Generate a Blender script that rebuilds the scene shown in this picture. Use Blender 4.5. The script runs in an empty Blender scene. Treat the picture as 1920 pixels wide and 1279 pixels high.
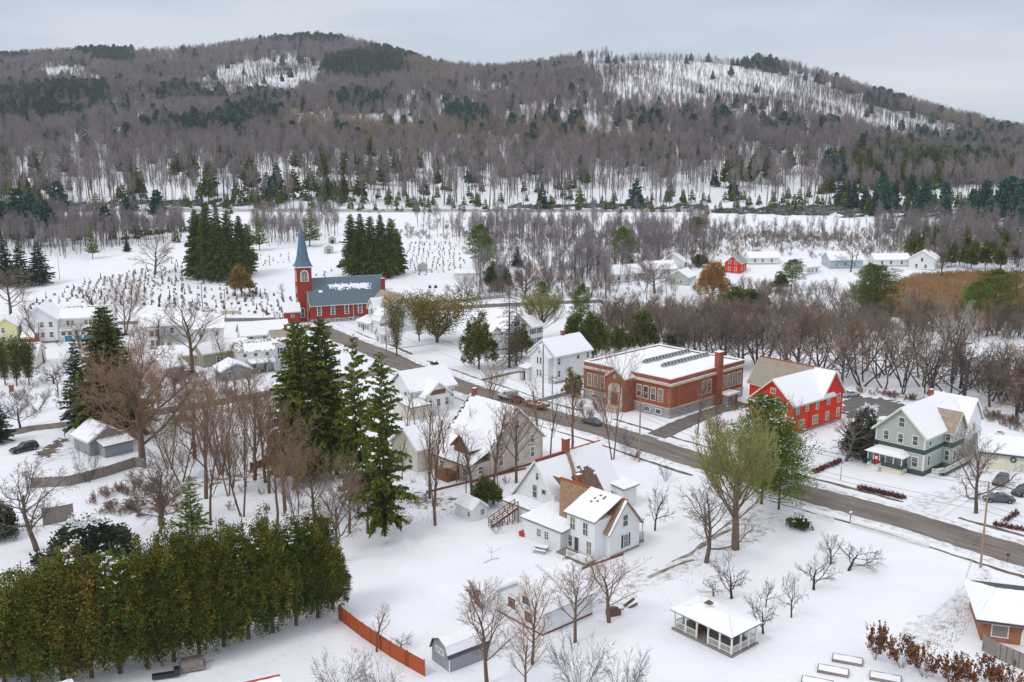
import bpy, bmesh, math, random
import numpy as np
from mathutils import Vector, Matrix
R_ = math.radians
sc = bpy.context.scene
C = sc.collection
# ---------------------------------------------------------------- camera, sky, light, exposure
F, YH, CH = 1850.0, 264.0, 56.0
TH = math.atan((639.5-YH)/F); CT, ST = math.cos(TH), math.sin(TH)
cam = bpy.data.cameras.new('camera'); co = bpy.data.objects.new('camera', cam); C.objects.link(co)
co.location = (0, 0, CH); co.rotation_euler = (math.pi/2-TH, 0, 0)
cam.sensor_width = 36; cam.lens = 36*F/1920; cam.clip_start = 1; cam.clip_end = 12000
sc.camera = co
w = bpy.data.worlds.new('World'); sc.world = w; w.use_nodes = True
nt = w.node_tree; N = nt.nodes; L = nt.links; N.clear()
out = N.new('ShaderNodeOutputWorld'); bg = N.new('ShaderNodeBackground')
tc = N.new('ShaderNodeTexCoord'); sep = N.new('ShaderNodeSeparateXYZ')
L.new(tc.outputs['Generated'], sep.inputs[0])
mapn = N.new('ShaderNodeMapping'); mapn.inputs['Scale'].default_value = (1.2, 1.2, 6.0)
L.new(tc.outputs['Generated'], mapn.inputs[0])
noi = N.new('ShaderNodeTexNoise'); noi.inputs['Scale'].default_value = 1.7; noi.inputs['Detail'].default_value = 5; noi.inputs['Roughness'].default_value = .5
L.new(mapn.outputs[0], noi.inputs['Vector'])
cr = N.new('ShaderNodeValToRGB'); e = cr.color_ramp.elements
e[0].position = 0; e[0].color = (.70, .76, .83, 1); e[1].position = .5; e[1].color = (.92, .95, 1.02, 1)
x = cr.color_ramp.elements.new(.15); x.color = (.52, .62, .74, 1)
L.new(sep.outputs[2], cr.inputs[0])
cc = N.new('ShaderNodeValToRGB'); e = cc.color_ramp.elements
e[0].position = .38; e[0].color = (.86, .90, .95, 1); e[1].position = .6; e[1].color = (1.27, 1.19, 1.13, 1)
L.new(noi.outputs[0], cc.inputs[0])
mx = N.new('ShaderNodeMix'); mx.data_type = 'RGBA'; mx.blend_type = 'MULTIPLY'; mx.inputs[0].default_value = 1
L.new(cr.outputs[0], mx.inputs[6]); L.new(cc.outputs[0], mx.inputs[7])
L.new(mx.outputs[2], bg.inputs[0]); bg.inputs[1].default_value = .96
L.new(bg.outputs[0], out.inputs[0])
sl = bpy.data.lights.new('sun', 'SUN'); sl.energy = 1.05; sl.angle = R_(16); sl.color = (1, .97, .93)
so = bpy.data.objects.new('sun', sl); C.objects.link(so); so.rotation_euler = (R_(38), R_(-18), R_(-30))
sc.view_settings.view_transform = 'Standard'; sc.view_settings.look = 'None'; sc.view_settings.exposure = 0.06; sc.view_settings.gamma = 1
sc.cycles.max_bounces = 5; sc.cycles.diffuse_bounces = 3; sc.cycles.glossy_bounces = 2; sc.cycles.transparent_max_bounces = 6
sc.cycles.use_adaptive_sampling = True

# ---------------------------------------------------------------- terrain
RPX = [-400, 0, 100, 200, 300, 400, 480, 540, 600, 640, 700, 760, 820, 880, 940, 1000, 1060, 1120, 1200, 1280, 1350, 1400, 1480, 1560, 1640, 1720, 1800, 1880, 1920, 2300]
RPY = [112, 104, 98, 92, 96, 89, 78, 72, 68, 71, 84, 100, 118, 124, 127, 120, 110, 101, 94, 96, 102, 108, 122, 146, 174, 194, 216, 234, 243, 320]
def slope(py):
    v = (639.5-py)/F
    return (-ST+v*CT)/(CT+v*ST)
def smooth(t):
    t = np.clip(t, 0, 1); return t*t*(3-2*t)
def ridge_d(px):
    return 1900 - 420*smooth((px-700)/350)
def terrain(x, y):
    x = np.asarray(x, float); y = np.asarray(y, float)
    yy = np.maximum(y, 60)
    px = 960+F*x/(yy*CT+np.clip(56-0.06*yy, -150, 50)*ST)
    z = 9.0*smooth((y-330)/150)+7.0*smooth((y-500)/70)
    Dr = ridge_d(px)
    zr = CH+Dr*slope(np.interp(px, RPX, RPY)+14*F/Dr)
    t = np.clip((y-595)/(Dr-595), 0, 1)
    bump = 9*np.sin(x*.011+y*.006)+6*np.sin(x*.023-y*.013+2)+3*np.sin(x*.05+y*.03)
    z = z+(zr-16)*t**1.12+bump*np.sin(np.pi*t)**1.0*.9
    back = np.maximum(y-Dr, 0)
    z = np.where(back > 0, np.maximum(z-back*.25, -5), z)
    # ground swells in the village
    near = np.exp(-((y-200)/170)**2)
    z = z+near*.25*np.sin(x*.06+1)*np.sin(y*.045)
    return z
def tz(x, y): return float(terrain(x, y))
def ray(px, py):
    u = (px-960)/F; v = (639.5-py)/F
    return np.array([u, CT+v*ST, -ST+v*CT])
def gp(px, py, z=0):
    d = ray(px, py); t = (z-CH)/d[2]
    return (d[0]*t, d[1]*t)
def at(px, py):
    """point of the terrain seen at a pixel of the photograph"""
    d = ray(px, py); t = 60.0; st = 4.0
    while t < 2600:
        if CH+d[2]*t < tz(d[0]*t, d[1]*t):
            lo, hi = t-st, t
            for _ in range(12):
                m = (lo+hi)/2
                if CH+d[2]*m < tz(d[0]*m, d[1]*m): hi = m
                else: lo = m
            return Vector((d[0]*hi, d[1]*hi, tz(d[0]*hi, d[1]*hi)))
        t += st
    return None
def proj(x, y, z):
    dz = z-CH; fw = y*CT-dz*ST; up = y*ST+dz*CT
    return 960+F*x/fw, 639.5-F*up/fw

# ---------------------------------------------------------------- materials
MAT = {}
def mat(name, col, rough=.8, noise=0, nscale=3.0, col2=None, metal=0, bump=0, bscale=20, spec=.3, lines=None, brick=None, rnd=0, stretch=None, coords='Object', c2pos=(.4, .6), rot=0):
    m = bpy.data.materials.new(name); m.use_nodes = True; nt = m.node_tree; n = nt.nodes; l = nt.links
    b = n['Principled BSDF']; b.inputs['Roughness'].default_value = rough; b.inputs['Metallic'].default_value = metal
    b.inputs['Specular IOR Level'].default_value = spec
    c = None
    t = n.new('ShaderNodeTexCoord'); vec = t.outputs[coords]
    if stretch:
        mp = n.new('ShaderNodeMapping'); mp.vector_type = 'POINT'; mp.inputs['Rotation'].default_value = (0, 0, rot); l.new(vec, mp.inputs[0]); m2_ = n.new('ShaderNodeMapping'); m2_.inputs['Scale'].default_value = stretch; l.new(mp.outputs[0], m2_.inputs[0]); vec = m2_.outputs[0]
    if brick:
        sp = n.new('ShaderNodeSeparateXYZ'); l.new(vec, sp.inputs[0])
        ad = n.new('ShaderNodeMath'); ad.operation = 'ADD'; l.new(sp.outputs[0], ad.inputs[0]); l.new(sp.outputs[1], ad.inputs[1])
        cb = n.new('ShaderNodeCombineXYZ'); l.new(ad.outputs[0], cb.inputs[0]); l.new(sp.outputs[2], cb.inputs[1])
        bt = n.new('ShaderNodeTexBrick'); l.new(cb.outputs[0], bt.inputs[0])
        bw, bh, c1, c2, mo, ms = brick
        bt.inputs['Scale'].default_value = 1; bt.inputs['Brick Width'].default_value = bw; bt.inputs['Row Height'].default_value = bh
        bt.inputs['Mortar Size'].default_value = ms; bt.inputs['Color1'].default_value = (*c1, 1); bt.inputs['Color2'].default_value = (*c2, 1); bt.inputs['Mortar'].default_value = (*mo, 1)
        c = bt.outputs[0]
    if noise or col2:
        no = n.new('ShaderNodeTexNoise'); no.inputs['Scale'].default_value = nscale; no.inputs['Detail'].default_value = 6; no.inputs['Roughness'].default_value = .62
        l.new(vec, no.inputs['Vector'])
        r = n.new('ShaderNodeValToRGB'); e = r.color_ramp.elements
        if col2:
            e[0].position = c2pos[0]; e[1].position = c2pos[1]; e[0].color = (*col, 1); e[1].color = (*col2, 1); l.new(no.outputs[0], r.inputs[0]); cn = r.outputs[0]
        else:
            e[0].position = .25; e[1].position = .75
            e[0].color = (*[max(0, k*(1-noise)) for k in col], 1); e[1].color = (*[min(1, k*(1+noise)) for k in col], 1); l.new(no.outputs[0], r.inputs[0]); cn = r.outputs[0]
        if c is not None:
            mm = n.new('ShaderNodeMix'); mm.data_type = 'RGBA'; mm.blend_type = 'MULTIPLY'; mm.inputs[0].default_value = 1
            e[0].color = (1-noise, 1-noise, 1-noise, 1); e[1].color = (1+noise, 1+noise, 1+noise, 1)
            l.new(c, mm.inputs[6]); l.new(cn, mm.inputs[7]); c = mm.outputs[2]
        else: c = cn
    if lines:
        axis, step, dark, duty = lines
        sp = n.new('ShaderNodeSeparateXYZ'); l.new(t.outputs['Object'], sp.inputs[0])
        if axis == 'S':
            ad = n.new('ShaderNodeMath'); ad.operation = 'ADD'; l.new(sp.outputs[0], ad.inputs[0]); l.new(sp.outputs[1], ad.inputs[1]); src = ad.outputs[0]
        else: src = sp.outputs['XYZ'.index(axis)]
        dv = n.new('ShaderNodeMath'); dv.operation = 'DIVIDE'; dv.inputs[1].default_value = step; l.new(src, dv.inputs[0])
        fr = n.new('ShaderNodeMath'); fr.operation = 'FRACT'; l.new(dv.outputs[0], fr.inputs[0])
        lt = n.new('ShaderNodeMath'); lt.operation = 'LESS_THAN'; lt.inputs[1].default_value = duty; l.new(fr.outputs[0], lt.inputs[0])
        mm = n.new('ShaderNodeMix'); mm.data_type = 'RGBA'; mm.blend_type = 'MULTIPLY'
        l.new(lt.outputs[0], mm.inputs[0])
        if c is not None: l.new(c, mm.inputs[6])
        else: mm.inputs[6].default_value = (*col, 1)
        mm.inputs[7].default_value = (dark, dark, dark, 1); c = mm.outputs[2]
    if rnd:
        oi = n.new('ShaderNodeObjectInfo'); mr = n.new('ShaderNodeMapRange'); mr.inputs[3].default_value = 1-rnd; mr.inputs[4].default_value = 1+rnd
        l.new(oi.outputs['Random'], mr.inputs[0])
        vm = n.new('ShaderNodeVectorMath'); vm.operation = 'SCALE'
        if c is not None: l.new(c, vm.inputs[0])
        else: vm.inputs[0].default_value = col
        l.new(mr.outputs[0], vm.inputs['Scale']); c = vm.outputs[0]
    if c is not None: l.new(c, b.inputs['Base Color'])
    else: b.inputs['Base Color'].default_value = (*col, 1)
    if bump:
        n2 = n.new('ShaderNodeTexNoise'); n2.inputs['Scale'].default_value = bscale; n2.inputs['Detail'].default_value = 5; l.new(t.outputs['Object'], n2.inputs['Vector'])
        bp = n.new('ShaderNodeBump'); bp.inputs['Strength'].default_value = min(1, bump); bp.inputs['Distance'].default_value = .3; l.new(n2.outputs[0], bp.inputs['Height']); l.new(bp.outputs[0], b.inputs['Normal'])
    MAT[name] = m
    return m
SN = (.81, .825, .865)
mat('snow', SN, .9, bump=.45, bscale=1.6, noise=.045, nscale=.16)
mat('roof_snow', (.86, .87, .905), .9, bump=.12, bscale=3, noise=.02, nscale=1)
mat('snow_worn', (.80, .81, .85), .85, col2=(.36, .32, .29), nscale=.8, bump=.5, bscale=3, c2pos=(.46, .74))
mat('asphalt', (.12, .098, .082), .7, col2=(.26, .225, .195), nscale=1.1, bump=.1, bscale=12, stretch=(.09, 1.1, 1), rot=-2.321, c2pos=(.36, .68))
mat('asphalt_dark', (.115, .105, .10), .85, col2=(.2, .185, .175), nscale=.6, c2pos=(.4, .7))
mat('crack', (.055, .05, .048), .9)
mat('verge', (.115, .088, .06), 1, col2=(.30, .27, .23), nscale=1.2, c2pos=(.45, .75))
mat('dirt', (.17, .145, .12), 1, col2=(.42, .40, .39), nscale=.5, c2pos=(.4, .7))
mat('brick_red', (.36, .11, .06), .95, spec=.1, brick=(.42, .14, (.36, .095, .048), (.25, .065, .034), (.30, .13, .09), .02), noise=.2, nscale=.7)
mat('brick_church', (.30, .05, .035), .85, spec=.1, brick=(.5, .17, (.36, .045, .028), (.28, .036, .024), (.26, .06, .045), .02), noise=.12, nscale=.6)
mat('brick_orange', (.36, .13, .06), .9, brick=(.42, .14, (.38, .12, .055), (.27, .085, .04), (.33, .2, .13), .02), noise=.15, nscale=.8)
mat('stone_grey', (.3, .3, .3), .95, brick=(.9, .42, (.33, .33, .335), (.19, .195, .21), (.38, .37, .35), .05), noise=.3, nscale=1.5)
mat('limestone', (.56, .49, .39), .8, noise=.12, nscale=2)
mat('clap_red', (.62, .04, .02), .75, spec=.15, lines=('Z', .22, .72, .16), noise=.10, nscale=.8)
mat('clap_white', (.76, .785, .80), .7, lines=('Z', .2, .82, .15), noise=.05, nscale=.7)
mat('clap_cream', (.66, .64, .55), .7, lines=('Z', .2, .8, .15), noise=.05, nscale=.7)
mat('clap_sage', (.42, .475, .43), .7, lines=('Z', .2, .8, .15), noise=.05, nscale=.7)
mat('clap_olive', (.36, .34, .235), .7, lines=('Z', .2, .75, .15), noise=.06)
mat('clap_yellow', (.68, .67, .36), .7, lines=('Z', .2, .8, .15), noise=.05)
mat('clap_tan', (.55, .43, .24), .7, lines=('Z', .2, .8, .15), noise=.05)
mat('clap_grey', (.30, .32, .35), .7, lines=('S', .3, .7, .12), noise=.06)
mat('clap_blue', (.42, .50, .58), .7, lines=('Z', .2, .8, .15), noise=.05)
mat('clap_beige', (.58, .53, .46), .8, lines=('Z', .2, .8, .15), col2=(.44, .38, .32), nscale=.5)
mat('dark_green', (.05, .088, .075), .7, lines=('Z', .2, .8, .15), noise=.05)
mat('trim', (.76, .76, .73), .6, noise=.03)
mat('trim_cream', (.70, .66, .52), .6, noise=.04)
mat('shake_brown', (.22, .10, .045), .9, lines=('Z', .25, .6, .2), noise=.3, nscale=3)
mat('shingle_dark', (.085, .085, .09), .9, noise=.25, nscale=4, lines=('Z', .16, .75, .2))
mat('shingle_tan', (.40, .33, .27), .9, col2=(.30, .23, .18), nscale=1.6, lines=('Z', .18, .8, .2))
mat('slate_brown', (.25, .15, .10), .85, col2=(.11, .075, .065), nscale=3, lines=('Z', .17, .55, .2))
mat('slate_tan', (.36, .23, .14), .85, col2=(.27, .17, .11), nscale=2, lines=('Z', .17, .6, .2))
mat('shingle_grey', (.33, .335, .34), .9, noise=.12, nscale=2)
mat('slate_old', (.34, .31, .26), .9, col2=(.36, .25, .16), nscale=.9, lines=('Z', .17, .85, .2), c2pos=(.5, .62))
mat('metal_blue', (.12, .165, .205), .5, metal=.1, lines=('X', .42, .55, .13), noise=.08)
mat('slate_blue', (.12, .19, .27), .6, col2=(.08, .13, .20), nscale=2.5, lines=('Z', .4, .75, .15))
mat('ridge_red', (.42, .07, .03), .7)
mat('glass', (.035, .045, .055), .12, spec=.8, col2=(.10, .115, .13), nscale=.8)
mat('glass_blind', (.22, .20, .165), .3, spec=.6)
mat('door_red', (.32, .02, .03), .5)
mat('door_teal', (.03, .20, .27), .5)
mat('door_dark', (.05, .045, .05), .5)
mat('shutter', (.03, .035, .045), .6)
mat('wood_brown', (.20, .065, .03), .8, noise=.2)
mat('wood_red', (.38, .085, .028), .85, lines=('S', .16, .6, .14), noise=.15, nscale=1.5)
mat('wood_grey', (.27, .235, .21), .9, lines=('S', .17, .45, .16), noise=.25, nscale=2)
mat('wood_pole', (.33, .235, .165), .9, noise=.2, nscale=2, stretch=(4, 4, .3))
mat('wood_pole_dark', (.15, .09, .065), .9, noise=.2, nscale=2)
mat('metal_grey', (.35, .36, .38), .4, metal=.6)
mat('wire', (.02, .02, .022), .6)
mat('machine_red', (.20, .055, .045), .6)
mat('machine_yellow', (.28, .20, .10), .6)
mat('rubber', (.015, .015, .016), .8)
mat('paint_black', (.018, .019, .024), .25, spec=.6)
mat('paint_grey', (.085, .088, .095), .3, spec=.6)
mat('paint_navy', (.02, .03, .055), .25, spec=.6)
mat('paint_brown', (.10, .082, .078), .4, spec=.5)
mat('paint_white', (.72, .73, .74), .3, spec=.6)
mat('paint_silver', (.40, .47, .55), .3, spec=.6)
mat('paint_red', (.42, .04, .03), .4)
mat('plastic_blue', (.02, .07, .30), .5)
mat('plastic_green', (.03, .13, .08), .5)
mat('yellow', (.65, .45, .03), .5)
mat('lamp_glass', (.7, .7, .65), .3)
mat('headstone', (.23, .22, .23), .8, noise=.35, nscale=.05, rnd=.5)
mat('headstone_pale', (.48, .48, .5), .8, rnd=.3)
mat('headstone_dark', (.06, .057, .06), .7, rnd=.3)
mat('mausoleum_stone', (.5, .51, .5), .8)
mat('verdigris', (.12, .30, .27), .7)
mat('rock', (.06, .055, .058), .95, col2=(.3, .3, .31), nscale=.5, c2pos=(.5, .7))
mat('reed', (.40, .25, .125), 1, col2=(.30, .19, .095), nscale=.12, c2pos=(.35, .65), rnd=0)
mat('bark_wood', (.12, .10, .10), .95, rnd=.1)
mat('twig_ash', (.255, .225, .228), 1, rnd=.2)
# bark / twigs / needles
mat('bark_grey', (.13, .098, .078), .95, noise=.3, nscale=2, rnd=.15)
mat('bark_brown', (.16, .10, .066), .95, noise=.3, nscale=2, rnd=.15)
mat('bark_dark', (.065, .05, .046), .95, noise=.3, nscale=2, rnd=.15)
mat('bark_pale', (.42, .39, .36), .95, noise=.25, nscale=2)
mat('twig_brown', (.25, .165, .11), 1, rnd=.25)
mat('twig_grey', (.21, .162, .13), 1, rnd=.2)
mat('twig_dark', (.10, .078, .07), 1, rnd=.2)
mat('twig_red', (.20, .075, .06), 1, rnd=.15)
mat('twig_gold', (.27, .26, .085), 1, rnd=.1)
mat('twig_pale', (.38, .34, .31), 1)
mat('twig_orange', (.38, .20, .06), 1)
def needles(name, a, b, sc_=1.2, pos=(.4, .62)):
    m = mat(name, a, .75, col2=b, nscale=sc_, c2pos=pos, rnd=.16, spec=.15)
    n = m.node_tree.nodes; l = m.node_tree.links; bs = n['Principled BSDF']; src = bs.inputs['Base Color'].links[0].from_socket   # every spray has its own tone
    gm = n.new('ShaderNodeNewGeometry'); mr = n.new('ShaderNodeMapRange'); mr.inputs[3].default_value = .45; mr.inputs[4].default_value = 1.45; l.new(gm.outputs['Random Per Island'], mr.inputs[0])
    vm = n.new('ShaderNodeVectorMath'); vm.operation = 'SCALE'; l.new(src, vm.inputs[0]); l.new(mr.outputs[0], vm.inputs['Scale']); l.new(vm.outputs[0], bs.inputs['Base Color'])
    return m
needles('needle_spruce', (.06, .088, .018), (.16, .17, .034), 1.6)
needles('needle_green', (.07, .105, .012), (.20, .22, .03), 1.6)
needles('needle_dark', (.025, .048, .026), (.065, .085, .045))
needles('needle_blue', (.03, .085, .07), (.065, .13, .09))
needles('needle_bright', (.07, .135, .014), (.22, .28, .04), 1.8)
needles('thuja', (.095, .12, .015), (.26, .19, .03), .32, (.46, .72))
needles('thuja_rust', (.14, .14, .024), (.32, .185, .04), .35, (.44, .70))
needles('thuja_green', (.07, .11, .017), (.18, .185, .03), .5, (.4, .65))
needles('thuja_gold', (.17, .14, .03), (.27, .15, .04), .5)
needles('leaf_rust', (.28, .12, .045), (.15, .05, .028), 2)
needles('leaf_crimson', (.17, .035, .04), (.26, .08, .06), 2)
needles('twig_purple', (.27, .22, .225), (.35, .295, .285), .02)
needles('needle_teal', (.035, .11, .085), (.075, .18, .12))
needles('twig_tan', (.30, .24, .17), (.24, .18, .13), .02)

# ---------------------------------------------------------------- mesh building
def tag(o, label=None, cat=None, group=None, kind=None):
    if label: o['label'] = label
    if cat: o['category'] = cat
    if group: o['group'] = group
    if kind: o['kind'] = kind
    return o
def empty(name, loc=(0, 0, 0), rz=0):
    o = bpy.data.objects.new(name, None); C.objects.link(o); o.location = loc; o.rotation_euler = (0, 0, rz); o.empty_display_size = .5
    return o
class MB:
    def __init__(s): s.v = []; s.f = []; s.m = []
    def quad(s, *p, m=0):
        k = len(s.v); s.v += [tuple(q) for q in p]; s.f.append(tuple(range(k, k+len(p)))); s.m.append(m)
    def box(s, x0, x1, y0, y1, z0, z1, m=0):
        k = len(s.v)
        s.v += [(x0, y0, z0), (x1, y0, z0), (x1, y1, z0), (x0, y1, z0), (x0, y0, z1), (x1, y0, z1), (x1, y1, z1), (x0, y1, z1)]
        for f in ((0, 3, 2, 1), (4, 5, 6, 7), (0, 1, 5, 4), (1, 2, 6, 5), (2, 3, 7, 6), (3, 0, 4, 7)): s.f.append(tuple(k+i for i in f)); s.m.append(m)
    def prism(s, base, top, m=0):
        n = len(base); k = len(s.v); s.v += [tuple(p) for p in base]+[tuple(p) for p in top]
        s.f.append(tuple(k+i for i in range(n))[::-1]); s.f.append(tuple(k+n+i for i in range(n))); s.m += [m, m]
        for i in range(n): s.f.append((k+i, k+(i+1) % n, k+n+(i+1) % n, k+n+i)); s.m.append(m)
    def cone(s, p0, p1, r0, r1, n=6, m=0, caps=True):
        p0 = Vector(p0); p1 = Vector(p1); d = (p1-p0).normalized(); a = d.orthogonal().normalized(); b = d.cross(a)
        k = len(s.v)
        for p, r in ((p0, r0), (p1, r1)):
            for i in range(n):
                t = 2*math.pi*i/n; q = p+a*(r*math.cos(t))+b*(r*math.sin(t)); s.v.append((q.x, q.y, q.z))
        for i in range(n): s.f.append((k+i, k+(i+1) % n, k+n+(i+1) % n, k+n+i)); s.m.append(m)
        if caps: s.f.append(tuple(k+i for i in range(n))[::-1]); s.f.append(tuple(k+n+i for i in range(n))); s.m += [m, m]
    def beam(s, p0, p1, w_, h_, m=0):
        p0 = Vector(p0); p1 = Vector(p1); d = (p1-p0).normalized(); a = d.cross(Vector((0, 0, 1)))
        a = a.normalized() if a.length > 1e-4 else Vector((1, 0, 0)); b = a.cross(d).normalized()
        a = a*w_/2; b = b*h_/2
        s.prism([p0-a-b, p0+a-b, p0+a+b, p0-a+b], [p1-a-b, p1+a-b, p1+a+b, p1-a+b], m)
    def build(s, name, mats, parent=None, smooth=False, loc=None, rz=0):
        me = bpy.data.meshes.new(name); me.from_pydata(s.v, [], s.f)
        if isinstance(mats, str): mats = [mats]
        for q in mats: me.materials.append(MAT[q])
        if len(mats) > 1: me.polygons.foreach_set('material_index', s.m)
        if smooth: me.polygons.foreach_set('use_smooth', [True]*len(s.f))
        me.update()
        return link(name, me, parent, loc, rz)
def link(name, me, parent=None, loc=None, rz=0):
    o = bpy.data.objects.new(name, me); C.objects.link(o)
    if parent: o.parent = parent
    if loc is not None: o.location = loc
    if rz: o.rotation_euler = (0, 0, rz)
    return o
def mesh_np(name, V, Fc, mats, mi=None, smooth=False):
    """fast mesh from a vertex array and an array of quads (n,4) or triangles (n,3)"""
    V = np.asarray(V, np.float32); Fc = np.asarray(Fc, np.int32); n, k = Fc.shape
    me = bpy.data.meshes.new(name); me.vertices.add(len(V)); me.vertices.foreach_set('co', V.ravel())
    me.loops.add(n*k); me.loops.foreach_set('vertex_index', Fc.ravel()); me.polygons.add(n)
    me.polygons.foreach_set('loop_start', np.arange(n, dtype=np.int32)*k)
    for q in ([mats] if isinstance(mats, str) else mats): me.materials.append(MAT[q])
    if mi is not None: me.polygons.foreach_set('material_index', np.asarray(mi, np.int32))
    me.polygons.foreach_set('use_smooth', np.full(n, smooth))
    me.update(calc_edges=True); return me
def copy_tree(o, parent=None):
    c = o.copy(); C.objects.link(c)
    if parent: c.parent = parent
    for ch in o.children: copy_tree(ch, c)
    return c
# ================================================================ GROUND, ROADS, WATER
mat('litter', (.20, .145, .105), 1, col2=(.76, .765, .79), nscale=.7, c2pos=(.42, .56))
rng = np.random.default_rng(7); random.seed(7)
def ground_sheet():
    a = np.linspace(-1.25, 1.25, 300)
    ys = np.concatenate([np.arange(-40, 600, 3.2), np.arange(600, 2100, 14), np.geomspace(2110, 3000, 12)])
    A, Y = np.meshgrid(a, ys); X = A*(Y+90)
    Z = terrain(X, Y); V = np.stack([X, Y, Z], -1).reshape(-1, 3)
    nx, ny = len(a), len(ys); i = np.arange(nx-1); j = np.arange(ny-1); I, J = np.meshgrid(i, j); k = (J*nx+I).ravel()
    Fc = np.stack([k, k+1, k+nx+1, k+nx], -1)
    o = link('ground', mesh_np('ground', V, Fc, 'snow', smooth=True)); tag(o, kind='structure'); return o
ground_sheet()
def resample(pts, step):
    P = [np.array(p, float) for p in pts]; outp = []
    d = [0]
    for i in range(1, len(P)): d.append(d[-1]+np.linalg.norm(P[i]-P[i-1]))
    n = max(2, int(d[-1]/step)); s = np.linspace(0, d[-1], n)
    return np.stack([np.interp(s, d, [p[0] for p in P]), np.interp(s, d, [p[1] for p in P])], -1)
def strip(name, pts, width, m, dz, jit=0.0, step=1.2, kind='structure', off=0.0, gaps=None, group=None):
    c = resample(pts, step); t = np.gradient(c, axis=0); t /= np.linalg.norm(t, axis=1)[:, None]
    nrm = np.stack([-t[:, 1], t[:, 0]], -1); n = len(c); cols = 5
    wl = width/2+jit*(rng.random(n)-.5)+jit*.9*np.sin(np.arange(n)*.21+off)*np.sin(np.arange(n)*.057)
    wr = width/2+jit*(rng.random(n)-.5)+jit*.9*np.sin(np.arange(n)*.17+2+off)*np.sin(np.arange(n)*.071)
    V = []
    for k in range(cols):
        f = k/(cols-1); o_ = -wl*(1-f)+wr*f+off
        p = c+nrm*o_[:, None]; z = terrain(p[:, 0], p[:, 1])+dz
        V.append(np.stack([p[:, 0], p[:, 1], z], -1))
    V = np.stack(V, 1).reshape(-1, 3)
    Fc = [(i*cols+k, i*cols+k+1, (i+1)*cols+k+1, (i+1)*cols+k) for i in range(n-1) for k in range(cols-1) if not (gaps and gaps(i/n))]
    V = V[:, :]; o = link(name, mesh_np(name, V, Fc, m, smooth=True)); tag(o, kind=kind, group=group); return o
def patch(name, poly, m, dz, step=1.0, jit=.5):
    """irregular ground patch inside a polygon, draped on the terrain"""
    P = np.array(poly); x0, y0 = P.min(0); x1, y1 = P.max(0)
    gx = np.arange(x0-step, x1+2*step, step); gy = np.arange(y0-step, y1+2*step, step)
    X, Y = np.meshgrid(gx, gy); X = X+rng.uniform(-.3, .3, X.shape)*step; Y = Y+rng.uniform(-.3, .3, Y.shape)*step
    ny, nx = X.shape; Fc = []
    def ins(x, y):
        r = False; j = len(P)-1
        for i in range(len(P)):
            if (P[i][1] > y) != (P[j][1] > y) and x < (P[j][0]-P[i][0])*(y-P[i][1])/(P[j][1]-P[i][1])+P[i][0]: r = not r
            j = i
        return r
    for j in range(ny-1):
        for i in range(nx-1):
            cx = X[j:j+2, i:i+2].mean()+rng.normal(0, jit); cy = Y[j:j+2, i:i+2].mean()+rng.normal(0, jit)
            if ins(cx, cy): k = j*nx+i; Fc.append((k, k+1, k+nx+1, k+nx))
    V = np.stack([X, Y, terrain(X, Y)+dz], -1).reshape(-1, 3)
    o = link(name, mesh_np(name, V, Fc, m, smooth=True)); tag(o, kind='structure'); return o
A133 = R_(133); dL = np.array([math.cos(A133), math.sin(A133)]); dR = np.array([math.cos(R_(43)), math.sin(R_(43))])
s0 = np.array(gp(1249, 867))+dR*3.7
STREET = [s0-dL*150, s0, s0+dL*62, s0+dL*100, s0+dL*150]
STREET = [s0-dL*190, np.array(gp(1920, 1043)), np.array(gp(1688, 973)), np.array(gp(1490, 918)), np.array(gp(1300, 862)), np.array(gp(1160, 817)), np.array(gp(1000, 770)), np.array(gp(860, 722)), np.array(gp(760, 686)), np.array(gp(690, 655)), np.array(gp(640, 634)), np.array(gp(590, 612))]
P_ = lambda *q: [np.array(gp(*p)) for p in q]
CROSS = P_((-250, 612), (100, 609), (415, 601), (560, 599))+P_((720, 588), (840, 578), (960, 572), (1130, 566))
LANE = P_((-160, 848), (0, 816), (60, 805), (130, 797), (300, 772), (420, 753), (520, 736), (640, 712), (745, 692))
DRIVE = P_((1222, 822), (1290, 790), (1345, 769), (1400, 757))
strip('road_shoulder', STREET, 10.2, 'snow_worn', .012, 1.0)
strip('main_street', STREET, 7.4, 'asphalt', .03, .45)
strip('cross_street', CROSS, 6.5, 'asphalt_dark', .03, .5)
strip('lane', LANE, 5.0, 'asphalt', .03, .5)
strip('school_driveway', DRIVE, 4.6, 'asphalt_dark', .022, .35)
strip('footpath', STREET, .55, 'verge', .02, .35, off=7.2, gaps=lambda t: 5*math.sin(t*40) > 4.6)
strip('footpath', STREET, .6, 'verge', .02, .45, off=-7.4, gaps=lambda t: math.sin(t*31+1) > .93)
strip('footpath', P_((690, 650), (740, 655), (800, 646), (880, 636), (960, 628)), .5, 'verge', .02, .3)
strip('footpath', P_((905, 712), (960, 698), (1000, 690), (1060, 680)), 1.4, 'verge', .02, .5)
strip('footpath', P_((1010, 752), (1060, 738), (1090, 728)), 2.2, 'asphalt_dark', .02, .3)
strip('driveway', P_((1700, 972), (1745, 938), (1800, 918), (1860, 915), (1920, 905)), 4.5, 'snow_worn', .016, 1.2)
strip('driveway', P_((1180, 1100), (1240, 1075), (1310, 1040), (1375, 990), (1440, 960)), 3.4, 'snow_worn', .016, 1.0)
strip('wheel_rut', P_((1215, 1082), (1262, 1062), (1300, 1048)), .45, 'dirt', .03, .4)
strip('wheel_rut', P_((1258, 1052), (1290, 1040), (1340, 1006), (1400, 975)), .5, 'dirt', .03, .5)
strip('driveway', P_((1700, 1210), (1760, 1160), (1800, 1120), (1850, 1070)), 3.0, 'snow_worn', .016, 1.4)
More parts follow.
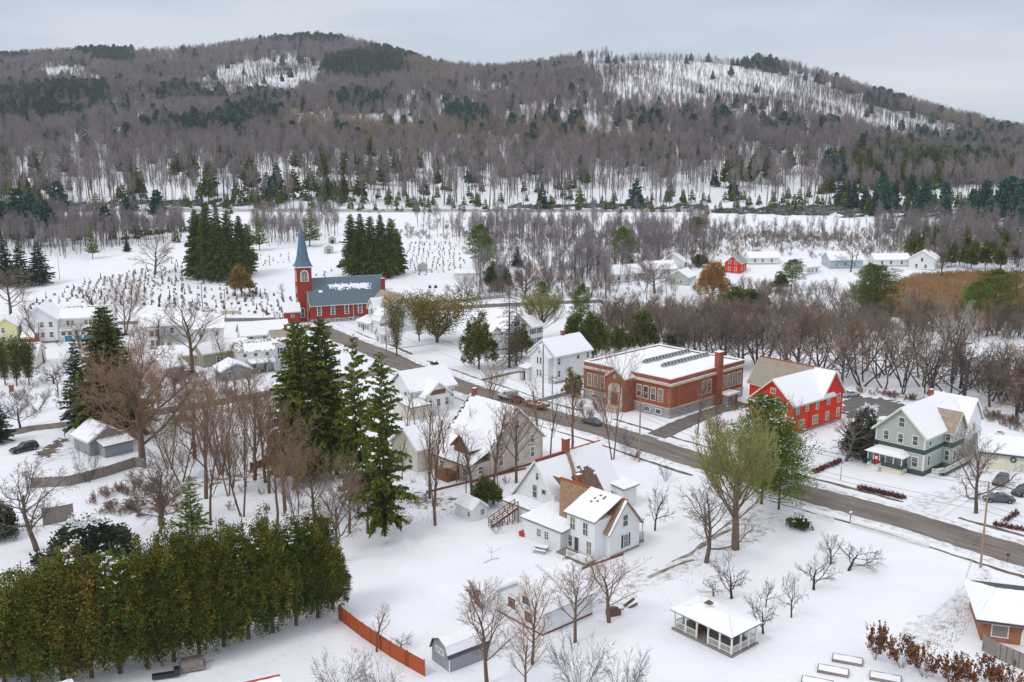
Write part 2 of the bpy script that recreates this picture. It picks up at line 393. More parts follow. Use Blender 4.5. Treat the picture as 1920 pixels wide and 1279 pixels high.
strip('driveway', P_((60, 872), (120, 850), (180, 835)), 3.2, 'snow_worn', .016, 1.0)
patch('grass_verge', P_((70, 855), (112, 822), (128, 826), (90, 862)), 'verge', .03, .6, .4)
patch('parking_lot', P_((1575, 765), (1590, 744), (1640, 746), (1690, 755), (1720, 775), (1600, 785)), 'asphalt_dark', .02, 1.0, .5)
patch('bare_soil', P_((1340, 1000), (1420, 968), (1470, 960), (1475, 975), (1400, 1010), (1352, 1020)), 'snow_worn', .02, .7, .9)
for q in [((1715, 1195), (1740, 1180), (1765, 1200), (1742, 1215)), ((1790, 1140), (1815, 1128), (1835, 1145), (1812, 1150)), ((1745, 1172), (1760, 1164), (1790, 1180), (1780, 1188))]:
    patch('bare_soil', P_(*q), 'snow_worn', .02, .5, .7)
for q in [((330, 905), (420, 885), (520, 868), (640, 862), (640, 880), (520, 890), (420, 905), (340, 925)), ((430, 760), (520, 742), (650, 735), (650, 755), (520, 765), (440, 778)), ((200, 940), (290, 925), (360, 950), (300, 965), (210, 960)), ((700, 915), (800, 930), (870, 940), (800, 955), (700, 935)), ((690, 960), (730, 975), (780, 968), (740, 990), (700, 985))]:
    patch('leaf_litter', P_(*q), 'litter', .02, .7, 1.1)
# cracks in the asphalt of the main street
mb = MB()
for k in range(15):
    t = rng.random()*90-60; p = s0+dL*t-dR*rng.uniform(-3, 3); d = (dL if k % 2 else dR)*1.0
    for i in range(6):
        a_ = rng.normal(0, .45); d2 = np.array([d[0]*math.cos(a_)-d[1]*math.sin(a_), d[0]*math.sin(a_)+d[1]*math.cos(a_)]); q = p+d2*1.1
        c_ = (p-s0)@dR
        if abs((q-s0)@dR) < 3.2:
            n_ = np.array([-d2[1], d2[0]])*.035
            mb.quad(*[(v[0], v[1], tz(*v)+.036) for v in (p-n_, q-n_, q+n_, p+n_)])
            p = q
tag(mb.build('asphalt_cracks', 'crack'), kind='stuff')
# highway shelf with its two guard rails
hw = [(x_, 574+.00004*x_*x_) for x_ in np.linspace(-420, 470, 30)]
strip('highway', hw, 11, 'snow', .25, .4, step=6)
strip('highway_shoulder', hw, .9, 'verge', .35, .5, step=4, off=-6.2, gaps=lambda t: math.sin(t*90) > .9)
strip('highway_shoulder', hw, .7, 'verge', .3, .6, step=4, off=5.8, gaps=lambda t: math.sin(t*70) > .5)
# reed marsh
def in_poly(P, x, y):
    r = np.zeros(np.shape(x), bool); j = len(P)-1
    for i in range(len(P)):
        xi, yi = P[i]; xj, yj = P[j]
        c = ((yi > y) != (yj > y)) & (x < (xj-xi)*(y-yi)/((yj-yi)+1e-9)+xi); r ^= c; j = i
    return r
MARSH = [(1670, 545), (1710, 532), (1800, 528), (2050, 529), (2050, 600), (1880, 600), (1760, 598), (1650, 596), (1610, 570)]
patch('marsh', [gp(*p) for p in MARSH], 'reed', .15, 4, 1.5)
def blades(name, n, sampler, h, wd, m, label=None):
    xy = sampler(n); n = len(xy); z = terrain(xy[:, 0], xy[:, 1]); hh = h*(.6+.7*rng.random(n)); an = rng.random(n)*6.283; lean = rng.normal(0, .25, (n, 2))*hh[:, None]
    a_ = np.stack([np.cos(an), np.sin(an)], -1)*wd
    V = np.zeros((n, 4, 3)); V[:, 0, :2] = xy-a_; V[:, 1, :2] = xy+a_; V[:, 2, :2] = xy+lean+a_*.5; V[:, 3, :2] = xy+lean-a_*.5
    V[:, :2, 2] = z[:, None]-.05; V[:, 2:, 2] = (z+hh)[:, None]
    o = link(name, mesh_np(name, V.reshape(-1, 3), np.arange(n*4).reshape(n, 4), m)); tag(o, label=label, kind='stuff'); return o
def samp_px(poly):
    Pg = [gp(*p) for p in poly]; A_ = np.array(Pg)
    def f(n):
        q = np.zeros((0, 2))
        while len(q) < n:
            c = rng.uniform(A_.min(0), A_.max(0), (n*2, 2)); c = c[in_poly(Pg, c[:, 0], c[:, 1])]; q = np.concatenate([q, c])
        return q[:n]
    return f
blades('reeds', 26000, samp_px(MARSH), 1.3, .14, 'reed', 'tall tan reeds filling the flat marsh beyond the bare trees')
# tufts and leaf litter poking through the snow
blades('grass_tufts', 500, samp_px([(1230, 1080), (1400, 960), (1460, 985), (1290, 1100)]), .18, .03, 'verge')
blades('grass_tufts', 700, samp_px([(690, 960), (720, 1000), (860, 965), (830, 925), (700, 930)]), .2, .03, 'verge')
blades('grass_tufts', 900, samp_px([(1720, 1220), (1850, 1080), (1870, 1100), (1780, 1230)]), .16, .03, 'verge')
blades('grass_tufts', 1600, samp_px([(100, 640), (300, 900), (520, 950), (640, 760), (430, 700), (200, 760)]), .22, .03, 'verge')
blades('grass_tufts', 1500, samp_px([(760, 740), (1010, 860), (960, 930), (760, 930)]), .22, .03, 'verge')

# tyre tracks and footprints pressed into the snow of yards and drives
mat('track', (.60, .62, .68), .95, col2=(.72, .735, .78), nscale=1.5)
for k, pts in enumerate([((1760, 960), (1800, 930), (1850, 915), (1905, 925)), ((1770, 968), (1815, 938), (1860, 930), (1915, 945)), ((1640, 905), (1660, 915), (1672, 935)), ((1010, 1060), (960, 1075), (915, 1100), (880, 1140)), ((1200, 1075), (1250, 1120), (1290, 1170)), ((1700, 1225), (1740, 1180), (1775, 1150), (1822, 1105)), ((1690, 1215), (1728, 1172), (1768, 1140), (1812, 1098)),
                         ((640, 920), (700, 985), (740, 1030), (860, 1010)), ((500, 1245), (560, 1215), (610, 1180)), ((60, 880), (110, 862), (150, 858)), ((50, 872), (100, 855), (150, 848)), ((1480, 870), (1540, 850), (1600, 800)), ((690, 655), (720, 640), (700, 622)), ((860, 690), (900, 668), (960, 655)), ((170, 700), (200, 690), (260, 700))]):
    c = resample(P_(*pts), .55); m_ = MB(); foot = k in (2, 3, 4, 7, 8, 11, 12, 13, 14)
    for i in range(len(c)-1):
        if foot:
            o_ = (i % 2-.5)*.3; q = c[i]+rng.normal(0, .05, 2)+o_; z_ = tz(*q)+.012; m_.quad((q[0]-.09, q[1]-.12, z_), (q[0]+.09, q[1]-.12, z_), (q[0]+.09, q[1]+.12, z_), (q[0]-.09, q[1]+.12, z_))
        else:
            d = c[i+1]-c[i]; d = d/np.linalg.norm(d); n_ = np.array([-d[1], d[0]])*.14; m_.quad(*[(v[0], v[1], tz(*v)+.024) for v in (c[i]-n_, c[i+1]-n_, c[i+1]+n_, c[i]+n_)])
    tag(m_.build('footprints' if foot else 'tyre_track', 'track'), kind='stuff' if foot else 'structure')
# ploughed snow banks along the street
def bank(pts, off, h_, w_):
    c = resample(pts, .7); t = np.gradient(c, axis=0); t /= np.linalg.norm(t, axis=1)[:, None]; nn = np.stack([-t[:, 1], t[:, 0]], -1); n = len(c); V = []
    hh = h_*np.clip(.55+.5*np.sin(np.arange(n)*.23+off)*np.sin(np.arange(n)*.11)+.35*rng.random(n), 0, 1.4)
    for k, (o_, z_) in enumerate(((-.5, -.03), (-.2, .8), (.15, 1), (.5, -.03))):
        p = c+nn*(off+o_*w_*(1+.3*rng.normal(size=(n, 1))*(k in (0, 3)))); V.append(np.column_stack([p, terrain(p[:, 0], p[:, 1])+np.where(z_ > 0, hh*z_, z_)]))
    V = np.stack(V, 1).reshape(-1, 3); Fc = [(i*4+k, i*4+k+1, (i+1)*4+k+1, (i+1)*4+k) for i in range(n-1) for k in range(3)]
    tag(link('snow_bank', mesh_np('snow_bank', V, Fc, 'snow_worn', smooth=True)), kind='structure')
bank(STREET, 4.6, .28, 1.0); bank(STREET, -4.6, .28, 1.0)
# ================================================================ BUILDINGS
def sheet(mb, q, t, mt, drop=None, dx=.45, base=0.0, under=None):
    """slab lying on the quad q (a,b along the eave, c,d along the ridge); drop(u,v,ru,rv)->True leaves a cell out"""
    a, b, c, d = [Vector(p) for p in q]
    n_ = (b-a).cross(d-a).normalized()
    if n_.z < 0: n_ = -n_
    lu = max((b-a).length, (c-d).length); lv = ((d-a).length+(c-b).length)/2
    nu = max(1, int(lu/dx)); nv = max(1, int(lv/dx))
    P = {}
    def pt(i, j, top):
        u = i/nu; v = j/nv; p = (a*(1-u)+b*u)*(1-v)+(d*(1-u)+c*u)*v
        return p+n_*(base+(t*(1+.25*math.sin(i*1.7+j*.9)) if top else 0))
    keep = [[not (drop and drop((i+.5)/nu, (j+.5)/nv, lu, lv)) for j in range(nv)] for i in range(nu)]
    idx = {}
    def vid(i, j, top):
        k = (i, j, top)
        if k not in idx: idx[k] = len(mb.v); p = pt(i, j, top); mb.v.append((p.x, p.y, p.z))
        return idx[k]
    for i in range(nu):
        for j in range(nv):
            if not keep[i][j]: continue
            mb.f.append((vid(i, j, 1), vid(i+1, j, 1), vid(i+1, j+1, 1), vid(i, j+1, 1))); mb.m.append(mt)
            for di, dj, e in ((-1, 0, ((i, j+1), (i, j))), (1, 0, ((i+1, j), (i+1, j+1))), (0, -1, ((i, j), (i+1, j))), (0, 1, ((i+1, j+1), (i, j+1)))):
                ii, jj = i+di, j+dj
                if not (0 <= ii < nu and 0 <= jj < nv) or not keep[ii][jj]:
                    (p, q_), (r, s) = e[0], e[1]
                    mb.f.append((vid(p, q_, 0), vid(r, s, 0), vid(r, s, 1), vid(p, q_, 1))); mb.m.append(mt)
def slab(mb, q, t, m=0):
    a, b, c, d = [Vector(p) for p in q]; n_ = (b-a).cross(d-a).normalized()
    if n_.z < 0: n_ = -n_
    mb.prism([p-n_*t for p in (a, b, c, d)], [a, b, c, d], m)
def edge_drop(e=.25, r=.15, seed=0, extra=None):
    rr = random.Random(seed)
    def f(u, v, lu, lv):
        du = min(u, 1-u)*lu; ev = v*lv
        if du < r*rr.random()*2 or ev < e*rr.random()*2: return True
        return bool(extra and extra(u, v, rr))
    return f
class House:
    def __init__(s, name, label, pos, ang=43, cat='house', group=None, z=None):
        s.z = tz(*pos) if z is None else z
        s.o = tag(empty(name, (pos[0], pos[1], s.z-.03), R_(ang)), label, cat, group)
        s.n = 0
    def part(s, name, mb, mats, parent=None, **k): return mb.build(name, mats, parent or s.o, **k)
    def wall(s, x0, x1, y0, y1, z0, ze, m, zr=None, axis='x', name='wall', rp=.5):
        """body; with zr the walls at the two ends of the ridge axis carry gables; rp places the ridge"""
        mb = MB()
        if zr is None: mb.box(x0, x1, y0, y1, z0, ze)
        elif axis == 'x':
            ym = y0+(y1-y0)*rp; mb.prism([(x0, y0, z0), (x0, y1, z0), (x0, y1, ze), (x0, ym, zr), (x0, y0, ze)], [(x1, y0, z0), (x1, y1, z0), (x1, y1, ze), (x1, ym, zr), (x1, y0, ze)])
        else:
            xm = x0+(x1-x0)*rp; mb.prism([(x0, y0, z0), (x1, y0, z0), (x1, y0, ze), (xm, y0, zr), (x0, y0, ze)], [(x0, y1, z0), (x1, y1, z0), (x1, y1, ze), (xm, y1, zr), (x0, y1, ze)])
        return s.part(name, mb, m)
    def box(s, name, x0, x1, y0, y1, z0, z1, m, parent=None):
        mb = MB(); mb.box(x0, x1, y0, y1, z0, z1); return s.part(name, mb, m, parent)
    def roofq(s, quads, m, snow=True, t=.16, drop=None, st=.12, name='roof', parent=None, trimm=None, snows=None):
        mb = MB()
        for q in quads: slab(mb, q, t)
        r = s.part(name, mb, m, parent)
        if snow:
            ms = MB()
            for i, q in enumerate(quads):
                if snows is not None and not snows[i]: continue
                s.n += 1
                d = drop[i] if isinstance(drop, (list, tuple)) else drop
                if d is None: d = edge_drop(.05, .04, s.n)
                sheet(ms, q, st, 0, d, dx=.4, base=.004)
            if ms.f: s.part('snow_cover', ms, 'roof_snow', r)
        return r
    def gable(s, x0, x1, y0, y1, ze, zr, m='shingle_dark', axis='x', ov=.4, rake=.3, rp=.5, trim='trim', **k):
        """two roof planes over a body, with trim along the rakes"""
        if axis == 'x':
            ym = y0+(y1-y0)*rp; s1 = (zr-ze)/(ym-y0); s2 = (zr-ze)/(y1-ym); g = .17
            A = [(x0-rake, y0-ov, ze-ov*s1+g), (x1+rake, y0-ov, ze-ov*s1+g), (x1+rake, ym, zr+g), (x0-rake, ym, zr+g)]
            B = [(x1+rake, y1+ov, ze-ov*s2+g), (x0-rake, y1+ov, ze-ov*s2+g), (x0-rake, ym, zr+g), (x1+rake, ym, zr+g)]
        else:
            xm = x0+(x1-x0)*rp; s1 = (zr-ze)/(xm-x0); s2 = (zr-ze)/(x1-xm); g = .17
            A = [(x0-ov, y1+rake, ze-ov*s1+g), (x0-ov, y0-rake, ze-ov*s1+g), (xm, y0-rake, zr+g), (xm, y1+rake, zr+g)]
            B = [(x1+ov, y0-rake, ze-ov*s2+g), (x1+ov, y1+rake, ze-ov*s2+g), (xm, y1+rake, zr+g), (xm, y0-rake, zr+g)]
        r = s.roofq([A, B], m, **k)
        if trim:
            mb = MB()
            for q in (A, B):
                for a_, b_ in ((q[0], q[3]), (q[1], q[2])):
                    a_ = Vector(a_); b_ = Vector(b_); n_ = (Vector(q[0])-Vector(q[1])).normalized()
                    sgn = 1 if a_ == Vector(q[0]) else -1
                    off = n_*(.03*sgn); mb.beam(a_+off-Vector((0, 0, .13)), b_+off-Vector((0, 0, .13)), .06, .24)
                a_, b_ = Vector(q[0]), Vector(q[1]); n_ = (b_-a_).normalized().cross(Vector((0, 0, 1)))
                mb.beam(a_-Vector((0, 0, .14))+n_*.04, b_-Vector((0, 0, .14))+n_*.04, .05, .2)
            s.part('fascia', mb, trim, r)
        return r
    def win(s, f, pos, al, z, w_=.95, h_=1.6, frame='trim', glass='glass', rows=2, cols=1, shut=False, arch=False, sgn=None, fw=.11):
        curt = random.random()
        """f: 'a' plane x=pos spanned along y, 'b' plane y=pos spanned along x; z = sill height"""
        def P(u, d, zz): return (pos-d, al+u, zz) if f == 'a' else ((al+u, pos-d, zz) if f == 'b' else ((pos+d, al+u, zz) if f == 'c' else (al+u, pos+d, zz)))
        def B(mb, u0, u1, d0, d1, z0, z1):
            mb.prism([P(u0, d0, z0), P(u1, d0, z0), P(u1, d1, z0), P(u0, d1, z0)], [P(u0, d0, z1), P(u1, d0, z1), P(u1, d1, z1), P(u0, d1, z1)])
        fr = MB(); hw_ = w_/2
        B(fr, -hw_-fw, -hw_, 0, .08, z, z+h_); B(fr, hw_, hw_+fw, 0, .08, z, z+h_)
        B(fr, -hw_-fw-.04, hw_+fw+.04, 0, .12, z-.1, z)
        if not arch: B(fr, -hw_-fw-.02, hw_+fw+.02, 0, .10, z+h_, z+h_+.14)
        else:
            n_ = 8
            for i in range(n_):
                t0, t1 = math.pi*i/n_, math.pi*(i+1)/n_; R1 = hw_+fw; R0 = hw_
                q = [(R0*math.cos(t0), R0*math.sin(t0)), (R1*math.cos(t0), R1*math.sin(t0)), (R1*math.cos(t1), R1*math.sin(t1)), (R0*math.cos(t1), R0*math.sin(t1))]
                fr.prism([P(u, 0, z+h_+v) for u, v in q], [P(u, .08, z+h_+v) for u, v in q])
        for i in range(1, rows): B(fr, -hw_, hw_, .035, .06, z+h_*i/rows-.035, z+h_*i/rows+.035)
        for i in range(1, cols): B(fr, -hw_+w_*i/cols-.03, -hw_+w_*i/cols+.03, .036, .058, z, z+h_)
        wf = s.part('window', fr, frame)
        g = MB(); B(g, -hw_, hw_, .005, .03, z, z+h_)
        if arch:
            pts = [(hw_*math.cos(math.pi*i/8), hw_*math.sin(math.pi*i/8)) for i in range(9)]
            g.prism([P(u, .005, z+h_+v) for u, v in pts], [P(u, .03, z+h_+v) for u, v in pts])
        pn_ = s.part('pane', g, glass, wf)
        if glass == 'glass' and curt < .5 and not arch:
            cb_ = MB(); B(cb_, -hw_+.03, hw_-.03, .0305, .034, z+h_*(.45 if curt < .3 else .7), z+h_-.02); s.part('blind', cb_, 'glass_blind', wf)
        if shut:
            for sg in (-1, 1):
                sh = MB(); u = sg*(hw_+fw+.2); B(sh, u-.17, u+.17, 0, .05, z-.05, z+h_+.05); s.part('shutter', sh, 'shutter', wf)
    def door(s, f, pos, al, z, w_=.95, h_=2.1, m='door_dark', frame='trim'):
        def P(u, d, zz): return (pos-d, al+u, zz) if f == 'a' else (al+u, pos-d, zz)
        def B(mb, u0, u1, d0, d1, z0, z1):
            mb.prism([P(u0, d0, z0), P(u1, d0, z0), P(u1, d1, z0), P(u0, d1, z0)], [P(u0, d0, z1), P(u1, d0, z1), P(u1, d1, z1), P(u0, d1, z1)])
        fr = MB(); B(fr, -w_/2-.1, -w_/2, 0, .09, z, z+h_); B(fr, w_/2, w_/2+.1, 0, .09, z, z+h_); B(fr, -w_/2-.12, w_/2+.12, 0, .1, z+h_, z+h_+.12)
        d = s.part('door_frame', fr, frame)
        lf = MB(); B(lf, -w_/2, w_/2, .004, .05, z, z+h_); s.part('door', lf, m, d)
    def chimney(s, x_, y_, z0, z1, m='brick_red', sx=.35, sy=.35):
        mb = MB(); mb.box(x_-sx, x_+sx, y_-sy, y_+sy, z0, z1); mb.box(x_-sx-.07, x_+sx+.07, y_-sy-.07, y_+sy+.07, z1, z1+.18)
        c = s.part('chimney', mb, m); mc = MB(); mc.box(x_-sx+.02, x_+sx-.02, y_-sy+.02, y_+sy-.02, z1+.18, z1+.26); s.part('snow_cap', mc, 'roof_snow', c)
    def ridge(s, p, q, m='ridge_red', w_=.28):
        mb = MB(); mb.beam(p, q, w_, .14); s.part('ridge_cap', mb, m)
    def corner(s, pts, z0, z1, m='trim', w_=.2):
        mb = MB()
        for x_, y_ in pts: mb.box(x_-.04, x_+w_, y_-.04, y_+.03, z0, z1); mb.box(x_-.04, x_+.03, y_+.031, y_+w_, z0, z1)
        s.part('corner_board', mb, m)
    def rail(s, pts, z, h_=.9, m='trim', name='railing', step=.16, parent=None, posts=True):
        mb = MB()
        for a_, b_ in zip(pts[:-1], pts[1:]):
            a3, b3 = Vector((*a_, z if len(a_) < 3 else 0)) if len(a_) == 2 else Vector(a_), Vector((*b_, z)) if len(b_) == 2 else Vector(b_)
            up = Vector((0, 0, 1)); mb.beam(a3+up*h_, b3+up*h_, .09, .07); mb.beam(a3+up*.12, b3+up*.12, .07, .06)
            L_ = (b3-a3).length; n_ = int(L_/step)
            for i in range(1, n_):
                p = a3+(b3-a3)*i/n_; mb.beam(p+up*.15, p+up*(h_-.035), .04, .04)
            if posts:
                for p in (a3, b3): mb.beam(p-up*.0, p+up*(h_+.08), .12, .12)
        return s.part(name, mb, m, parent)

# ---- brick school with flat snowy roof
h = House('school_building', 'long brick school with flat snowy roof, skylights and grey stone foundation', gp(1256, 786), 44, 'school')
XL, YL = 26.6, 23.8
h.wall(.0, XL, 0, YL, 0, 2.0, 'stone_grey', name='foundation')
h.box('water_table', -.12, XL+.1, -.12, YL+.1, 2.0, 2.25, 'limestone')
h.wall(.06, XL-.06, .06, YL-.06, 2.25, 6.9, 'brick_red')
mb = MB(); mb.box(-.4, XL+.3, -.4, YL+.3, 6.9, 7.2); mb.box(-.25, XL+.2, -.25, YL+.2, 7.2, 7.35); h.part('cornice', mb, 'limestone')
mb = MB()
for a_ in ((.02, XL-.02, .02, .4), (.02, XL-.02, YL-.4, YL-.02), (.02, .4, .4, YL-.4), (XL-.4, XL-.02, .4, YL-.4)): mb.box(*a_, 7.35, 8.3)
p_ = h.part('parapet', mb, 'brick_red')
mb = MB()
for a_ in ((-.05, XL+.05, -.05, .47), (-.05, XL+.05, YL-.47, YL+.05), (-.05, .47, .47, YL-.47), (XL-.47, XL+.05, .47, YL-.47)): mb.box(*a_, 8.3, 8.42)
h.part('coping', mb, 'trim', p_)
mb = MB()
for a_ in ((-.03, XL+.03, -.03, .45), (-.03, XL+.03, YL-.45, YL+.03), (-.03, .45, .45, YL-.45), (XL-.45, XL+.03, .45, YL-.45)): mb.box(*a_, 8.42, 8.5)
h.part('snow_cap', mb, 'roof_snow', p_)
mb = MB(); mb.box(.4, XL-.4, .4, YL-.4, 7.3, 7.85); r_ = h.part('roof', mb, 'shingle_grey')
mb = MB(); sheet(mb, [(.4, .4, 7.86), (XL-.4, .4, 7.86), (XL-.4, YL-.4, 7.86), (.4, YL-.4, 7.86)], .22, 0, dx=1.1); h.part('snow_cover', mb, 'roof_snow', r_)
mb = MB(); mb.box(-.3, XL+.25, -.32, .0, 7.352, 7.42); mb.box(-.32, -.02, .4, YL+.2, 7.352, 7.42); h.part('snow_ledge', mb, 'roof_snow')
for ys, (xa, xb) in ((14.0, (8.7, 25.4)), (8.9, (8.7, 25.4))):
    mb = MB(); mb.box(xa, xb, ys-.55, ys+.55, 8.05, 8.4)
    sk = h.part('skylight', mb, 'metal_grey')
    g = MB(); g.prism([(xa+.1, ys-.5, 8.4), (xa+.1, ys+.5, 8.4), (xa+.1, ys, 8.95)], [(xb-.1, ys-.5, 8.4), (xb-.1, ys+.5, 8.4), (xb-.1, ys, 8.95)]); h.part('pane', g, 'glass', sk)
    g = MB()
    for k in range(15):
        xx = xa+.1+(xb-xa-.25)*k/14
        for sg in (-1, 1): g.beam((xx, ys+sg*.54, 8.42), (xx, ys, 9.0), .09, .05)
    g.beam((xa, ys, 9.02), (xb, ys, 9.02), .12, .07); h.part('glazing_bar', g, 'trim', sk)
for y_ in (2.6, 4.5, 6.4, 8.2): h.win('a', .06, y_, 3.2, 1.15, 2.6, 'trim_cream', 'glass_blind' if y_ in (2.6,) else 'glass', rows=2)
for y_ in (16.6, 18.4, 20.3, 22.1): h.win('a', .06, y_, 3.2, 1.15, 2.6, 'trim_cream', 'glass_blind' if y_ > 18 else 'glass', rows=2)
for x_ in (11.6, 13.6): h.win('b', .06, x_, 3.2, 1.25, 2.8, 'trim_cream', rows=2)
for x_ in (18.7, 20.8, 22.9, 25.0): h.win('b', .06, x_, 3.2, 1.35, 2.8, 'trim_cream', rows=2)
for x_ in (20, 22.5, 24.7): h.win('b', 0, x_, .7, 1.1, .8, 'trim', rows=1)
for y_ in (3, 6, 17.6, 20.5): h.win('a', 0, y_, .6, 1.3, .9, 'trim', rows=1)
for qa in ((-.02, .9, -.035, .06), (-.035, .06, .061, .9), (-.03, .06, YL-.8, YL), (2.6, 3.3, -.02, .06), (9.2, 9.9, -.02, .06)):
    mb = MB()
    for k in range(8): z_ = 2.35+k*.57; s_ = .15 if k % 2 else 0; mb.box(qa[0], qa[1]-s_*(qa[1] > .5), qa[2], qa[3]-s_*(.5 < qa[3] < 2), z_, z_+.42)
    mb.box(qa[0]+.03, qa[1]-.2*(qa[1] > .5), qa[2]+.012, qa[3]-.2*(.5 < qa[3] < 2), 2.3, 6.88); h.part('quoin', mb, 'brick_orange')
pass
mb = MB(); mb.box(15.6, 17.2, -.9, .3, 0, 11.4); mb.box(15.5, 17.3, -1.0, .4, 11.4, 11.75); ch_ = h.part('chimney', mb, 'brick_red')
mb = MB(); mb.box(15.52, 17.28, -.98, .38, 11.752, 11.9); h.part('snow_cap', mb, 'roof_snow', ch_)
mb = MB(); mb.box(17.3, 21, -2.4, -.02, 0, 2.2); en = h.part('side_entry', mb, 'stone_grey')
mb = MB(); mb.box(17.1, 21.3, -2.8, -.01, 2.2, 2.45); mb2 = MB(); mb2.box(17.1, 21.3, -2.8, -.01, 2.452, 2.62); h.part('roof', mb, 'trim', en); h.part('snow_cover', mb2, 'roof_snow', en)
h.door('b', -2.4, 20.2, .1, 1.0, 2.0, 'door_red')
# entrance pavilion with gable
PX = -3.0
mb = MB(); mb.prism([(PX, 9.4, 0), (PX, 14.8, 0), (PX, 14.8, 7.2), (PX, 12.1, 8.9), (PX, 9.4, 7.2)], [(.02, 9.4, 0), (.02, 14.8, 0), (.02, 14.8, 7.2), (.02, 12.1, 8.9), (.02, 9.4, 7.2)]); h.part('entrance_pavilion', mb, 'brick_red')
h.roofq([[(PX-.4, 14.98, 7.22), (3, 14.98, 7.22), (3, 12.1, 9.1), (PX-.4, 12.1, 9.1)], [(3, 9.22, 7.22), (PX-.4, 9.22, 7.22), (PX-.4, 12.1, 9.1), (3, 12.1, 9.1)]], 'limestone', t=.3, name='pavilion_roof')
mb = MB(); mb.box(PX-.2, PX, 10.2, 14, 0, 4.6)
mb.prism([(PX-.2, 12.1+1.9*math.cos(t*math.pi/8), 4.6+1.5*math.sin(t*math.pi/8)) for t in range(9)], [(PX, 12.1+1.9*math.cos(t*math.pi/8), 4.6+1.5*math.sin(t*math.pi/8)) for t in range(9)])
pr = h.part('stone_portal', mb, 'limestone')
mb = MB(); mb.prism([(PX-.28, 12.1+.5*math.cos(t*math.pi/6), 7.4+.5*math.sin(t*math.pi/6)) for t in range(12)], [(PX, 12.1+.5*math.cos(t*math.pi/6), 7.4+.5*math.sin(t*math.pi/6)) for t in range(12)]); h.part('roundel', mb, 'limestone', pr)
h.door('a', PX-.2, 12.1, 1.3, 2.0, 2.7, 'wood_brown', 'limestone')
mb = MB()
for k in range(5): mb.box(PX-2.2+k*.4, PX-.22, 10.4, 13.8, k*.25, (k+1)*.25)
h.part('steps', mb, 'limestone')

# ---- red house
h = House('red_house', 'big bright red clapboard house with half snowy, half bare slate roof', gp(1485, 816), 40)
h.wall(.15, 12, 0, 9.6, .5, 6.3, 'clap_red', 10.4, 'x')
h.wall(9.7, 17.2, .02, 17.5, .5, 6.3, 'clap_red', 10.9, 'y')
h.box('foundation', .1, 17.1, .08, 9.4, 0, .5, 'stone_grey')
h.box('foundation', 9.8, 17.1, 9.41, 17.4, 0, .5, 'stone_grey')
h.gable(0, 13.4, 0, 9.6, 6.3, 10.4, 'slate_old', 'x', trim='trim_cream', ov=.5, rake=.5, drop=[edge_drop(.1, .05, 3), edge_drop(.1, .1, 4, lambda u, v, r: True)])
# the long rear roof: front slope bare slate beyond the wing, south end snowy
h.gable(9.7, 17.2, 0, 17.5, 6.3, 10.9, 'slate_old', 'y', trim='trim_cream', ov=.45, rake=.45, drop=[edge_drop(.1, .05, 5, lambda u, v, r: u < .72+r.random()*.03), edge_drop(.1, .1, 6)])
h.ridge((13.45, -.4, 11.12), (13.45, 17.9, 11.12)); 
h.corner([(.13, -.02)], .5, 6.2, 'clap_red'); 
for y_, z_, gl in ((2.1, 4.1, 'glass_blind'), (7.0, 4.2, 'glass'), (2.4, 1.3, 'glass_blind')): h.win('a', .15, y_, z_, 1.0, 1.5, 'trim_cream', gl)
h.win('a', .15, 4.9, 7.7, 1.0, .85, 'trim_cream', rows=1, cols=2)
for x_, z_, w_, h_, gl in ((1.5, 4.2, .9, 1.5, 'glass_blind'), (4.6, 4.3, .8, 1.0, 'glass'), (8.1, 4.1, .8, 1.6, 'glass_blind'), (12, 4.4, .85, 1.6, 'glass'), (15.7, 4.3, .85, 1.6, 'glass'), (2.9, 1.1, 1.7, 1.6, 'glass_blind'), (7.6, 1.2, 1.7, 1.6, 'glass_blind'), (11.8, 1.2, 1.0, 1.6, 'glass_blind'), (15.6, 1.3, .85, 1.6, 'glass')): h.win('b', 0, x_, z_, w_, h_, 'trim_cream', gl, cols=2 if w_ > 1.2 else 1)
h.win('a', 9.7, 14.6, 4.0, .9, 1.5, 'trim_cream'); h.win('a', 9.7, 11.4, 4.0, .9, 1.5, 'trim_cream')
mb = MB(); mb.cone((5.6, -.08, .5), (5.6, -.08, 6.1), .06, .06); h.part('downspout', mb, 'clap_red')
mb = MB(); mb.prism([(-2, 1, 2.9), (-2, 4.2, 2.9), (.14, 4.2, 2.9), (.14, 1, 2.9)], [(-1, 1.8, 3.5), (-1, 3.4, 3.5), (.14, 3.6, 3.6), (.14, 1.6, 3.6)]); pr = h.part('porch_roof', mb, 'roof_snow')
mb = MB()
for q in ((-1.9, 1.1), (-1.9, 4.1)): mb.box(q[0], q[0]+.14, q[1]-.07, q[1]+.07, 0, 2.9)
h.part('porch_post', mb, 'trim_cream'); h.box('porch_deck', -2, .14, 1, 4.2, 0, .5, 'wood_grey')

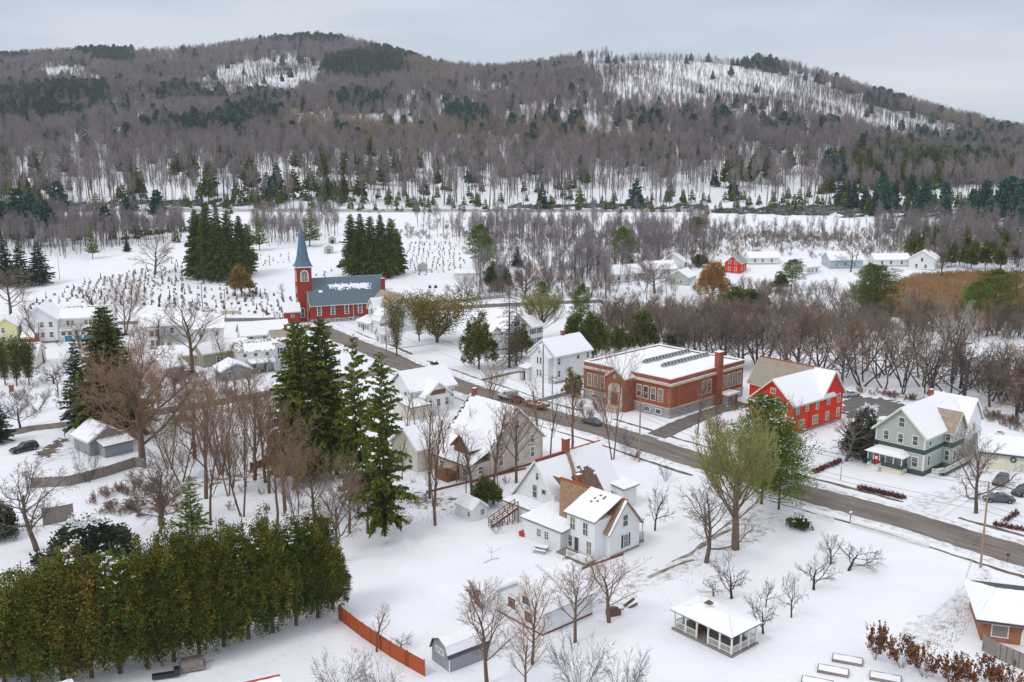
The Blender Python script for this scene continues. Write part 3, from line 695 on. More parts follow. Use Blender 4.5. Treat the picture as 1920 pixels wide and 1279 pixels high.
# ---- grey-green house
h = House('sage_house', 'pale sage two and a half storey house with dark green band and enclosed porch', gp(1729.4, 892), 43)
h.wall(0, 15, .0, 8.8, .9, 7.1, 'clap_sage', 11.2, 'x')
h.box('foundation', -.03, 15.02, -.03, 8.83, 0, .9, 'dark_green')
h.box('band', -.08, 15.05, -.08, 8.88, 3.85, 4.75, 'dark_green')
mb = MB(); mb.box(-.12, 15.08, -.12, 8.92, 3.76, 3.85); mb.box(-.12, 15.08, -.12, 8.92, 4.75, 4.8); h.part('belt_trim', mb, 'trim')
h.corner([(-.02, -.02)], .9, 7.1); mb = MB(); mb.box(-.05, .03, 8.6, 8.86, .9, 7.1); h.part('corner_board', mb, 'trim')
h.gable(0, 15.4, 0, 8.8, 7.1, 11.2, 'shingle_tan', 'x', ov=.55, rake=.55, trim='trim_cream')
h.wall(7.4, 12.0, -1.5, 4, .9, 7.0, 'clap_sage', 9.6, 'y')
h.box('bay_foundation', 7.35, 12.05, -1.55, -.04, 0, .9, 'dark_green')
h.box('bay_band', 7.3, 12.1, -1.6, -.09, 3.87, 4.73, 'dark_green')
h.gable(7.4, 12.0, -1.5, 4.2, 7.0, 9.8, 'shingle_tan', 'y', ov=.5, rake=.5, trim='trim_cream', drop=[edge_drop(.1, .1, 3, lambda u, v, r: u > .12 or v > .5+.2*r.random()), edge_drop(.1, .1, 4)])
h.wall(15.0, 21.5, -.6, 7.4, .0, 6.6, 'clap_white', 10.2, 'y'); h.gable(15.2, 21.5, -.6, 7.4, 6.6, 10.4, 'shingle_grey', 'y', ov=.5)
for y_, z_ in ((1.7, 5.25), (4.3, 5.15), (6.9, 5.2)): h.win('a', 0, y_, z_, .85, 1.55)
h.win('a', 0, 4.3, 7.95, .95, 1.6); h.win('a', 0, 1.5, 1.45, 1.0, 1.7, glass='glass')
h.win('b', 0, 1.9, 5.2, .75, 1.5); h.win('b', 0, 1.9, 1.6, .8, 1.7); h.win('b', -1.5, 8.6, 5.0, .9, 1.6, cols=1); h.win('b', -1.5, 10.8, 5.0, .9, 1.6); h.win('b', -1.5, 8.6, 1.5, .9, 1.7); h.win('b', -1.5, 10.8, 1.5, .9, 1.7)
h.win('a', 7.4, -.75, 5.0, .7, 1.6); h.win('a', 7.4, -.75, 1.5, .7, 1.7)
h.win('b', -1.5, 9.7, 7.75, 1.1, .5, arch=True, rows=1, cols=2); h.win('b', 0, 13.6, 5.0, .8, 1.5)
h.win('b', -.6, 18.2, 4.6, .9, 1.5)
h.chimney(12.0, 4.9, 10.5, 12.2)
# enclosed porch
px0, px1, py0, py1 = -2.3, -.09, 2.7, 8.9
h.box('porch_base', px0, px1, py0, py1, 1.0, 1.75, 'dark_green'); h.box('porch_skirt', px0+.05, px1, py0+.05, py1-.05, 0, 1.0, 'trim_cream')
mb = MB()
for y_ in (2.7, 4.15, 5.6, 6.65, 7.75, 8.78): mb.box(px0, px0+.14, y_, y_+.14, 1.75, 3.1)
mb.box(px0, px0+.14, py0+.14, py1, 2.95, 3.1); mb.box(px1-.14, px1, py0, py0+.14, 1.75, 3.1); mb.box(px0+.14, px1-.14, py0, py0+.1, 2.95, 3.1); h.part('porch_frame', mb, 'trim')
mb = MB(); mb.box(px0+.05, px0+.09, py0+.15, 6.64, 1.76, 2.94); mb.box(px0+.15, px1-.15, py0+.04, py0+.08, 1.76, 2.94); mb.box(px0+.05, px0+.09, 7.9, 8.77, 1.76, 2.94); h.part('porch_glazing', mb, 'glass')
mb = MB(); mb.box(px0-.03, px0+.04, 6.8, 7.74, .7, 2.95); dr = h.part('porch_door', mb, 'door_red'); mb = MB(); mb.box(px0-.05, px0-.035, 7.05, 7.5, 1.95, 2.5); h.part('pane', mb, 'trim', dr)
rz_ = 3.12
mb = MB(); mb.prism([(px0-.4, py0-.4, rz_), (px0-.4, py1+.4, rz_), (px1+.02, py1+.4, rz_), (px1+.02, py0-.4, rz_)], [(px0-.4, py0-.4, rz_+.1), (px0-.4, py1+.4, rz_+.1), (px1+.02, py1+.4, rz_+.1), (px1+.02, py0-.4, rz_+.1)]); pr = h.part('porch_roof', mb, 'trim_cream')
mb = MB(); mb.prism([(px0-.4, py0-.4, rz_+.1), (px0-.4, py1+.4, rz_+.1), (px1+.01, py1+.4, rz_+.1), (px1+.01, py0-.4, rz_+.1)], [(px0+.6, py0+.9, 3.85), (px0+.6, py1-.9, 3.85), (px1+.01, py1-.9, 4.0), (px1+.01, py0+.9, 4.0)]); h.part('snow_cover', mb, 'roof_snow', pr)
mb = MB()
for k in range(4): mb.box(px0-.3*(4-k)-.05, px0-.3*(3-k)-.05, 6.5, 8.1, 0, .22*(k+1))
h.part('steps', mb, 'trim'); h.rail([(px0-1.2, 6.45), (px0, 6.45)], .5, .9); h.rail([(px0-1.2, 8.15), (px0, 8.15)], .5, .9)
mb = MB()
for k in range(12): t = k*math.pi/6; mb.cone((px0-.06, 6.0+.28*math.cos(t), 2.2+.28*math.sin(t)), (px0-.12, 6.0+.28*math.cos(t+.5), 2.2+.28*math.sin(t+.5)), .09, .07, 5)
h.part('wreath', mb, 'needle_dark')
h.box('side_deck', 2.6, 13, -2.7, -1.6, .3, .75, 'dark_green'); h.rail([(.3, -1.5), (2.6, -2.7), (13, -2.7)], .75, .9)

# ---- white farmhouse in the middle
h = House('white_farmhouse', 'white farmhouse with steep snowy and patchy slate roofs, red ridges and stairs at side', gp(1143, 1047), 43)
h.wall(.0, 6.2, 0, 8.4, .0, 4.0, 'clap_white', 7.6, 'y'); h.wall(3.15, 6.2, 8.41, 13, 0, 4.0, 'clap_white')
def f_drop(u, v, r): return u < .48 or v > .97
h.roofq([[(-.5, 9.2, 3.6), (-.5, -.4, 3.6), (3.1, -.4, 7.77), (3.1, 12.5, 7.77)], [(6.7, -.4, 3.6), (6.7, 14, 3.6), (3.1, 14, 7.77), (3.1, -.4, 7.77)]], 'slate_tan', drop=[edge_drop(.25, .1, 1, lambda u, v, r: u < .97), edge_drop(.1, .1, 2)])
h.ridge((3.1, -.4, 7.84), (3.1, 12.5, 7.84))
h.wall(-2.1, 3.0, .9, 6.1, .02, 5.7, 'clap_white', name='wall')
h.roofq([[(-2.5, 6.4, 5.75), (-2.5, .6, 5.75), (3.12, .6, 7.95), (3.12, 6.4, 7.95)]], 'slate_brown', drop=edge_drop(.1, .1, 9, lambda u, v, r: (.3 < u < .7 and .55 < v < .85 and r.random() < .3)), st=.1)
h.wall(-3.4, 2.88, 6.12, 13.4, 0, 3.2, 'clap_white')
h.roofq([[(-3.8, 13.8, 3.25), (-3.8, 5.4, 3.25), (2.6, 5.4, 3.95), (2.6, 13.8, 3.95)]], 'shingle_dark')
# rear block
h.wall(2.9, 16.6, 12.6, 22.1, 0, 3.0, 'clap_white', 9.2, 'x')
def b_drop(u, v, r):
    n_ = .5+.5*math.sin(u*23+v*9)*math.cos(v*17-u*5)
    return (.36 < u < .72 and v < .56-.9*abs(u-.54)+.15*n_) or (u < .25 and v < .12+.1*n_) or (u < .45 and v > .93) or (.1 < u < .3 and v < .45 and r.random() < .12)
h.gable(2.9, 16.6, 12.6, 22.1, 3.0, 9.2, 'slate_brown', 'x', ov=.4, rake=.35, drop=[edge_drop(.2, .1, 12, b_drop), edge_drop(.1, .1, 13)])
h.ridge((2.6, 17.35, 9.44), (17, 17.35, 9.44))
h.chimney(9.2, 17.35, 8.8, 11.2, 'brick_red', .45, .45)
mb = MB(); mb.beam((9.2, 16.9, 9.25), (7.9, 12.7, 3.85), .5, .28); h.part('chimney_flashing', mb, 'slate_tan')
h.chimney(7.4, 12.9, 4.0, 7.0, 'brick_red', .45, .35)
h.wall(15.2, 18.2, 10.6, 13.6, 0, 3.6, 'clap_white'); h.roofq([[(18.5, 10.2, 3.6), (14.8, 10.2, 3.6), (14.8, 13.9, 3.95), (18.5, 13.9, 3.95)]], 'slate_blue')
# entry annex + wooden stair
h.wall(.2, 2.88, 14.9, 21.2, 0, 2.7, 'clap_white'); h.roofq([[(-.2, 21.5, 2.72), (-.2, 14.6, 2.72), (2.85, 14.6, 2.95), (2.85, 21.5, 2.95)]], 'shingle_dark')
h.win('a', 2.9, 17.6, 3.4, .9, 2.0); h.win('a', 2.9, 15.7, 4.4, .8, .7, rows=1); h.win('a', 2.9, 17.1, 6.3, .5, 1.1, rows=1); h.win('a', 2.9, 13.6, 4.0, .4, .7, rows=1)
h.win('a', -2.1, 5.0, 3.45, .85, 1.8, cols=2); h.win('a', -2.1, 2.6, 3.3, .85, 1.8, cols=2); h.win('a', -2.1, 1.9, .7, .85, 1.9, glass='glass_blind', cols=2)
h.win('a', -3.4, 10.3, 1.2, .75, 1.1, cols=2, rows=3); h.win('a', -3.4, 8.8, 1.2, .75, 1.1, cols=2, rows=3)
h.door('a', -2.1, 4.2, .55, .8, 2.0, 'glass'); h.win('a', -2.1, 5.4, .9, .7, 1.6)
h.win('b', 0, 3.1, 4.0, .95, 1.6); h.win('b', 0, 3.3, .9, .85, 1.8, shut=True, cols=2); h.win('a', .2, 20.2, 1.0, .5, .8, rows=1)
h.box('foundation', .05, 6.25, -.04, 1.6, 0, .4, 'stone_grey')
mb = MB(); mb.box(-4.3, -2.15, .4, 6.1, .35, .5); h.part('deck', mb, 'wood_grey'); mb = MB(); mb.box(-4.25, -2.4, .6, 3.4, .502, .58); h.part('snow_cover', mb, 'roof_snow')
h.rail([(-4.3, .4), (-4.3, 4.0)], .5); h.rail([(-2.2, .4), (-4.3, .4)], .5)
h.box('deck_step', -5.0, -4.32, 4.2, 5.8, 0, .35, 'trim')
# stair
mb = MB(); a_, b_ = Vector((-.3, 18.3, 2.55)), Vector((-4.4, 19.6, .3))
for sd in (-.55, .55):
    o_ = Vector((.28, .96, 0))*sd; mb.beam(a_+o_, b_+o_, .08, .3); mb.beam(a_+o_+Vector((0, 0, 1)), b_+o_+Vector((0, 0, 1)), .09, .09); mb.beam(a_+o_+Vector((0, 0, .55)), b_+o_+Vector((0, 0, .55)), .06, .06)
    for k in range(6): p = a_+(b_-a_)*k/5+o_; mb.beam(Vector((p.x, p.y, 0)), p+Vector((0, 0, 1.05)), .1, .1)
st_ = h.part('outdoor_stair', mb, 'wood_brown')
mb = MB()
for k in range(12): p = a_+(b_-a_)*(k+.5)/12; mb.box(p.x-.16, p.x+.16, p.y-.5, p.y+.5, p.z+.02, p.z+.1)
h.part('tread', mb, 'roof_snow', st_)
# side porch on right
mb = MB(); mb.box(6.2, 8.0, .6, 6, 3.3, 3.45); h.part('porch_roof', mb, 'shingle_dark'); mb = MB(); mb.box(7.8, 7.92, .7, .82, .5, 3.3); mb.box(7.8, 7.92, 5.8, 5.92, .5, 3.3); h.part('porch_post', mb, 'trim'); h.box('porch_deck', 6.22, 8, .6, 6, 0, .5, 'wood_grey'); h.rail([(6.3, .66), (7.85, .66)], .5); h.rail([(7.85, .66), (7.85, 6)], .5)

# ---- white garage in front
h = House('garage_barn', 'white gable garage with small windows behind the bare trees, snowy roof', gp(1017, 1190), 41, 'garage')
h.wall(0, 8.2, 0, 8.1, .25, 2.9, 'clap_white', 5.4, 'x'); h.box('foundation', -.03, 8.23, -.03, 8.13, 0, .25, 'wood_brown')
h.gable(0, 8.2, 0, 8.1, 2.9, 5.4, 'shingle_dark', 'x', ov=.35, rake=.3)
h.win('a', 0, 5.4, 1.7, .9, .9, 'wood_brown', cols=2); h.win('a', 0, 2.4, 1.0, .9, .9, 'wood_brown', cols=2); h.win('a', 0, 2.9, 3.1, .8, .6, 'wood_brown', rows=1)
mb = MB(); mb.box(8.0, 8.24, -.05, 8.13, .3, 2.9); h.part('rear_trim', mb, 'trim')
# ---- gambrel shed
h = House('gambrel_shed', 'grey gambrel shed with white cross trim and snowy roof', gp(843, 1260), 38, 'shed')
prof = [(0, 0), (3.4, 0), (3.4, 1.75), (2.9, 2.75), (1.7, 3.3), (.5, 2.75), (0, 1.75)]
mb = MB(); mb.prism([(0, a_, b_) for a_, b_ in prof], [(5.2, a_, b_) for a_, b_ in prof]); h.part('wall', mb, 'clap_grey')
rp_ = [(-.15, 1.62), (.42, 2.88), (1.7, 3.45), (2.98, 2.88), (3.55, 1.62)]
h.roofq([[(5.45, rp_[i][0], rp_[i][1]), (-.25, rp_[i][0], rp_[i][1]), (-.25, rp_[i+1][0], rp_[i+1][1]), (5.45, rp_[i+1][0], rp_[i+1][1])] for i in range(4)], 'shingle_dark', t=.08, st=.09, drop=[edge_drop(.0, .0, 1, lambda u, v, r: v < .3)]+[lambda u, v, a, b: False]*3)
mb = MB()
for a_, b_ in (((-.03, 1.0, 1.5), (-.03, 2.6, 1.5)), ((-.03, 1.0, 2.2), (-.03, 2.6, 2.2)), ((-.03, 1.0, 1.5), (-.03, 1.0, 2.2)), ((-.03, 2.6, 1.5), (-.03, 2.6, 2.2)), ((-.03, 1.8, 1.5), (-.03, 1.8, 2.2)), ((-.03, 1.0, 1.5), (-.03, 1.8, 2.2)), ((-.03, 1.8, 1.5), (-.03, 2.6, 2.2))): mb.beam(a_, b_, .05, .09)
h.part('window', mb, 'trim'); mb = MB(); mb.box(-.04, .04, -.04, .06, 0, 1.7); h.part('corner_board', mb, 'trim')
# ---- little white shed
h = House('garden_shed', 'small white garden shed with snowy gable roof near the bare trees', gp(885, 979.5), 40, 'shed')
h.wall(0, 2.9, 0, 4.0, 0, 1.85, 'clap_white', 3.05, 'y'); h.gable(0, 2.9, 0, 4.0, 1.85, 3.05, 'shingle_dark', 'y', ov=.15, rake=.2); h.win('a', 0, .7, .8, .6, .7); h.win('b', 0, 2.0, .85, .7, .75, cols=2)
# ---- white house beside the school
h = House('white_house', 'tall white gable house with brick chimney between evergreens and the brick school', gp(1041.7, 719), 43)
h.wall(0, 12.2, 0, 8.6, 0, 6.8, 'clap_white', 10.0, 'x'); h.box('foundation', -.04, 12.24, -.04, 8.64, 0, .6, 'stone_grey')
h.gable(0, 12.2, 0, 8.6, 6.8, 10.0, 'shingle_grey', 'x', ov=.5, rake=.4)
h.wall(-1.5, .0, 1.0, 6.8, 0, 6.4, 'clap_white', 9.0, 'x'); h.gable(-1.5, .6, 1.0, 6.8, 6.4, 9.0, 'shingle_grey', 'x', ov=.35)
for z_ in (1.6, 4.6): h.win('a', -1.5, 3.5, z_, .5, 1.5); h.win('a', -1.5, 4.5, z_, .5, 1.5); h.win('b', 0, 1.1, z_, .8, 1.5)
h.win('a', -1.5, 4.0, 7.2, .5, .5, rows=1); h.win('b', 0, 7.6, 5.0, .8, .9, rows=1); h.win('b', 0, 11, 4.8, .8, 1.4); h.win('b', 0, 10, 1.6, .8, 1.4)
h.chimney(6.8, 4.5, 9.5, 11.2)
h.wall(-2.6, -1.5, 6.9, 9.4, 0, 3, 'clap_white'); h.roofq([[(-3.0, 9.8, 3.02), (-3.0, 6.6, 3.02), (0, 6.6, 3.6), (0, 9.8, 3.6)]], 'shingle_grey'); h.door('a', -2.6, 8.0, .3, .9, 2.0)
# ---- big house with brown gable, centre left
o_ = np.array(gp(1215/6.4+780, 290/6.4+720, 9)); 
h = House('rambling_house', 'large pale house with many snowy gables and brown porch behind slender bare trees', gp(883, 907.5), 43)
# local frame: x to the back right, y to the back left
h.wall(4.4, 16.8, 0, 12, 0, 5.0, 'clap_beige', 11.0, 'y'); h.gable(4.4, 16.8, 0, 12, 5.0, 11.0, 'shingle_dark', 'y', ov=.5, rake=.4, drop=[edge_drop(.2, .5, 1), edge_drop(.2, .2, 2)])
h.wall(-3.0, 4.38, 10.6, 18, 0, 4.0, 'clap_cream', 7.0, 'x'); h.gable(-3.0, 8, 10.6, 18, 4.0, 7.0, 'shingle_dark', 'x')
h.wall(0, 4.38, 0.1, 10.5, 0, 3.0, 'clap_beige'); h.roofq([[(-.5, 10.5, 3.02), (-.5, -.3, 3.02), (4.6, -.3, 5.1), (4.6, 10.5, 5.1)]], 'shingle_dark')
h.wall(1.6, 7.0, 2.0, 6.2, 3.6, 5.2, 'shake_brown', 7.2, 'x', name='dormer'); h.gable(1.4, 7.4, 2.0, 6.2, 5.2, 7.2, 'shake_brown', 'x', ov=.5, rake=.4, trim=None)
for z_ in (1.4, 7.4): h.win('b', 0, 10.6, z_, .9, 1.5)
for x_ in (6.8, 14.2): h.win('b', 0, x_, 1.6, .9, 1.7); h.win('b', 0, x_, 4.2, .9, 1.4)
for y_ in (1.6, 7.6): h.win('a', 0, y_, 1.0, .9, 1.2)
for y_ in (12.5, 15.5): h.win('a', -3, y_, 1.2, 1.0, 1.5)
h.win('b', .1, 2.2, 1.2, .9, 1.2)
h.box('porch_skirt', -2.6, -.02, 3.0, 6.4, 0, 1.2, 'shake_brown'); h.rail([(-2.5, 6.4), (-2.5, 3.1), (-.1, 3.1)], 1.2, 1.1, 'wood_brown', step=.2)
h.chimney(10.6, 11.2, 10.4, 12.3); h.box('foundation', .05, 16.7, -.05, -.01, 0, .5, 'wood_brown')
# ---- house left of it
h = House('brown_gable_house', 'white house with brown shingled front gable beside the street, snowy roof', gp(852, 760), 38)
h.wall(-11, 0, 0, 8, 0, 5.0, 'clap_white', 8.2, 'x'); h.gable(-11, 0, 0, 8, 5.0, 8.2, 'shingle_dark', 'x', ov=.6, rake=.5)
h.wall(-9, -2.5, -2.4, 2, 0, 3.8, 'clap_white', 6.4, 'y'); h.box('gable_shingles', -7.6, -3.9, -2.46, -2.41, 3.9, 4.9, 'shake_brown'); h.gable(-9, -2.5, -2.4, 2.4, 3.8, 6.4, 'slate_brown', 'y', ov=.5, rake=.5)
for x_ in (-1.2, -7.8, -5.7, -3.6): h.win('b', 0 if x_ > -2 else -2.4, x_, 2.2 if x_ > -2 else 1.4, .8, 1.5, shut=x_ > -2)
for y_ in (2, 6): h.win('a', -11, y_, 2.8, .9, 1.5); h.win('a', -11, y_, .8, .9, 1.4)
h.wall(-13.8, -9.1, -4.4, 2.5, 0, 2.8, 'clap_cream'); h.roofq([[(-9.1, -4.8, 2.82), (-14.2, -4.8, 2.82), (-14.2, 2.9, 3.6), (-9.1, 2.9, 3.6)]], 'shingle_dark')
# ---- church
h = House('church', 'red brick church with blue metal roof and tall blue steeple by the cemetery', (-62.9, 304.5), 22, 'church')
NL, NW = 24.0, 12.6
h.wall(0, NL, 0, NW, 1.2, 6.1, 'brick_church', 13.2, 'x'); h.box('foundation', -.1, NL+.1, -.1, NW+.1, 0, 1.2, 'stone_grey')
h.gable(0, NL, 0, NW, 6.1, 13.2, 'metal_blue', 'x', ov=.7, rake=.5, drop=[edge_drop(0, 0, 5, lambda u, v, r: not (.26+.06*r.random() < u < .84-.05*r.random() and .56-.12*u+.12*r.random() < v < .76-.06*r.random()) and not (.15 < u < .19 and .47 < v < .52)), edge_drop(.3, .2, 7)], st=.04)
for x_ in (2.6, 6.9, 11.3, 15.6, 19.9):
    h.win('b', 0, x_, 2.3, 1.0, 2.6, 'trim', 'glass', rows=3, arch=True, fw=.22)
    h.win('b', -.1, x_+1.2, .25, 1.1, .7, 'trim', rows=1)
for x_ in (13.4, 22.2): mb = MB(); mb.cone((x_, -.1, 1.2), (x_, -.1, 6), .09, .09); h.part('downspout', mb, 'trim')
h.win('a', 0, 2.6, 3.6, .7, 1.4, 'trim', rows=2, arch=True, fw=.16)
h.chimney(NL-.4, 1.3, 5.0, 12.6, 'brick_church', .6, .6)
# rear apse
h.wall(NL+.02, NL+4, 2.5, NW-2.5, 0, 5, 'brick_church', 8.5, 'x'); h.gable(NL+.1, NL+4, 2.5, NW-2.5, 5, 8.5, 'metal_blue', 'x')
# tower
tx, ty = -3.3, 3.0; TW = 4.5
mb = MB(); mb.box(tx, tx+TW, ty, ty+TW, 0, 17.2); tw = h.part('tower', mb, 'brick_church')
mb = MB(); mb.box(tx-.5, tx+TW+.5, ty-.5, ty+TW+.5, 17.2, 17.55); h.part('cornice', mb, 'trim', tw)
mb = MB(); lev = [(2.85, 17.55), (2.2, 18.9), (1.75, 20.6), (1.2, 24.3), (.55, 28.2), (.06, 30.4)]
cx_, cy_ = tx+TW/2, ty+TW/2
for (r0, z0), (r1, z1) in zip(lev[:-1], lev[1:]):
    n_ = 8
    pa = [(cx_+r0*1.06*math.cos(math.pi/4*k+math.pi/8), cy_+r0*1.06*math.sin(math.pi/4*k+math.pi/8), z0) for k in range(n_)]
    pb = [(cx_+r1*1.06*math.cos(math.pi/4*k+math.pi/8), cy_+r1*1.06*math.sin(math.pi/4*k+math.pi/8), z1) for k in range(n_)]
    k0 = len(mb.v); mb.v += pa+pb
    for k in range(n_): mb.f.append((k0+k, k0+(k+1) % n_, k0+n_+(k+1) % n_, k0+n_+k)); mb.m.append(0)
sp = h.part('steeple', mb, 'slate_blue'); mb = MB(); mb.box(tx-.45, tx+TW+.45, ty-.45, ty+TW+.45, 17.56, 17.66); h.part('eave', mb, 'slate_blue', sp)
mb = MB(); mb.beam((cx_, cy_, 30.3), (cx_, cy_, 31.6), .09, .09); mb.beam((cx_-.35, cy_, 31.1), (cx_+.35, cy_, 31.1), .08, .08); h.part('cross', mb, 'trim', sp)
h.win('b', ty, cx_, 12.9, 1.9, 2.3, 'trim', 'glass_blind', rows=2, cols=2, arch=True, fw=.3); h.win('a', tx, cy_, 12.9, 1.5, 2.3, 'trim', 'glass_blind', rows=2, cols=2, arch=True, fw=.25)
h.win('a', tx, cy_, 9.0, .8, 1.5, 'trim', 'glass_blind', arch=True, fw=.16); h.win('a', tx, cy_, 4.2, 1.5, 2.4, 'trim', 'glass_blind', rows=2, arch=True, fw=.25); h.win('b', ty, tx+1.2, 1.5, 1.0, 2.4, 'trim', 'glass', arch=True, fw=.2)
# gabled porch at the foot of the tower
h.wall(-8.2, tx-.02, .8, 4.6, 0, 4.0, 'brick_church', 6.2, 'x', name='porch'); h.gable(-8.2, tx-.02, .8, 4.6, 4.0, 6.2, 'metal_blue', 'x', ov=.3, rake=.3)
h.win('a', -8.2, 2.7, 1.0, 1.1, 1.6, 'trim', arch=True, fw=.2); h.win('b', .8, -5.6, 2.2, .9, .6, 'trim', rows=1); h.win('a', -8.2, 2.7, 4.5, .4, .5, 'trim', rows=1, fw=.15)
# ---- white victorian
h = House('victorian_house', 'white house with dormer, arched window and wraparound porch beside the church', gp(726, 625), 38)
h.wall(0, 9.5, 0, 10.5, 0, 6.8, 'clap_white', 11.4, 'y'); h.gable(0, 9.5, 0, 10.5, 6.8, 11.4, 'shingle_tan', 'y', snow=False, ov=.5, rake=.5)
h.wall(-1.2, 4, 4.8, 8.6, 4.2, 7.4, 'clap_white', 9.8, 'x', name='dormer'); h.gable(-1.2, 4.6, 4.8, 8.6, 7.4, 9.8, 'shingle_grey', 'x', ov=.35, rake=.4)
h.win('a', -1.2, 6.7, 5.0, 1.0, 1.3, arch=True, cols=2); h.win('a', -1.2, 5.6, 5.0, .4, 1.3); h.win('a', -1.2, 7.8, 5.0, .4, 1.3); h.win('a', -1.2, 6.7, 8.1, .5, .5, rows=1)
h.win('a', 0, 9.6, 4.8, .7, 1.4, shut=True); h.win('a', 0, 3.9, 4.8, .6, 1.4)
h.wall(-2.5, 2, -.2, 4.0, 0, 4.2, 'clap_white', 7.4, 'y', name='wall'); h.gable(-2.5, 2, -.2, 4.5, 4.2, 7.4, 'shingle_grey', 'y', ov=.3, rake=.3)
for x_ in (-1.5, .6): h.win('b', -.2, x_, 1.6, .8, 1.7, shut=True)
h.win('b', 0, 4.7, 8.3, .9, 1.5, shut=True); h.win('b', 0, 5.4, 4.4, .8, 1.5, shut=True); h.win('b', 0, 5.4, 1.4, .8, 1.5)
h.wall(-3.6, -.03, 4.1, 11.4, 0, 2.7, 'clap_white', name='porch'); h.roofq([[(-4.0, 11.8, 2.72), (-4.0, 3.8, 2.72), (0.3, 3.8, 4.1), (0.3, 11.8, 4.1)]], 'trim')
for y_ in (5.0, 6.4, 8.8, 10.2): h.win('a', -3.6, y_, .9, 1.0, 1.2, rows=1, cols=2)
h.door('a', -3.6, 7.6, .2, .9, 2.0)
h = House('playhouse', 'tiny white cottage with pointed roof in front of the white house', gp(714, 645), 38, 'shed')
h.wall(0, 3.0, 0, 3.0, 0, 2.6, 'clap_white', 4.4, 'x'); h.gable(0, 3, 0, 3, 2.6, 4.4, 'shingle_grey', 'x', ov=.25); h.win('a', 0, 1.5, .7, .7, 1.2); h.win('b', 0, 1.5, .7, .7, 1.2)
# ---- big white house behind thujas
h = House('columned_house', 'large white house with dark windows and columned entry behind two thin dead spruces', gp(946, 664), 43)
h.wall(0, 9, 0, 9.5, 0, 6.6, 'clap_white', 10.6, 'y'); h.gable(0, 9, 0, 9.5, 6.6, 10.6, 'shingle_grey', 'y', ov=.5, rake=.6)
h.wall(-4.5, -.02, 1.0, 8, 0, 5.6, 'clap_white', 7.6, 'y'); h.gable(-4.5, .5, 1.0, 8, 5.6, 7.6, 'shingle_grey', 'y')
h.wall(9.02, 16, 1.5, 8, 0, 5.8, 'clap_white', 8.2, 'x'); h.gable(9, 16, 1.5, 8, 5.8, 8.2, 'shingle_grey', 'x')
h.win('b', 0, 4.5, 7.2, 2.0, 1.3, cols=2, rows=1); h.win('b', 0, 2.5, 4.2, .9, 1.5, shut=True); h.win('b', 0, 6.8, 4.2, .9, 1.5, shut=True); h.win('b', 0, 2.5, 1.4, .9, 1.6, shut=True); h.win('b', 0, 6.8, 1.4, .9, 1.6, shut=True)
h.win('b', 1.5, 12, 3.9, 1.2, 1.4, shut=True); h.win('b', 1.5, 12, 1.0, 1.2, 1.6, shut=True); h.win('b', 1.5, 14.6, 3.9, 1.2, 1.4, shut=True); h.win('b', 1.5, 14.6, 1.0, 1.2, 1.6, shut=True)
h.win('a', -4.5, 4.0, 3.6, 1.4, 1.4, cols=2); h.door('a', -4.5, 3.6, .2, 1.2, 2.4); h.win('a', -4.5, 6.6, .9, 1, 1.5)
h.roofq([[(-6.4, 5.8, 3.0), (-6.4, 1.6, 3.0), (-4.45, 1.6, 3.5), (-4.45, 5.8, 3.5)]], 'trim', name='entry_roof')
mb = MB()
for y_ in (1.9, 5.5): mb.cone((-6.1, y_, 0), (-6.1, y_, 2.9), .16, .13, 8)
h.part('column', mb, 'trim')

def simple(name, label, px, py, X, Y, ze, zr, wm, rm='shingle_grey', axis='x', ang=43, wins_a=(), wins_b=(), chim=None, cat='house', group=None, found=.4, snow=True, ov=.4, drop=None, shut=False):
    p = at(px, py); h = House(name, label, (p.x, p.y), ang, cat, group, z=p.z)
    h.wall(0, X, 0, Y, 0, ze, wm, zr, axis); h.gable(0, X, 0, Y, ze, zr, rm, axis, ov=ov, snow=snow, drop=drop)
    if found: h.box('foundation', -.03, X+.03, -.03, Y+.03, 0, found, 'stone_grey')
    for y_, z_ in wins_a: h.win('a', 0, y_, z_, .85, 1.4, shut=shut)
    for x_, z_ in wins_b: h.win('b', 0, x_, z_, .85, 1.4, shut=shut)
    if chim: h.chimney(chim[0], chim[1], zr-1.2, zr+1.1)
    return h
def grid2(a, zs): return [(q, z_) for q in a for z_ in zs]
# ---- left side of the village
h = simple('yellow_house', 'pale yellow house at the left edge of the village beside red shed', -6, 648, 5.6, 12, 5.6, 7.6, 'clap_yellow', 'shingle_grey', 'y', 12, grid2((1.2, 5, 9), (1.0, 3.8)), [(2, 3.6), (2, 1), (5, 1)], drop=[edge_drop(.1, .1, 2, lambda u, v, r: v > .45), edge_drop(.1, .1, 4)])
h = simple('red_shed', 'little red shed with snowy roof next to the yellow house', 42, 650, 3, 4, 2.6, 3.6, 'clap_red', ang=12, cat='shed', found=0); h.door('a', 0, 2.0, 0, 2, 1.9, 'door_teal')
h = House('duplex_house', 'wide white house with blue garage doors below the cemetery', gp(111, 641), 14)
h.wall(.02, 14.5, 2, 10, 0, 6.4, 'clap_white', 9.0, 'x'); h.gable(.4, 14.5, 2, 10, 6.4, 9.0, 'shingle_grey', 'x', drop=[edge_drop(.1, .1, 3, lambda u, v, r: v > .8+.1*r.random() and r.random() < .6), None])
h.wall(-9.2, 0, -1.0, 11, .6, 6.8, 'clap_white', 10.2, 'y'); h.gable(-9.2, 0, -1.0, 11, 6.8, 10.2, 'shingle_grey', 'y', rake=.5, ov=.5, drop=[edge_drop(.1, .1, 3, lambda u, v, r: u > .55), edge_drop(.1, .1, 4)])
for x_ in (-7, -3.9, -1.6): h.win('b', -1, x_, 4.6, .95, 1.4); h.win('b', -1, x_, 1.7, .95, 1.4)
h.box('garage_skirt', -9.0, -.2, -.95, 10.5, 0, .6, 'wood_grey')
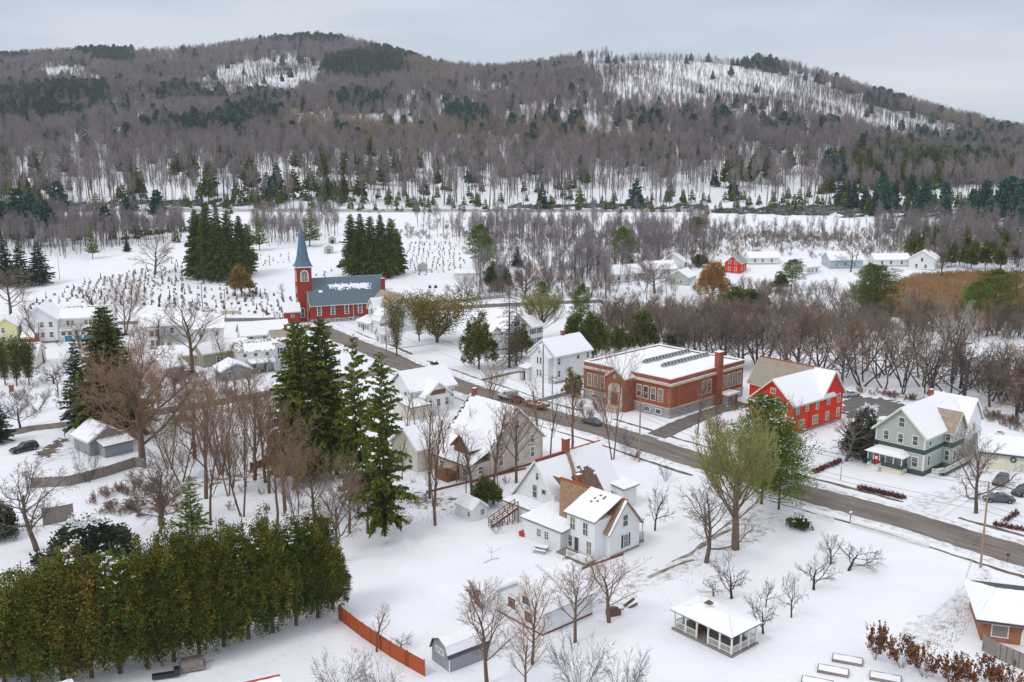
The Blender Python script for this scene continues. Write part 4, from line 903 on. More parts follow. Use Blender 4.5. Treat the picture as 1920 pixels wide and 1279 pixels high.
for x_ in (2.4, 3.6, 7.2, 8.4, 12.5): h.win('b', 2, x_, 4.4, .85, 1.2, shut=False)
h.wall(.02, 14, -.4, 1.98, 0, 3.2, 'clap_white', name='porch'); h.roofq([[(14.4, -.8, 3.25), (.1, -.8, 3.25), (.1, 1.98, 4.0), (14.4, 1.98, 4.0)]], 'shingle_grey')
for x_ in (1.4, 3.1, 4.8, 6.6, 8.4, 10.2, 12.4): h.win('b', -.4, x_, 1.9, 1.0, 1.0, rows=1)
for x_ in (2.6, 5.2, 7.6): h.box('garage_door', x_-.95, x_+.95, -.46, -.41, .05, 1.7, 'door_teal')
h = House('white_block_house', 'plain white house with bay windows beyond the broad bare tree', gp(333, 650), 17)
h.wall(-9.5, 6, 0, 10, 0, 6.2, 'clap_white', 8.8, 'x'); h.gable(-9.5, 6, 0, 10, 6.2, 8.8, 'shingle_grey', 'x')
h.wall(4.4, 12.5, -4.6, 6, 0, 5.6, 'clap_white', 7.8, 'x'); h.gable(4.4, 12.5, -4.6, 6, 5.6, 7.8, 'shingle_grey', 'x')
h.wall(-7.2, -4.2, -1.0, -.02, .4, 5.4, 'clap_white', name='bay'); h.roofq([[(-7.4, -1.3, 5.42), (-4, -1.3, 5.42), (-4, 0, 5.7), (-7.4, 0, 5.7)]], 'trim', name='bay_roof')
for x_ in (-6.4, -5.0): h.win('b', -1.0, x_, 3.6, .95, 1.4); h.win('b', -1.0, x_, 1.0, 1.0, 1.5)
h.win('b', 0, -1.2, 4.0, .9, 1.5); h.win('b', 0, -1.2, 1.2, .9, 1.5); h.win('b', -4.6, 10.6, 3.6, .7, 1.2); h.win('b', -4.6, 10.6, 1.0, .7, 1.2); h.win('b', -4.6, 6.4, 3.4, .8, 1.2)
h.roofq([[(-3.6, -5, 2.6), (4.5, -5, 2.6), (4.5, .0, 3.6), (-3.6, .0, 3.6)]], 'shingle_grey', snow=False, name='porch_roof'); h.wall(-3.2, 4.38, -4.6, -.02, 0, 2.55, 'clap_white', name='porch'); h.door('b', -4.6, -2, .1)
h = simple('cream_house', 'cream house with small dormer left of the grey and white house near church', 455, 672, 12.5, 7.5, 6.0, 8.8, 'clap_cream', 'shingle_grey', 'x', 24, grid2((2, 5.5), (1.2, 4)), [(2.5, 4.2), (9, 4.2), (5, 1.2)])
h.win('b', 0, 6, 4.4, .9, 1.0, 'clap_blue')
h = House('porch_house', 'white house with columned front porch and mossy roof beside the tall spruces', gp(447, 700), 24)
h.wall(0, 9, 0, 7, 0, 5.2, 'clap_white', 7.2, 'x')
h.gable(0, 9, 0, 7, 5.2, 7.2, 'slate_old', 'x', drop=[edge_drop(.2, .3, 3, lambda u, v, r: (v > .7 or u < .2) and r.random() < .7), None])
h.wall(9.02, 16, 1.5, 9, 0, 6.4, 'clap_white', 9, 'x'); h.gable(9.1, 17, 1.5, 9, 6.4, 9, 'slate_old', 'x', drop=[edge_drop(.2, .2, 3, lambda u, v, r: v > .45 or r.random() < .15), edge_drop(.2, .2, 3)])
for x_ in (1.8, 4.4, 7.2): h.win('b', 0, x_, 3.9, .8, .9, rows=1)
h.win('a', 0, 2, 3.2, .6, 1.2); h.win('a', 0, 5, 1, .7, 1.3); h.win('a', 0, 5, 3.4, .7, 1.2)
for x_ in (11, 12.8, 14.6): h.win('b', 1.5, x_, 3.6, .8, 1.6, shut=True); h.win('b', 1.5, x_, .9, .8, 1.5)
h.roofq([[(8.8, -2.8, 2.7), (2.4, -2.8, 2.7), (2.4, -.01, 3.2), (8.8, -.01, 3.2)]], 'trim', name='porch_roof'); mb = MB()
for x_ in (2.7, 4.6, 6.6, 8.5): mb.cone((x_, -2.5, .3), (x_, -2.5, 2.6), .13, .12, 8)
h.part('column', mb, 'trim'); h.box('porch_deck', 2.4, 8.8, -2.7, -.02, 0, .3, 'wood_grey'); h.door('b', 0, 6.8, .3); h.win('b', 0, 3.8, .9, 1.2, 1.4, cols=2)
h.chimney(13, 5.2, 8.4, 10.2)
h = simple('olive_shed', 'long olive clapboard outbuilding under snowy roof left of the cream house', 382, 690, 13, 6.5, 3.6, 5.6, 'clap_olive', 'shingle_grey', 'x', 40, [(3, 1)], [(4, 1), (9, 1)])
h = simple('tan_house', 'low tan cottage half hidden behind red-brown brush', 300, 690, 12, 7, 2.9, 4.8, 'clap_tan', 'shingle_grey', 'x', 18, (), [(3, .9), (9.5, .9)])
h = simple('hut', 'small white hut with snowy gable roof among brown brush', 312, 708, 5.5, 7.5, 2.3, 4.2, 'clap_beige', 'shingle_grey', 'x', 50, [(2, .8)], [(4, .7)], found=0, cat='shed')
h = simple('purple_garage', 'low garage with snowy hip roof and purple grey door', 416, 716, 7, 6.5, 2.5, 4.1, 'clap_grey', 'shingle_grey', 'y', 30, (), [(2, .8)], found=0, cat='garage')
h = simple('pale_house', 'pale house half hidden behind three thin cedars at left edge', 4, 694, 8, 10, 3.2, 5.6, 'clap_cream', 'shingle_grey', 'x', 12, [(5, .9)], [(2, .9), (6, .9)])
h = House('grey_garage', 'blue grey garage with lower lean-to and snowy roof by board fence', gp(170, 857), 48, 'garage')
h.wall(0, 6.8, 0, 6.4, 0, 2.9, 'clap_grey', 5.0, 'y'); h.gable(0, 6.8, 0, 6.4, 2.9, 5.0, 'shingle_dark', 'y', ov=.45, rake=.4)
h.wall(1.4, 6.7, -2.8, -.02, 0, 2.2, 'clap_grey'); h.roofq([[(6.9, -3.1, 2.22), (1.1, -3.1, 2.22), (1.1, -.02, 2.9), (6.9, -.02, 2.9)]], 'shingle_dark')
# ---- right edge
h = House('cream_garage', 'wide cream garage with flat snowy roof at the right edge', gp(1838, 876), 148, 'garage')
h = h; h.o.rotation_euler[2] = R_(-24)
h.wall(0, 14, 0, 9, 0, 2.9, 'clap_cream'); h.roofq([[(-.6, -.6, 3.1), (15, -.6, 3.1), (15, 9.5, 3.6), (-.6, 9.5, 3.6)]], 'shingle_dark', t=.3, st=.2, drop=edge_drop(.05, .05, 2))
mb = MB()
for k in range(12): t = k*math.pi/6; mb.cone((5.0+.4*math.cos(t), -.08, 2.1+.4*math.sin(t)), (5.0+.4*math.cos(t+.5), -.14, 2.1+.4*math.sin(t+.5)), .13, .1, 5)
h.part('wreath', mb, 'needle_dark')
for x_ in (2.6, 7.8, 11.8): h.box('garage_door', x_-1.3, x_+1.3, -.06, -.01, 0, 2.2, 'trim_cream')
h = House('orange_brick_house', 'orange brick house with arched opening and snowy roof at the lower right', gp(1838, 1203), -17)
h.wall(0, 14, 0, 9, 0, 2.9, 'brick_orange'); h.roofq([[(-.8, -1.0, 2.95), (15, -1.0, 2.95), (15, 4.5, 4.6), (2.0, 4.5, 4.6)]], 'shingle_dark', drop=edge_drop(.1, .1, 5), t=.25)
h.roofq([[(15, 10, 2.95), (-.8, 10, 2.95), (2.0, 4.52, 4.6), (15, 4.52, 4.6)], [(-.8, 10, 2.95), (-.8, -1.0, 2.95), (2.0, 4.5, 4.6), (2.0, 4.52, 4.6)]], 'shingle_dark', snows=[False, True], t=.25)
h.win('b', 0, 1.9, .8, 1.6, 1.3, 'trim', 'glass_blind', rows=1); h.win('b', 0, 5.2, .2, 1.8, 1.3, 'trim', 'trim', rows=1, arch=True, fw=.2)
h.box('belt_course', -.03, 14, -.05, -.01, 2.2, 2.28, 'limestone')
# ---- roofs cut by the bottom of the picture
h = simple('low_roofed_house', 'snowy roof with red ridge tip at the bottom edge', 395, 1420, 7, 6.5, 3.0, 4.6, 'clap_white', 'shingle_dark', 'x', 25); h.ridge((-.3, 3.25, 4.84), (7.3, 3.25, 4.84))
h = simple('corner_house', 'snow dusted roof with orange eave in the bottom left corner', 20, 1470, 6, 8, 4.0, 5.2, 'clap_white', 'slate_old', 'x', 30, drop=edge_drop(.1, .1, 3, lambda u, v, r: math.sin(u*31)*math.sin(v*9+u*4) > .75))
# ---- far houses across the valley
far = [
 ('white cottage with porch at the foot of the far wood', 1148, 531, 13, 8, 3.4, 6.4, 'clap_white', 20, 'x'),
 ('long white house behind bare trees left of the orange willow', 1215, 524, 12, 8, 4.0, 6.6, 'clap_white', 15, 'x'),
 ('white gable house with blue tint left of the orange willow', 1282, 514, 8, 9, 5.0, 8.0, 'clap_white', 75, 'x'),
 ('low white bungalow beyond the small red house', 1404, 496, 13, 7, 2.8, 4.8, 'clap_white', 4, 'x'),
 ('pale blue house with front gable under the far slope', 1556, 504, 14, 9, 3.6, 6.4, 'clap_blue', 5, 'x'),
 ('white gable house behind dark bare trees at the marsh edge', 1752, 508, 12, 10, 4.6, 7.8, 'clap_white', 60, 'x'),
 ('grey roofed cottage right below the orange willow', 1318, 552, 10, 8, 3, 5.4, 'clap_white', 25, 'x'),
 ('green roofed cottage left below the orange willow', 1290, 536, 9, 8, 3.2, 5.6, 'clap_sage', 60, 'x'),
 ('long snowy roofed house right of the pale blue house', 1640, 500, 15, 8, 2.9, 4.9, 'clap_white', 2, 'x'),
 ('small white house beyond the evergreen hedge', 1512, 516, 8, 7, 3.2, 5.4, 'clap_white', 35, 'x')]
for lb, px_, py_, X, Y, ze, zr, wm, an, ax in far:
    simple('far_house', lb, px_, py_, X, Y, ze, zr, wm, 'shingle_grey', ax, an, [(Y*.35, 1.0), (Y*.7, 1.0)]+([(Y*.5, 3.6)] if zr > 6 else []), [(X*.2, 1.0), (X*.45, 1.0), (X*.75, 1.0)])
h = simple('small_red_house', 'small red house with grey-green roof across the valley', 1388, 514, 9, 6.5, 4.4, 7.2, 'clap_red', 'shingle_grey', 'x', 62, grid2((2, 4.5), (1.2, 4)), [(2, 1.2), (6, 1.2)], snow=False, chim=(6, 3))
# ---- cemetery buildings
h = simple('cemetery_shed', 'long low grey shed with snowy roof at the cemetery edge', 852, 525, 10.5, 5, 2.6, 3.6, 'clap_white', 'shingle_grey', 'x', 6, cat='shed', found=0)
def mausoleum(px, py, s_, dm, label):
    p = at(px, py); h = House('mausoleum', label, (p.x, p.y), 10, 'mausoleum', 'mausoleums in the cemetery', z=p.z-.2)
    h.wall(0, 4*s_, 0, 4*s_, 0, 2.8*s_, 'mausoleum_stone', 4*s_, 'y'); h.gable(0, 4*s_, 0, 4*s_, 2.8*s_, 4*s_, 'mausoleum_stone', 'y', ov=.2, rake=.2, trim=None); h.door('b', 0, 2*s_, .1, 1.6*s_, 2.2*s_, dm, 'mausoleum_stone')
mausoleum(608, 476, 1.0, 'verdigris', 'pale stone mausoleum with green door, the lower of the two')
mausoleum(616, 457, .9, 'door_dark', 'pale stone mausoleum with dark door near the wood')
mausoleum(784, 509, .95, 'mausoleum_stone', 'plain grey stone tomb among the graves right of the spruces')
# ================================================================ TREES
def tubes(segs, n):
    """(k,8) array p0 p1 r0 r1 -> vertices and quads"""
    S = np.asarray(segs, float); p0 = S[:, :3]; p1 = S[:, 3:6]; d = p1-p0; ln = np.linalg.norm(d, axis=1)+1e-9; d = d/ln[:, None]
    ref = np.where(np.abs(d[:, 2:3]) < .9, [[0, 0, 1.0]], [[1.0, 0, 0]]); a = np.cross(d, ref); a /= np.linalg.norm(a, axis=1)[:, None]; b = np.cross(d, a)
    V = []
    for p, r in ((p0, S[:, 6]), (p1, S[:, 7])):
        for i in range(n):
            t = 2*math.pi*i/n; V.append(p+(a*math.cos(t)+b*math.sin(t))*r[:, None])
    V = np.stack(V, 1).reshape(-1, 3); k = np.arange(len(S))[:, None]*2*n
    Fc = np.concatenate([k+np.array([[i, (i+1) % n, n+(i+1) % n, n+i]]) for i in range(n)], 0)
    return V, Fc
def unit(v): return v/(np.linalg.norm(v)+1e-9)
def grow(seed, h, tf=.3, r0=None, n=(7, 6, 6, 4), ratio=(.62, .5, .45, .45), ang=(40, 42, 40, 40), up=(.25, .15, .08, .05), wob=.12, start=(.55, .25, .2, .15), stems=1, lean=0.0, rt=.016, lr=.45):
    """bare tree: returns (trunk+limb segments, twig segments)"""
    g = np.random.default_rng(seed); thick = []; thin = []
    def branch(p, d, ln, r, lv):
        k = [6, 5, 4, 3, 2][lv]; pts = [p]; st = ln/k; dd = d
        for i in range(k):
            dd = unit(dd+g.normal(0, wob*(1 if lv else .45), 3)+np.array([0, 0, up[min(lv, 3)]])*(1 if lv else .3))
            pts.append(pts[-1]+dd*st)
        rr = [r*(1-.62*i/k) for i in range(k+1)]
        for i in range(k): (thick if lv < 2 else thin).append((*pts[i], *pts[i+1], max(rr[i], rt*.5), max(rr[i+1], rt*.45)))
        if lv >= len(n): return
        m = n[lv]
        for j in range(m):
            t = start[lv]+(1-start[lv])*(j+g.random()*.9)/m; t = min(t, .995); i = min(int(t*k), k-1); f = t*k-i
            q = pts[i]*(1-f)+pts[i+1]*f; bd = unit(pts[i+1]-pts[i]); an = R_(ang[lv]*(.75+.5*g.random())*(1-.25*t))
            ax = unit(np.cross(bd, [0, 0, 1.0]) if abs(bd[2]) < .95 else np.array([1.0, 0, 0])); az = j*2.4+g.random()*.9
            bx = unit(np.cross(bd, ax)); side = ax*math.cos(az)+bx*math.sin(az)
            branch(q, unit(bd*math.cos(an)+side*math.sin(an)), ln*ratio[lv]*(1.05-.45*t)*(.8+.4*g.random()), max(rr[i]*(lr if lv == 0 else .5), rt), lv+1)
    R0 = r0 or h*.018
    for s_ in range(stems):
        a_ = g.random()*6.28; ld = np.array([math.cos(a_)*lean, math.sin(a_)*lean, 1.0])
        ld = unit(ld); bs = np.array([math.cos(a_)*R0*1.2, math.sin(a_)*R0*1.2, -.2]) if stems > 1 else np.array([0, 0, -.2])
        branch(bs, ld, h*tf*(1 if stems == 1 else .85+.3*g.random()), R0/(stems**.4), 0)
    return thick, thin
PROTO = {}
def protomesh(name, thick, thin, bark, twig):
    out_ = []
    if thick:
        V, Fc = tubes(thick, 5); out_.append(mesh_np(name+'_trunk', V, Fc, bark, smooth=True))
    V, Fc = tubes(thin, 3); out_.append(mesh_np(name+'_crown', V, Fc, twig))
    PROTO[name] = out_; return out_
TOPH = {}
def bare(name, seed, h, bark, twig, **k):
    th, tn = grow(seed, h, **k); a = np.array(tn); TOPH[name] = float(np.percentile(a[:, 5], 99.7)); WID[name] = float(np.percentile(np.abs(a[:, 3:5]), 97)); protomesh(name, th, tn, bark, twig)
WID = {}
for i in range(2):
    bare('vase%d' % i, 10+i, 14, 'bark_brown', 'twig_brown', tf=(.62, .8)[i], n=(13, 7, 5, 4), ratio=(.66, .46, .5, .55), ang=(42, 34, 36, 38), up=(.22, .16, .1, .04), start=((.32, .25)[i], .22, .2, .2), wob=.12, r0=(.2, .24)[i], rt=.0125, stems=(1, 2)[i], lean=(0, .28)[i])
    bare('broad%d' % i, 20+i, 14, 'bark_grey', 'twig_grey', tf=.5, n=(12, 7, 7, 4), ratio=(.95, .5, .46, .5), ang=(60, 42, 42, 42), up=(.15, .12, .06, .02), start=(.3, .2, .2, .15), wob=.17, r0=.3, rt=.016)
    bare('slender%d' % i, 30+i, 14, 'bark_brown', 'twig_brown', tf=.85, n=(13, 5, 4, 3), ratio=(.38, .45, .5, .5), ang=(34, 32, 38, 40), up=(.28, .2, .12, .08), start=(.3, .25, .2, .1), wob=.1, rt=.011, r0=.17)
    bare('orchard%d' % i, 50+i, 5, 'bark_dark', 'twig_dark', tf=.38, n=(8, 6, 5, 3), ratio=(1.25, .5, .48, .5), ang=(58, 42, 42, 42), up=(.1, .1, .05, .03), start=(.3, .2, .15, .1), wob=.2, r0=.12, rt=.0085)
    bare('shrub%d' % i, 60+i, 3, 'bark_dark', 'twig_dark', tf=.75, n=(6, 5, 3), ratio=(.5, .5, .5), ang=(32, 38, 40), up=(.08, .05, .02, 0), start=(.2, .2, .15, .1), wob=.14, stems=10, lean=.75, r0=.04, rt=.007)
for i in range(4):
    bare('thicket%d' % i, 40+i, 12, 'bark_dark', 'twig_brown' if i % 2 else 'twig_grey', tf=(.7, .62, .75, .6)[i], n=(9, 6, 5, 3), ratio=(.58, .48, .5, .5), ang=(40, 40, 40, 42), up=(.2, .14, .08, .02), start=(.38, .2, .15, .1), wob=.26, stems=(2, 3, 1, 2)[i], lean=(.35, .6, .3, .55)[i], r0=.2, rt=.013, lr=.5)
bare('broad_dense', 25, 14, 'bark_brown', 'twig_brown', tf=.5, n=(18, 10, 8, 5), ratio=(1.05, .5, .46, .5), ang=(72, 46, 42, 42), up=(.07, .05, .02, -.02), start=(.24, .12, .12, .1), wob=.18, r0=.4, rt=.014, lr=.36)
bare('vase_gold', 15, 14, 'bark_brown', 'twig_gold', tf=.5, n=(34, 8, 6, 4), ratio=(1.0, .42, .48, .5), ang=(46, 20, 26, 30), up=(.22, .2, .16, .1), start=(.36, .2, .15, .15), wob=.06, r0=.27, rt=.014, lr=.27)
bare('red_bush', 66, 3.2, 'twig_red', 'twig_red', tf=.72, n=(7, 7, 5), ratio=(.5, .42, .4), ang=(30, 36, 40), up=(.06, .04, .0, 0), start=(.2, .2, .15, .1), wob=.12, stems=14, lean=.95, r0=.05, rt=.010)
bare('pale_tree', 70, 12, 'bark_pale', 'twig_pale', tf=.45, n=(9, 6, 5, 3), ratio=(.9, .5, .46, .5), ang=(44, 40, 40, 42), up=(.2, .12, .08, .03), start=(.35, .2, .15, .1), wob=.14)
bare('dark_tree', 72, 12, 'bark_dark', 'twig_dark', tf=.45, n=(9, 6, 6, 4), ratio=(.85, .5, .46, .46), ang=(50, 42, 42, 42), up=(.15, .1, .05, .0), start=(.3, .2, .15, .1), wob=.2)
def cards(P, D, ln, wd, g, droop=0.0):
    """leaf-shaped quads at P pointing along D"""
    n = len(P); D = D/(np.linalg.norm(D, axis=1)[:, None]+1e-9); rnd = g.normal(0, 1, (n, 3)); s = np.cross(D, rnd); s /= np.linalg.norm(s, axis=1)[:, None]+1e-9
    ln = np.broadcast_to(ln, (n,))[:, None]; wd = np.broadcast_to(wd, (n,))[:, None]; dz = np.array([0, 0, -1.0])*droop
    V = np.stack([P, P+D*ln*.45+s*wd*.5, P+D*ln+dz*ln, P+D*ln*.45-s*wd*.5], 1)
    return V.reshape(-1, 3), np.arange(n*4).reshape(n, 4)
def conifer(name, seed, h, rad, mt, whorls=26, per=8, dens=16, prof=.85, low=.06, upa=.12, droop=.25, bark='bark_dark', card=(.55, .22), gap=0.0, jag=.2, clump=False):
    g = np.random.default_rng(seed); segs = []; P = []; D = []; S = []
    segs += [(0, 0, h*i/8-.2, 0, 0, h*(i+1)/8-.2, h*.014*(1-i/8.5), h*.014*(1-(i+1)/8.5)) for i in range(8)]
    nb = whorls*per; side_bias = g.normal(0, .12, 6)
    for w_ in range(nb):
        if g.random() < gap: continue
        t = low+(1-low)*((w_+g.random())/nb)**(1.08); wh = math.floor(t*whorls*.8)/(whorls*.8); t = t*.65+max(low, wh)*.35
        a = w_*2.39996+g.normal(0, .3); sec = side_bias[int((a % 6.283)/1.0472) % 6]
        R1 = rad*(1-t)**prof*(1+jag*g.normal()+sec)+.10
        if t < .2: R1 *= .7+1.5*t
        r = max(.15, R1); z = h*t
        dv = np.array([math.cos(a), math.sin(a), upa+.45*t+g.normal(0, .08)]); k = max(3, int(dens*r/rad*.8+3))
        s_ = ((np.arange(k)+.4+.5*g.random(k))/k)**.75
        pt = np.array([0, 0, z])+dv*(r*s_)[:, None]; pt[:, 2] -= droop*r*s_**2*(.7+.6*g.random())
        segs.append((0, 0, z, *pt[-1], .016*r+.01, .008))
        tang = dv-np.array([0, 0, 2*droop])*s_[:, None]*1.0
        side = np.array([-math.sin(a), math.cos(a), 0])
        for sg in (-1, 1, 0):
            dd = tang*(.8 if sg else 1)+side*sg*(.75-.3*s_)[:, None]+g.normal(0, .28, (k, 3)); q = pt+g.normal(0, .06, (k, 3))
            if clump: dd[:, 2] += .55
            else: dd[:, 2] -= .15*abs(sg)
            P.append(q); D.append(dd); S.append((r*.20+.24)*(1.1-.5*s_)*(.7+.6*g.random(k)))
    P = np.concatenate(P); D = np.concatenate(D); S = np.concatenate(S)
    sc_ = card[0]/.55
    V, Fc = cards(P, D, S*sc_, S*card[1]/card[0]*sc_*1.0+.06, g, .12)
    Vt, Ft = tubes(segs, 4)
    PROTO[name] = [mesh_np(name+'_trunk', Vt, Ft, bark), mesh_np(name+'_crown', V, Fc, mt)]; TOPH[name] = h; WID[name] = rad
def thuja(name, seed, h, rad, mt, n=9000, plumes=26, low=.04, shape=.55, card=.38, bark='bark_grey', top=.35, holes=.0, clump_s=None):
    clump_s = clump_s or rad*.065
    """arborvitae: many upright feathery plumes packed into a ragged column"""
    g = np.random.default_rng(seed); segs = [(0, 0, h*i/6-.2, 0, 0, h*(i+1)/6-.2, h*.016*(1-i/7), h*.016*(1-(i+1)/7)) for i in range(6)]; P = []; D = []
    for k in range(plumes):
        a = k*2.4+g.random(); rr = rad*(.1+.85*math.sqrt((k+.5)/plumes))*(.85+.3*g.random()); zt = h*(1-(rr/rad)**2.2*top*1.6*(.5+1.0*g.random()))*(.76+.24*g.random()); z0 = h*(low+.25*g.random()*(rr/rad)**1)
        ax = np.array([math.cos(a)*rr, math.sin(a)*rr, 0]); m = int(n/plumes); nc_ = max(6, m//22); ci = g.integers(0, nc_, m); t = (g.random(nc_)**.85)[ci]; z = z0+(zt-z0)*t+g.normal(0, clump_s*.9, m)
        pr = rad*(.22+.16*g.random())*np.sin(np.pi*np.clip(t*.80+.16, 0, 1))**.5
        an = (g.random(nc_)*6.283)[ci]; q = pr*np.sqrt(g.random(nc_)[ci]*.6+.4)
        base = ax[None]*(.55+.45*np.sin(np.pi*(.2+.75*t)))[:, None]
        p = base+np.stack([np.cos(an)*q, np.sin(an)*q, z+g.normal(0, .1, m)], -1)+g.normal(0, clump_s, (m, 3)); an = an+g.normal(0, .5, m)
        P.append(p); D.append(np.stack([np.cos(an)*.75+math.cos(a)*.3, np.sin(an)*.75+math.sin(a)*.3, .35+.6*g.random(m)], -1)+g.normal(0, .3, (m, 3)))
        segs.append((0, 0, z0*.6, *(ax*.8+[0, 0, z0+(zt-z0)*.5]), .06, .02))
    P = np.concatenate(P); D = np.concatenate(D)
    if holes:
        f = np.sin(P[:, 0]*2.1+seed)+np.sin(P[:, 1]*2.3)+np.sin(P[:, 2]*1.7+seed); f = f+g.normal(0, .5, len(f)); kp = f > -3+holes*5; P, D = P[kp], D[kp]
    V, Fc = cards(P, D, card*(.7+.6*g.random(len(P))), card*.55*(.7+.6*g.random(len(P))), g, .05); Vt, Ft = tubes(segs, 5)
    PROTO[name] = [mesh_np(name+'_trunk', Vt, Ft, bark), mesh_np(name+'_crown', V, Fc, mt)]; TOPH[name] = h; WID[name] = rad
conifer('spruce_big', 1, 24, 4.8, 'needle_spruce', 40, 11, 24, prof=.6, droop=.3, jag=.2, card=(.55, .24))
conifer('spruce_big2', 2, 24, 4.6, 'needle_green', 42, 11, 26, prof=.5, droop=.22, jag=.3, card=(.5, .2), gap=.12)
conifer('hemlock', 3, 24, 4.4, 'needle_green', 34, 9, 26, prof=.55, low=.1, droop=.22, gap=.3, jag=.38, card=(.5, .2))
conifer('hemlock2', 4, 24, 4.6, 'needle_green', 34, 9, 26, prof=.55, low=.1, droop=.22, gap=.38, jag=.4, card=(.5, .2))
conifer('spruce_mid', 5, 16, 3.8, 'needle_dark', 26, 9, 14, prof=.85, droop=.25)
conifer('spruce_blue', 6, 16, 3.0, 'needle_blue', 26, 9, 14, prof=.8, droop=.15)
conifer('spruce_dead', 7, 20, 3.0, 'bark_grey', 26, 6, 7, prof=.75, droop=.4, gap=.2, card=(.35, .06), bark='bark_grey')
def clump_pine(name, seed, h, rad, mt, nc=46, per=260, low=.3, card=.42, bark='bark_dark', round_=.5):
    """white pine: bare lower trunk, limbs ending in upswept rounded plumes"""
    g = np.random.default_rng(seed); segs = [(0, 0, h*i/7-.2, 0, 0, h*(i+1)/7-.2, h*.013*(1-i/7.6), h*.013*(1-(i+1)/7.6)) for i in range(7)]; P = []; D = []
    for k in range(nc):
        t = low+(1-low)*((k+g.random())/nc)**.9; a = k*2.4+g.normal(0, .3); R1 = rad*(max(0, 1-((t-low)/(1-low)-.12)**2))**round_*(1+.22*g.normal()); R1 = max(.3, R1*(1.0 if t < .93 else .45))
        c = np.array([math.cos(a)*R1*.72, math.sin(a)*R1*.72, h*t+R1*.12]); segs.append((0, 0, h*t-R1*.15, *c, .05+.012*R1, .02))
        m = int(per*(.5+.7*g.random())); s_ = np.array([R1*.34+.35, R1*.34+.35, .42+.1*R1]); v = g.normal(0, 1, (m, 3)); v /= np.linalg.norm(v, axis=1)[:, None]; v *= (g.random((m, 1))*.6+.4)
        stretch_ = v*s_; ax = np.array([math.cos(a), math.sin(a), 0]); stretch_ += ax*(v@ax)[:, None]*R1*.16
        P.append(c+stretch_); D.append(v*[1, 1, .6]+[0, 0, .75]+ax*.3+g.normal(0, .25, (m, 3)))
    P = np.concatenate(P); D = np.concatenate(D); V, Fc = cards(P, D, card*(.6+.7*g.random(len(P))), card*.4, g); Vt, Ft = tubes(segs, 5)
    PROTO[name] = [mesh_np(name+'_trunk', Vt, Ft, bark), mesh_np(name+'_crown', V, Fc, mt)]; TOPH[name] = h; WID[name] = rad
clump_pine('pine', 8, 18, 4.6, 'needle_bright'); clump_pine('pine2', 9, 18, 5.4, 'needle_green', 50, 260, .32, round_=.6)
clump_pine('street_pine', 19, 18, 5.0, 'needle_bright', 70, 330, .14, .36, round_=.4)
conifer('young_pine', 11, 14, 3.4, 'needle_bright', 18, 7, 9, prof=.9, low=.15, droop=.05, upa=.2, gap=.15, card=(.6, .22))
thuja('thuja_a', 1, 14, 2.6, 'thuja', 30000, 40, card=.25, top=.14, low=.03); thuja('thuja_b', 2, 14, 2.8, 'thuja', 30000, 36, card=.25, top=.16, low=.03); thuja('thuja_c', 3, 14, 2.5, 'thuja_green', 28000, 36, card=.25, top=.16, low=.04, holes=.3)
thuja('thuja_d', 4, 14, 2.9, 'thuja_rust', 28000, 34, card=.25, top=.16, low=.03, holes=.2)
thuja('thuja_egg', 5, 12, 3.0, 'thuja', 12000, 24, low=.18, card=.36, top=.5, holes=.15)
thuja('thuja_gold', 6, 9, 2.6, 'thuja_gold', 7000, 20, low=.2, card=.4, top=.55)
thuja('cedar_dark', 7, 12, 3.2, 'thuja_green', 14000, 26, low=.1, card=.4, top=.5)
thuja('bush_dark', 8, 6, 3.6, 'needle_dark', 10000, 30, low=.0, card=.34, top=.6)
thuja('ball_bush', 9, 2.4, 1.6, 'thuja_green', 4500, 24, low=.0, card=.2, top=.62)
thuja('cone_bush', 10, 6, 1.5, 'thuja_rust', 5000, 14, low=.0, card=.26, top=.6)
thuja('willow', 12, 14, 5.4, 'twig_orange', 12000, 36, low=.25, card=.5, top=.55, bark='bark_dark')
thuja('hedge_bush', 14, 1.3, 1.0, 'leaf_crimson', 1500, 14, low=.0, card=.16, top=.3)
# a multi-stemmed thin cedar: bare stems with tufts
def tufted(name, seed, h, mt, n=7, bark='bark_grey', spread=.42, per=900):
    g = np.random.default_rng(seed); segs = []; P = []; D = []
    for k in range(n):
        a = k*2.4; l_ = spread*(.3+.7*g.random()); d = unit(np.array([math.cos(a)*l_, math.sin(a)*l_, 1])); q = np.array([0, 0, h*.08]); ln = h*(.75+.25*g.random())
        for i in range(6):
            d = unit(d+np.array([0, 0, .12])+g.normal(0, .05, 3)); q2 = q+d*ln/6; segs.append((*q, *q2, .16*(1-i/6.5), .16*(1-(i+1)/6.5)))
            m = int(per*(.3+.25*i)/2); t = g.random((m, 1)); c = g.normal(0, .55+.12*i, (m, 3))*[1, 1, .7]; P.append(q*(1-t)+q2*t+c); D.append(c+[0, 0, .8]); q = q2
    segs.append((0, 0, -.2, 0, 0, h*.1, .28, .24)); P = np.concatenate(P); D = np.concatenate(D)
    kp = P[:, 2] > h*.16; P, D = P[kp], D[kp]
    V, Fc = cards(P, D, .36, .2, g, .05); Vt, Ft = tubes(segs, 5)
    PROTO[name] = [mesh_np(name+'_trunk', Vt, Ft, bark), mesh_np(name+'_crown', V, Fc, mt)]; TOPH[name] = h; WID[name] = h*.35
tufted('tuft_cedar', 1, 13, 'thuja_rust', 8, spread=.9, per=420); tufted('tuft_thin', 2, 14, 'thuja_rust', 4, spread=.28, per=560); tufted('edge_cedar', 3, 9, 'thuja', 3, spread=.25, per=800)
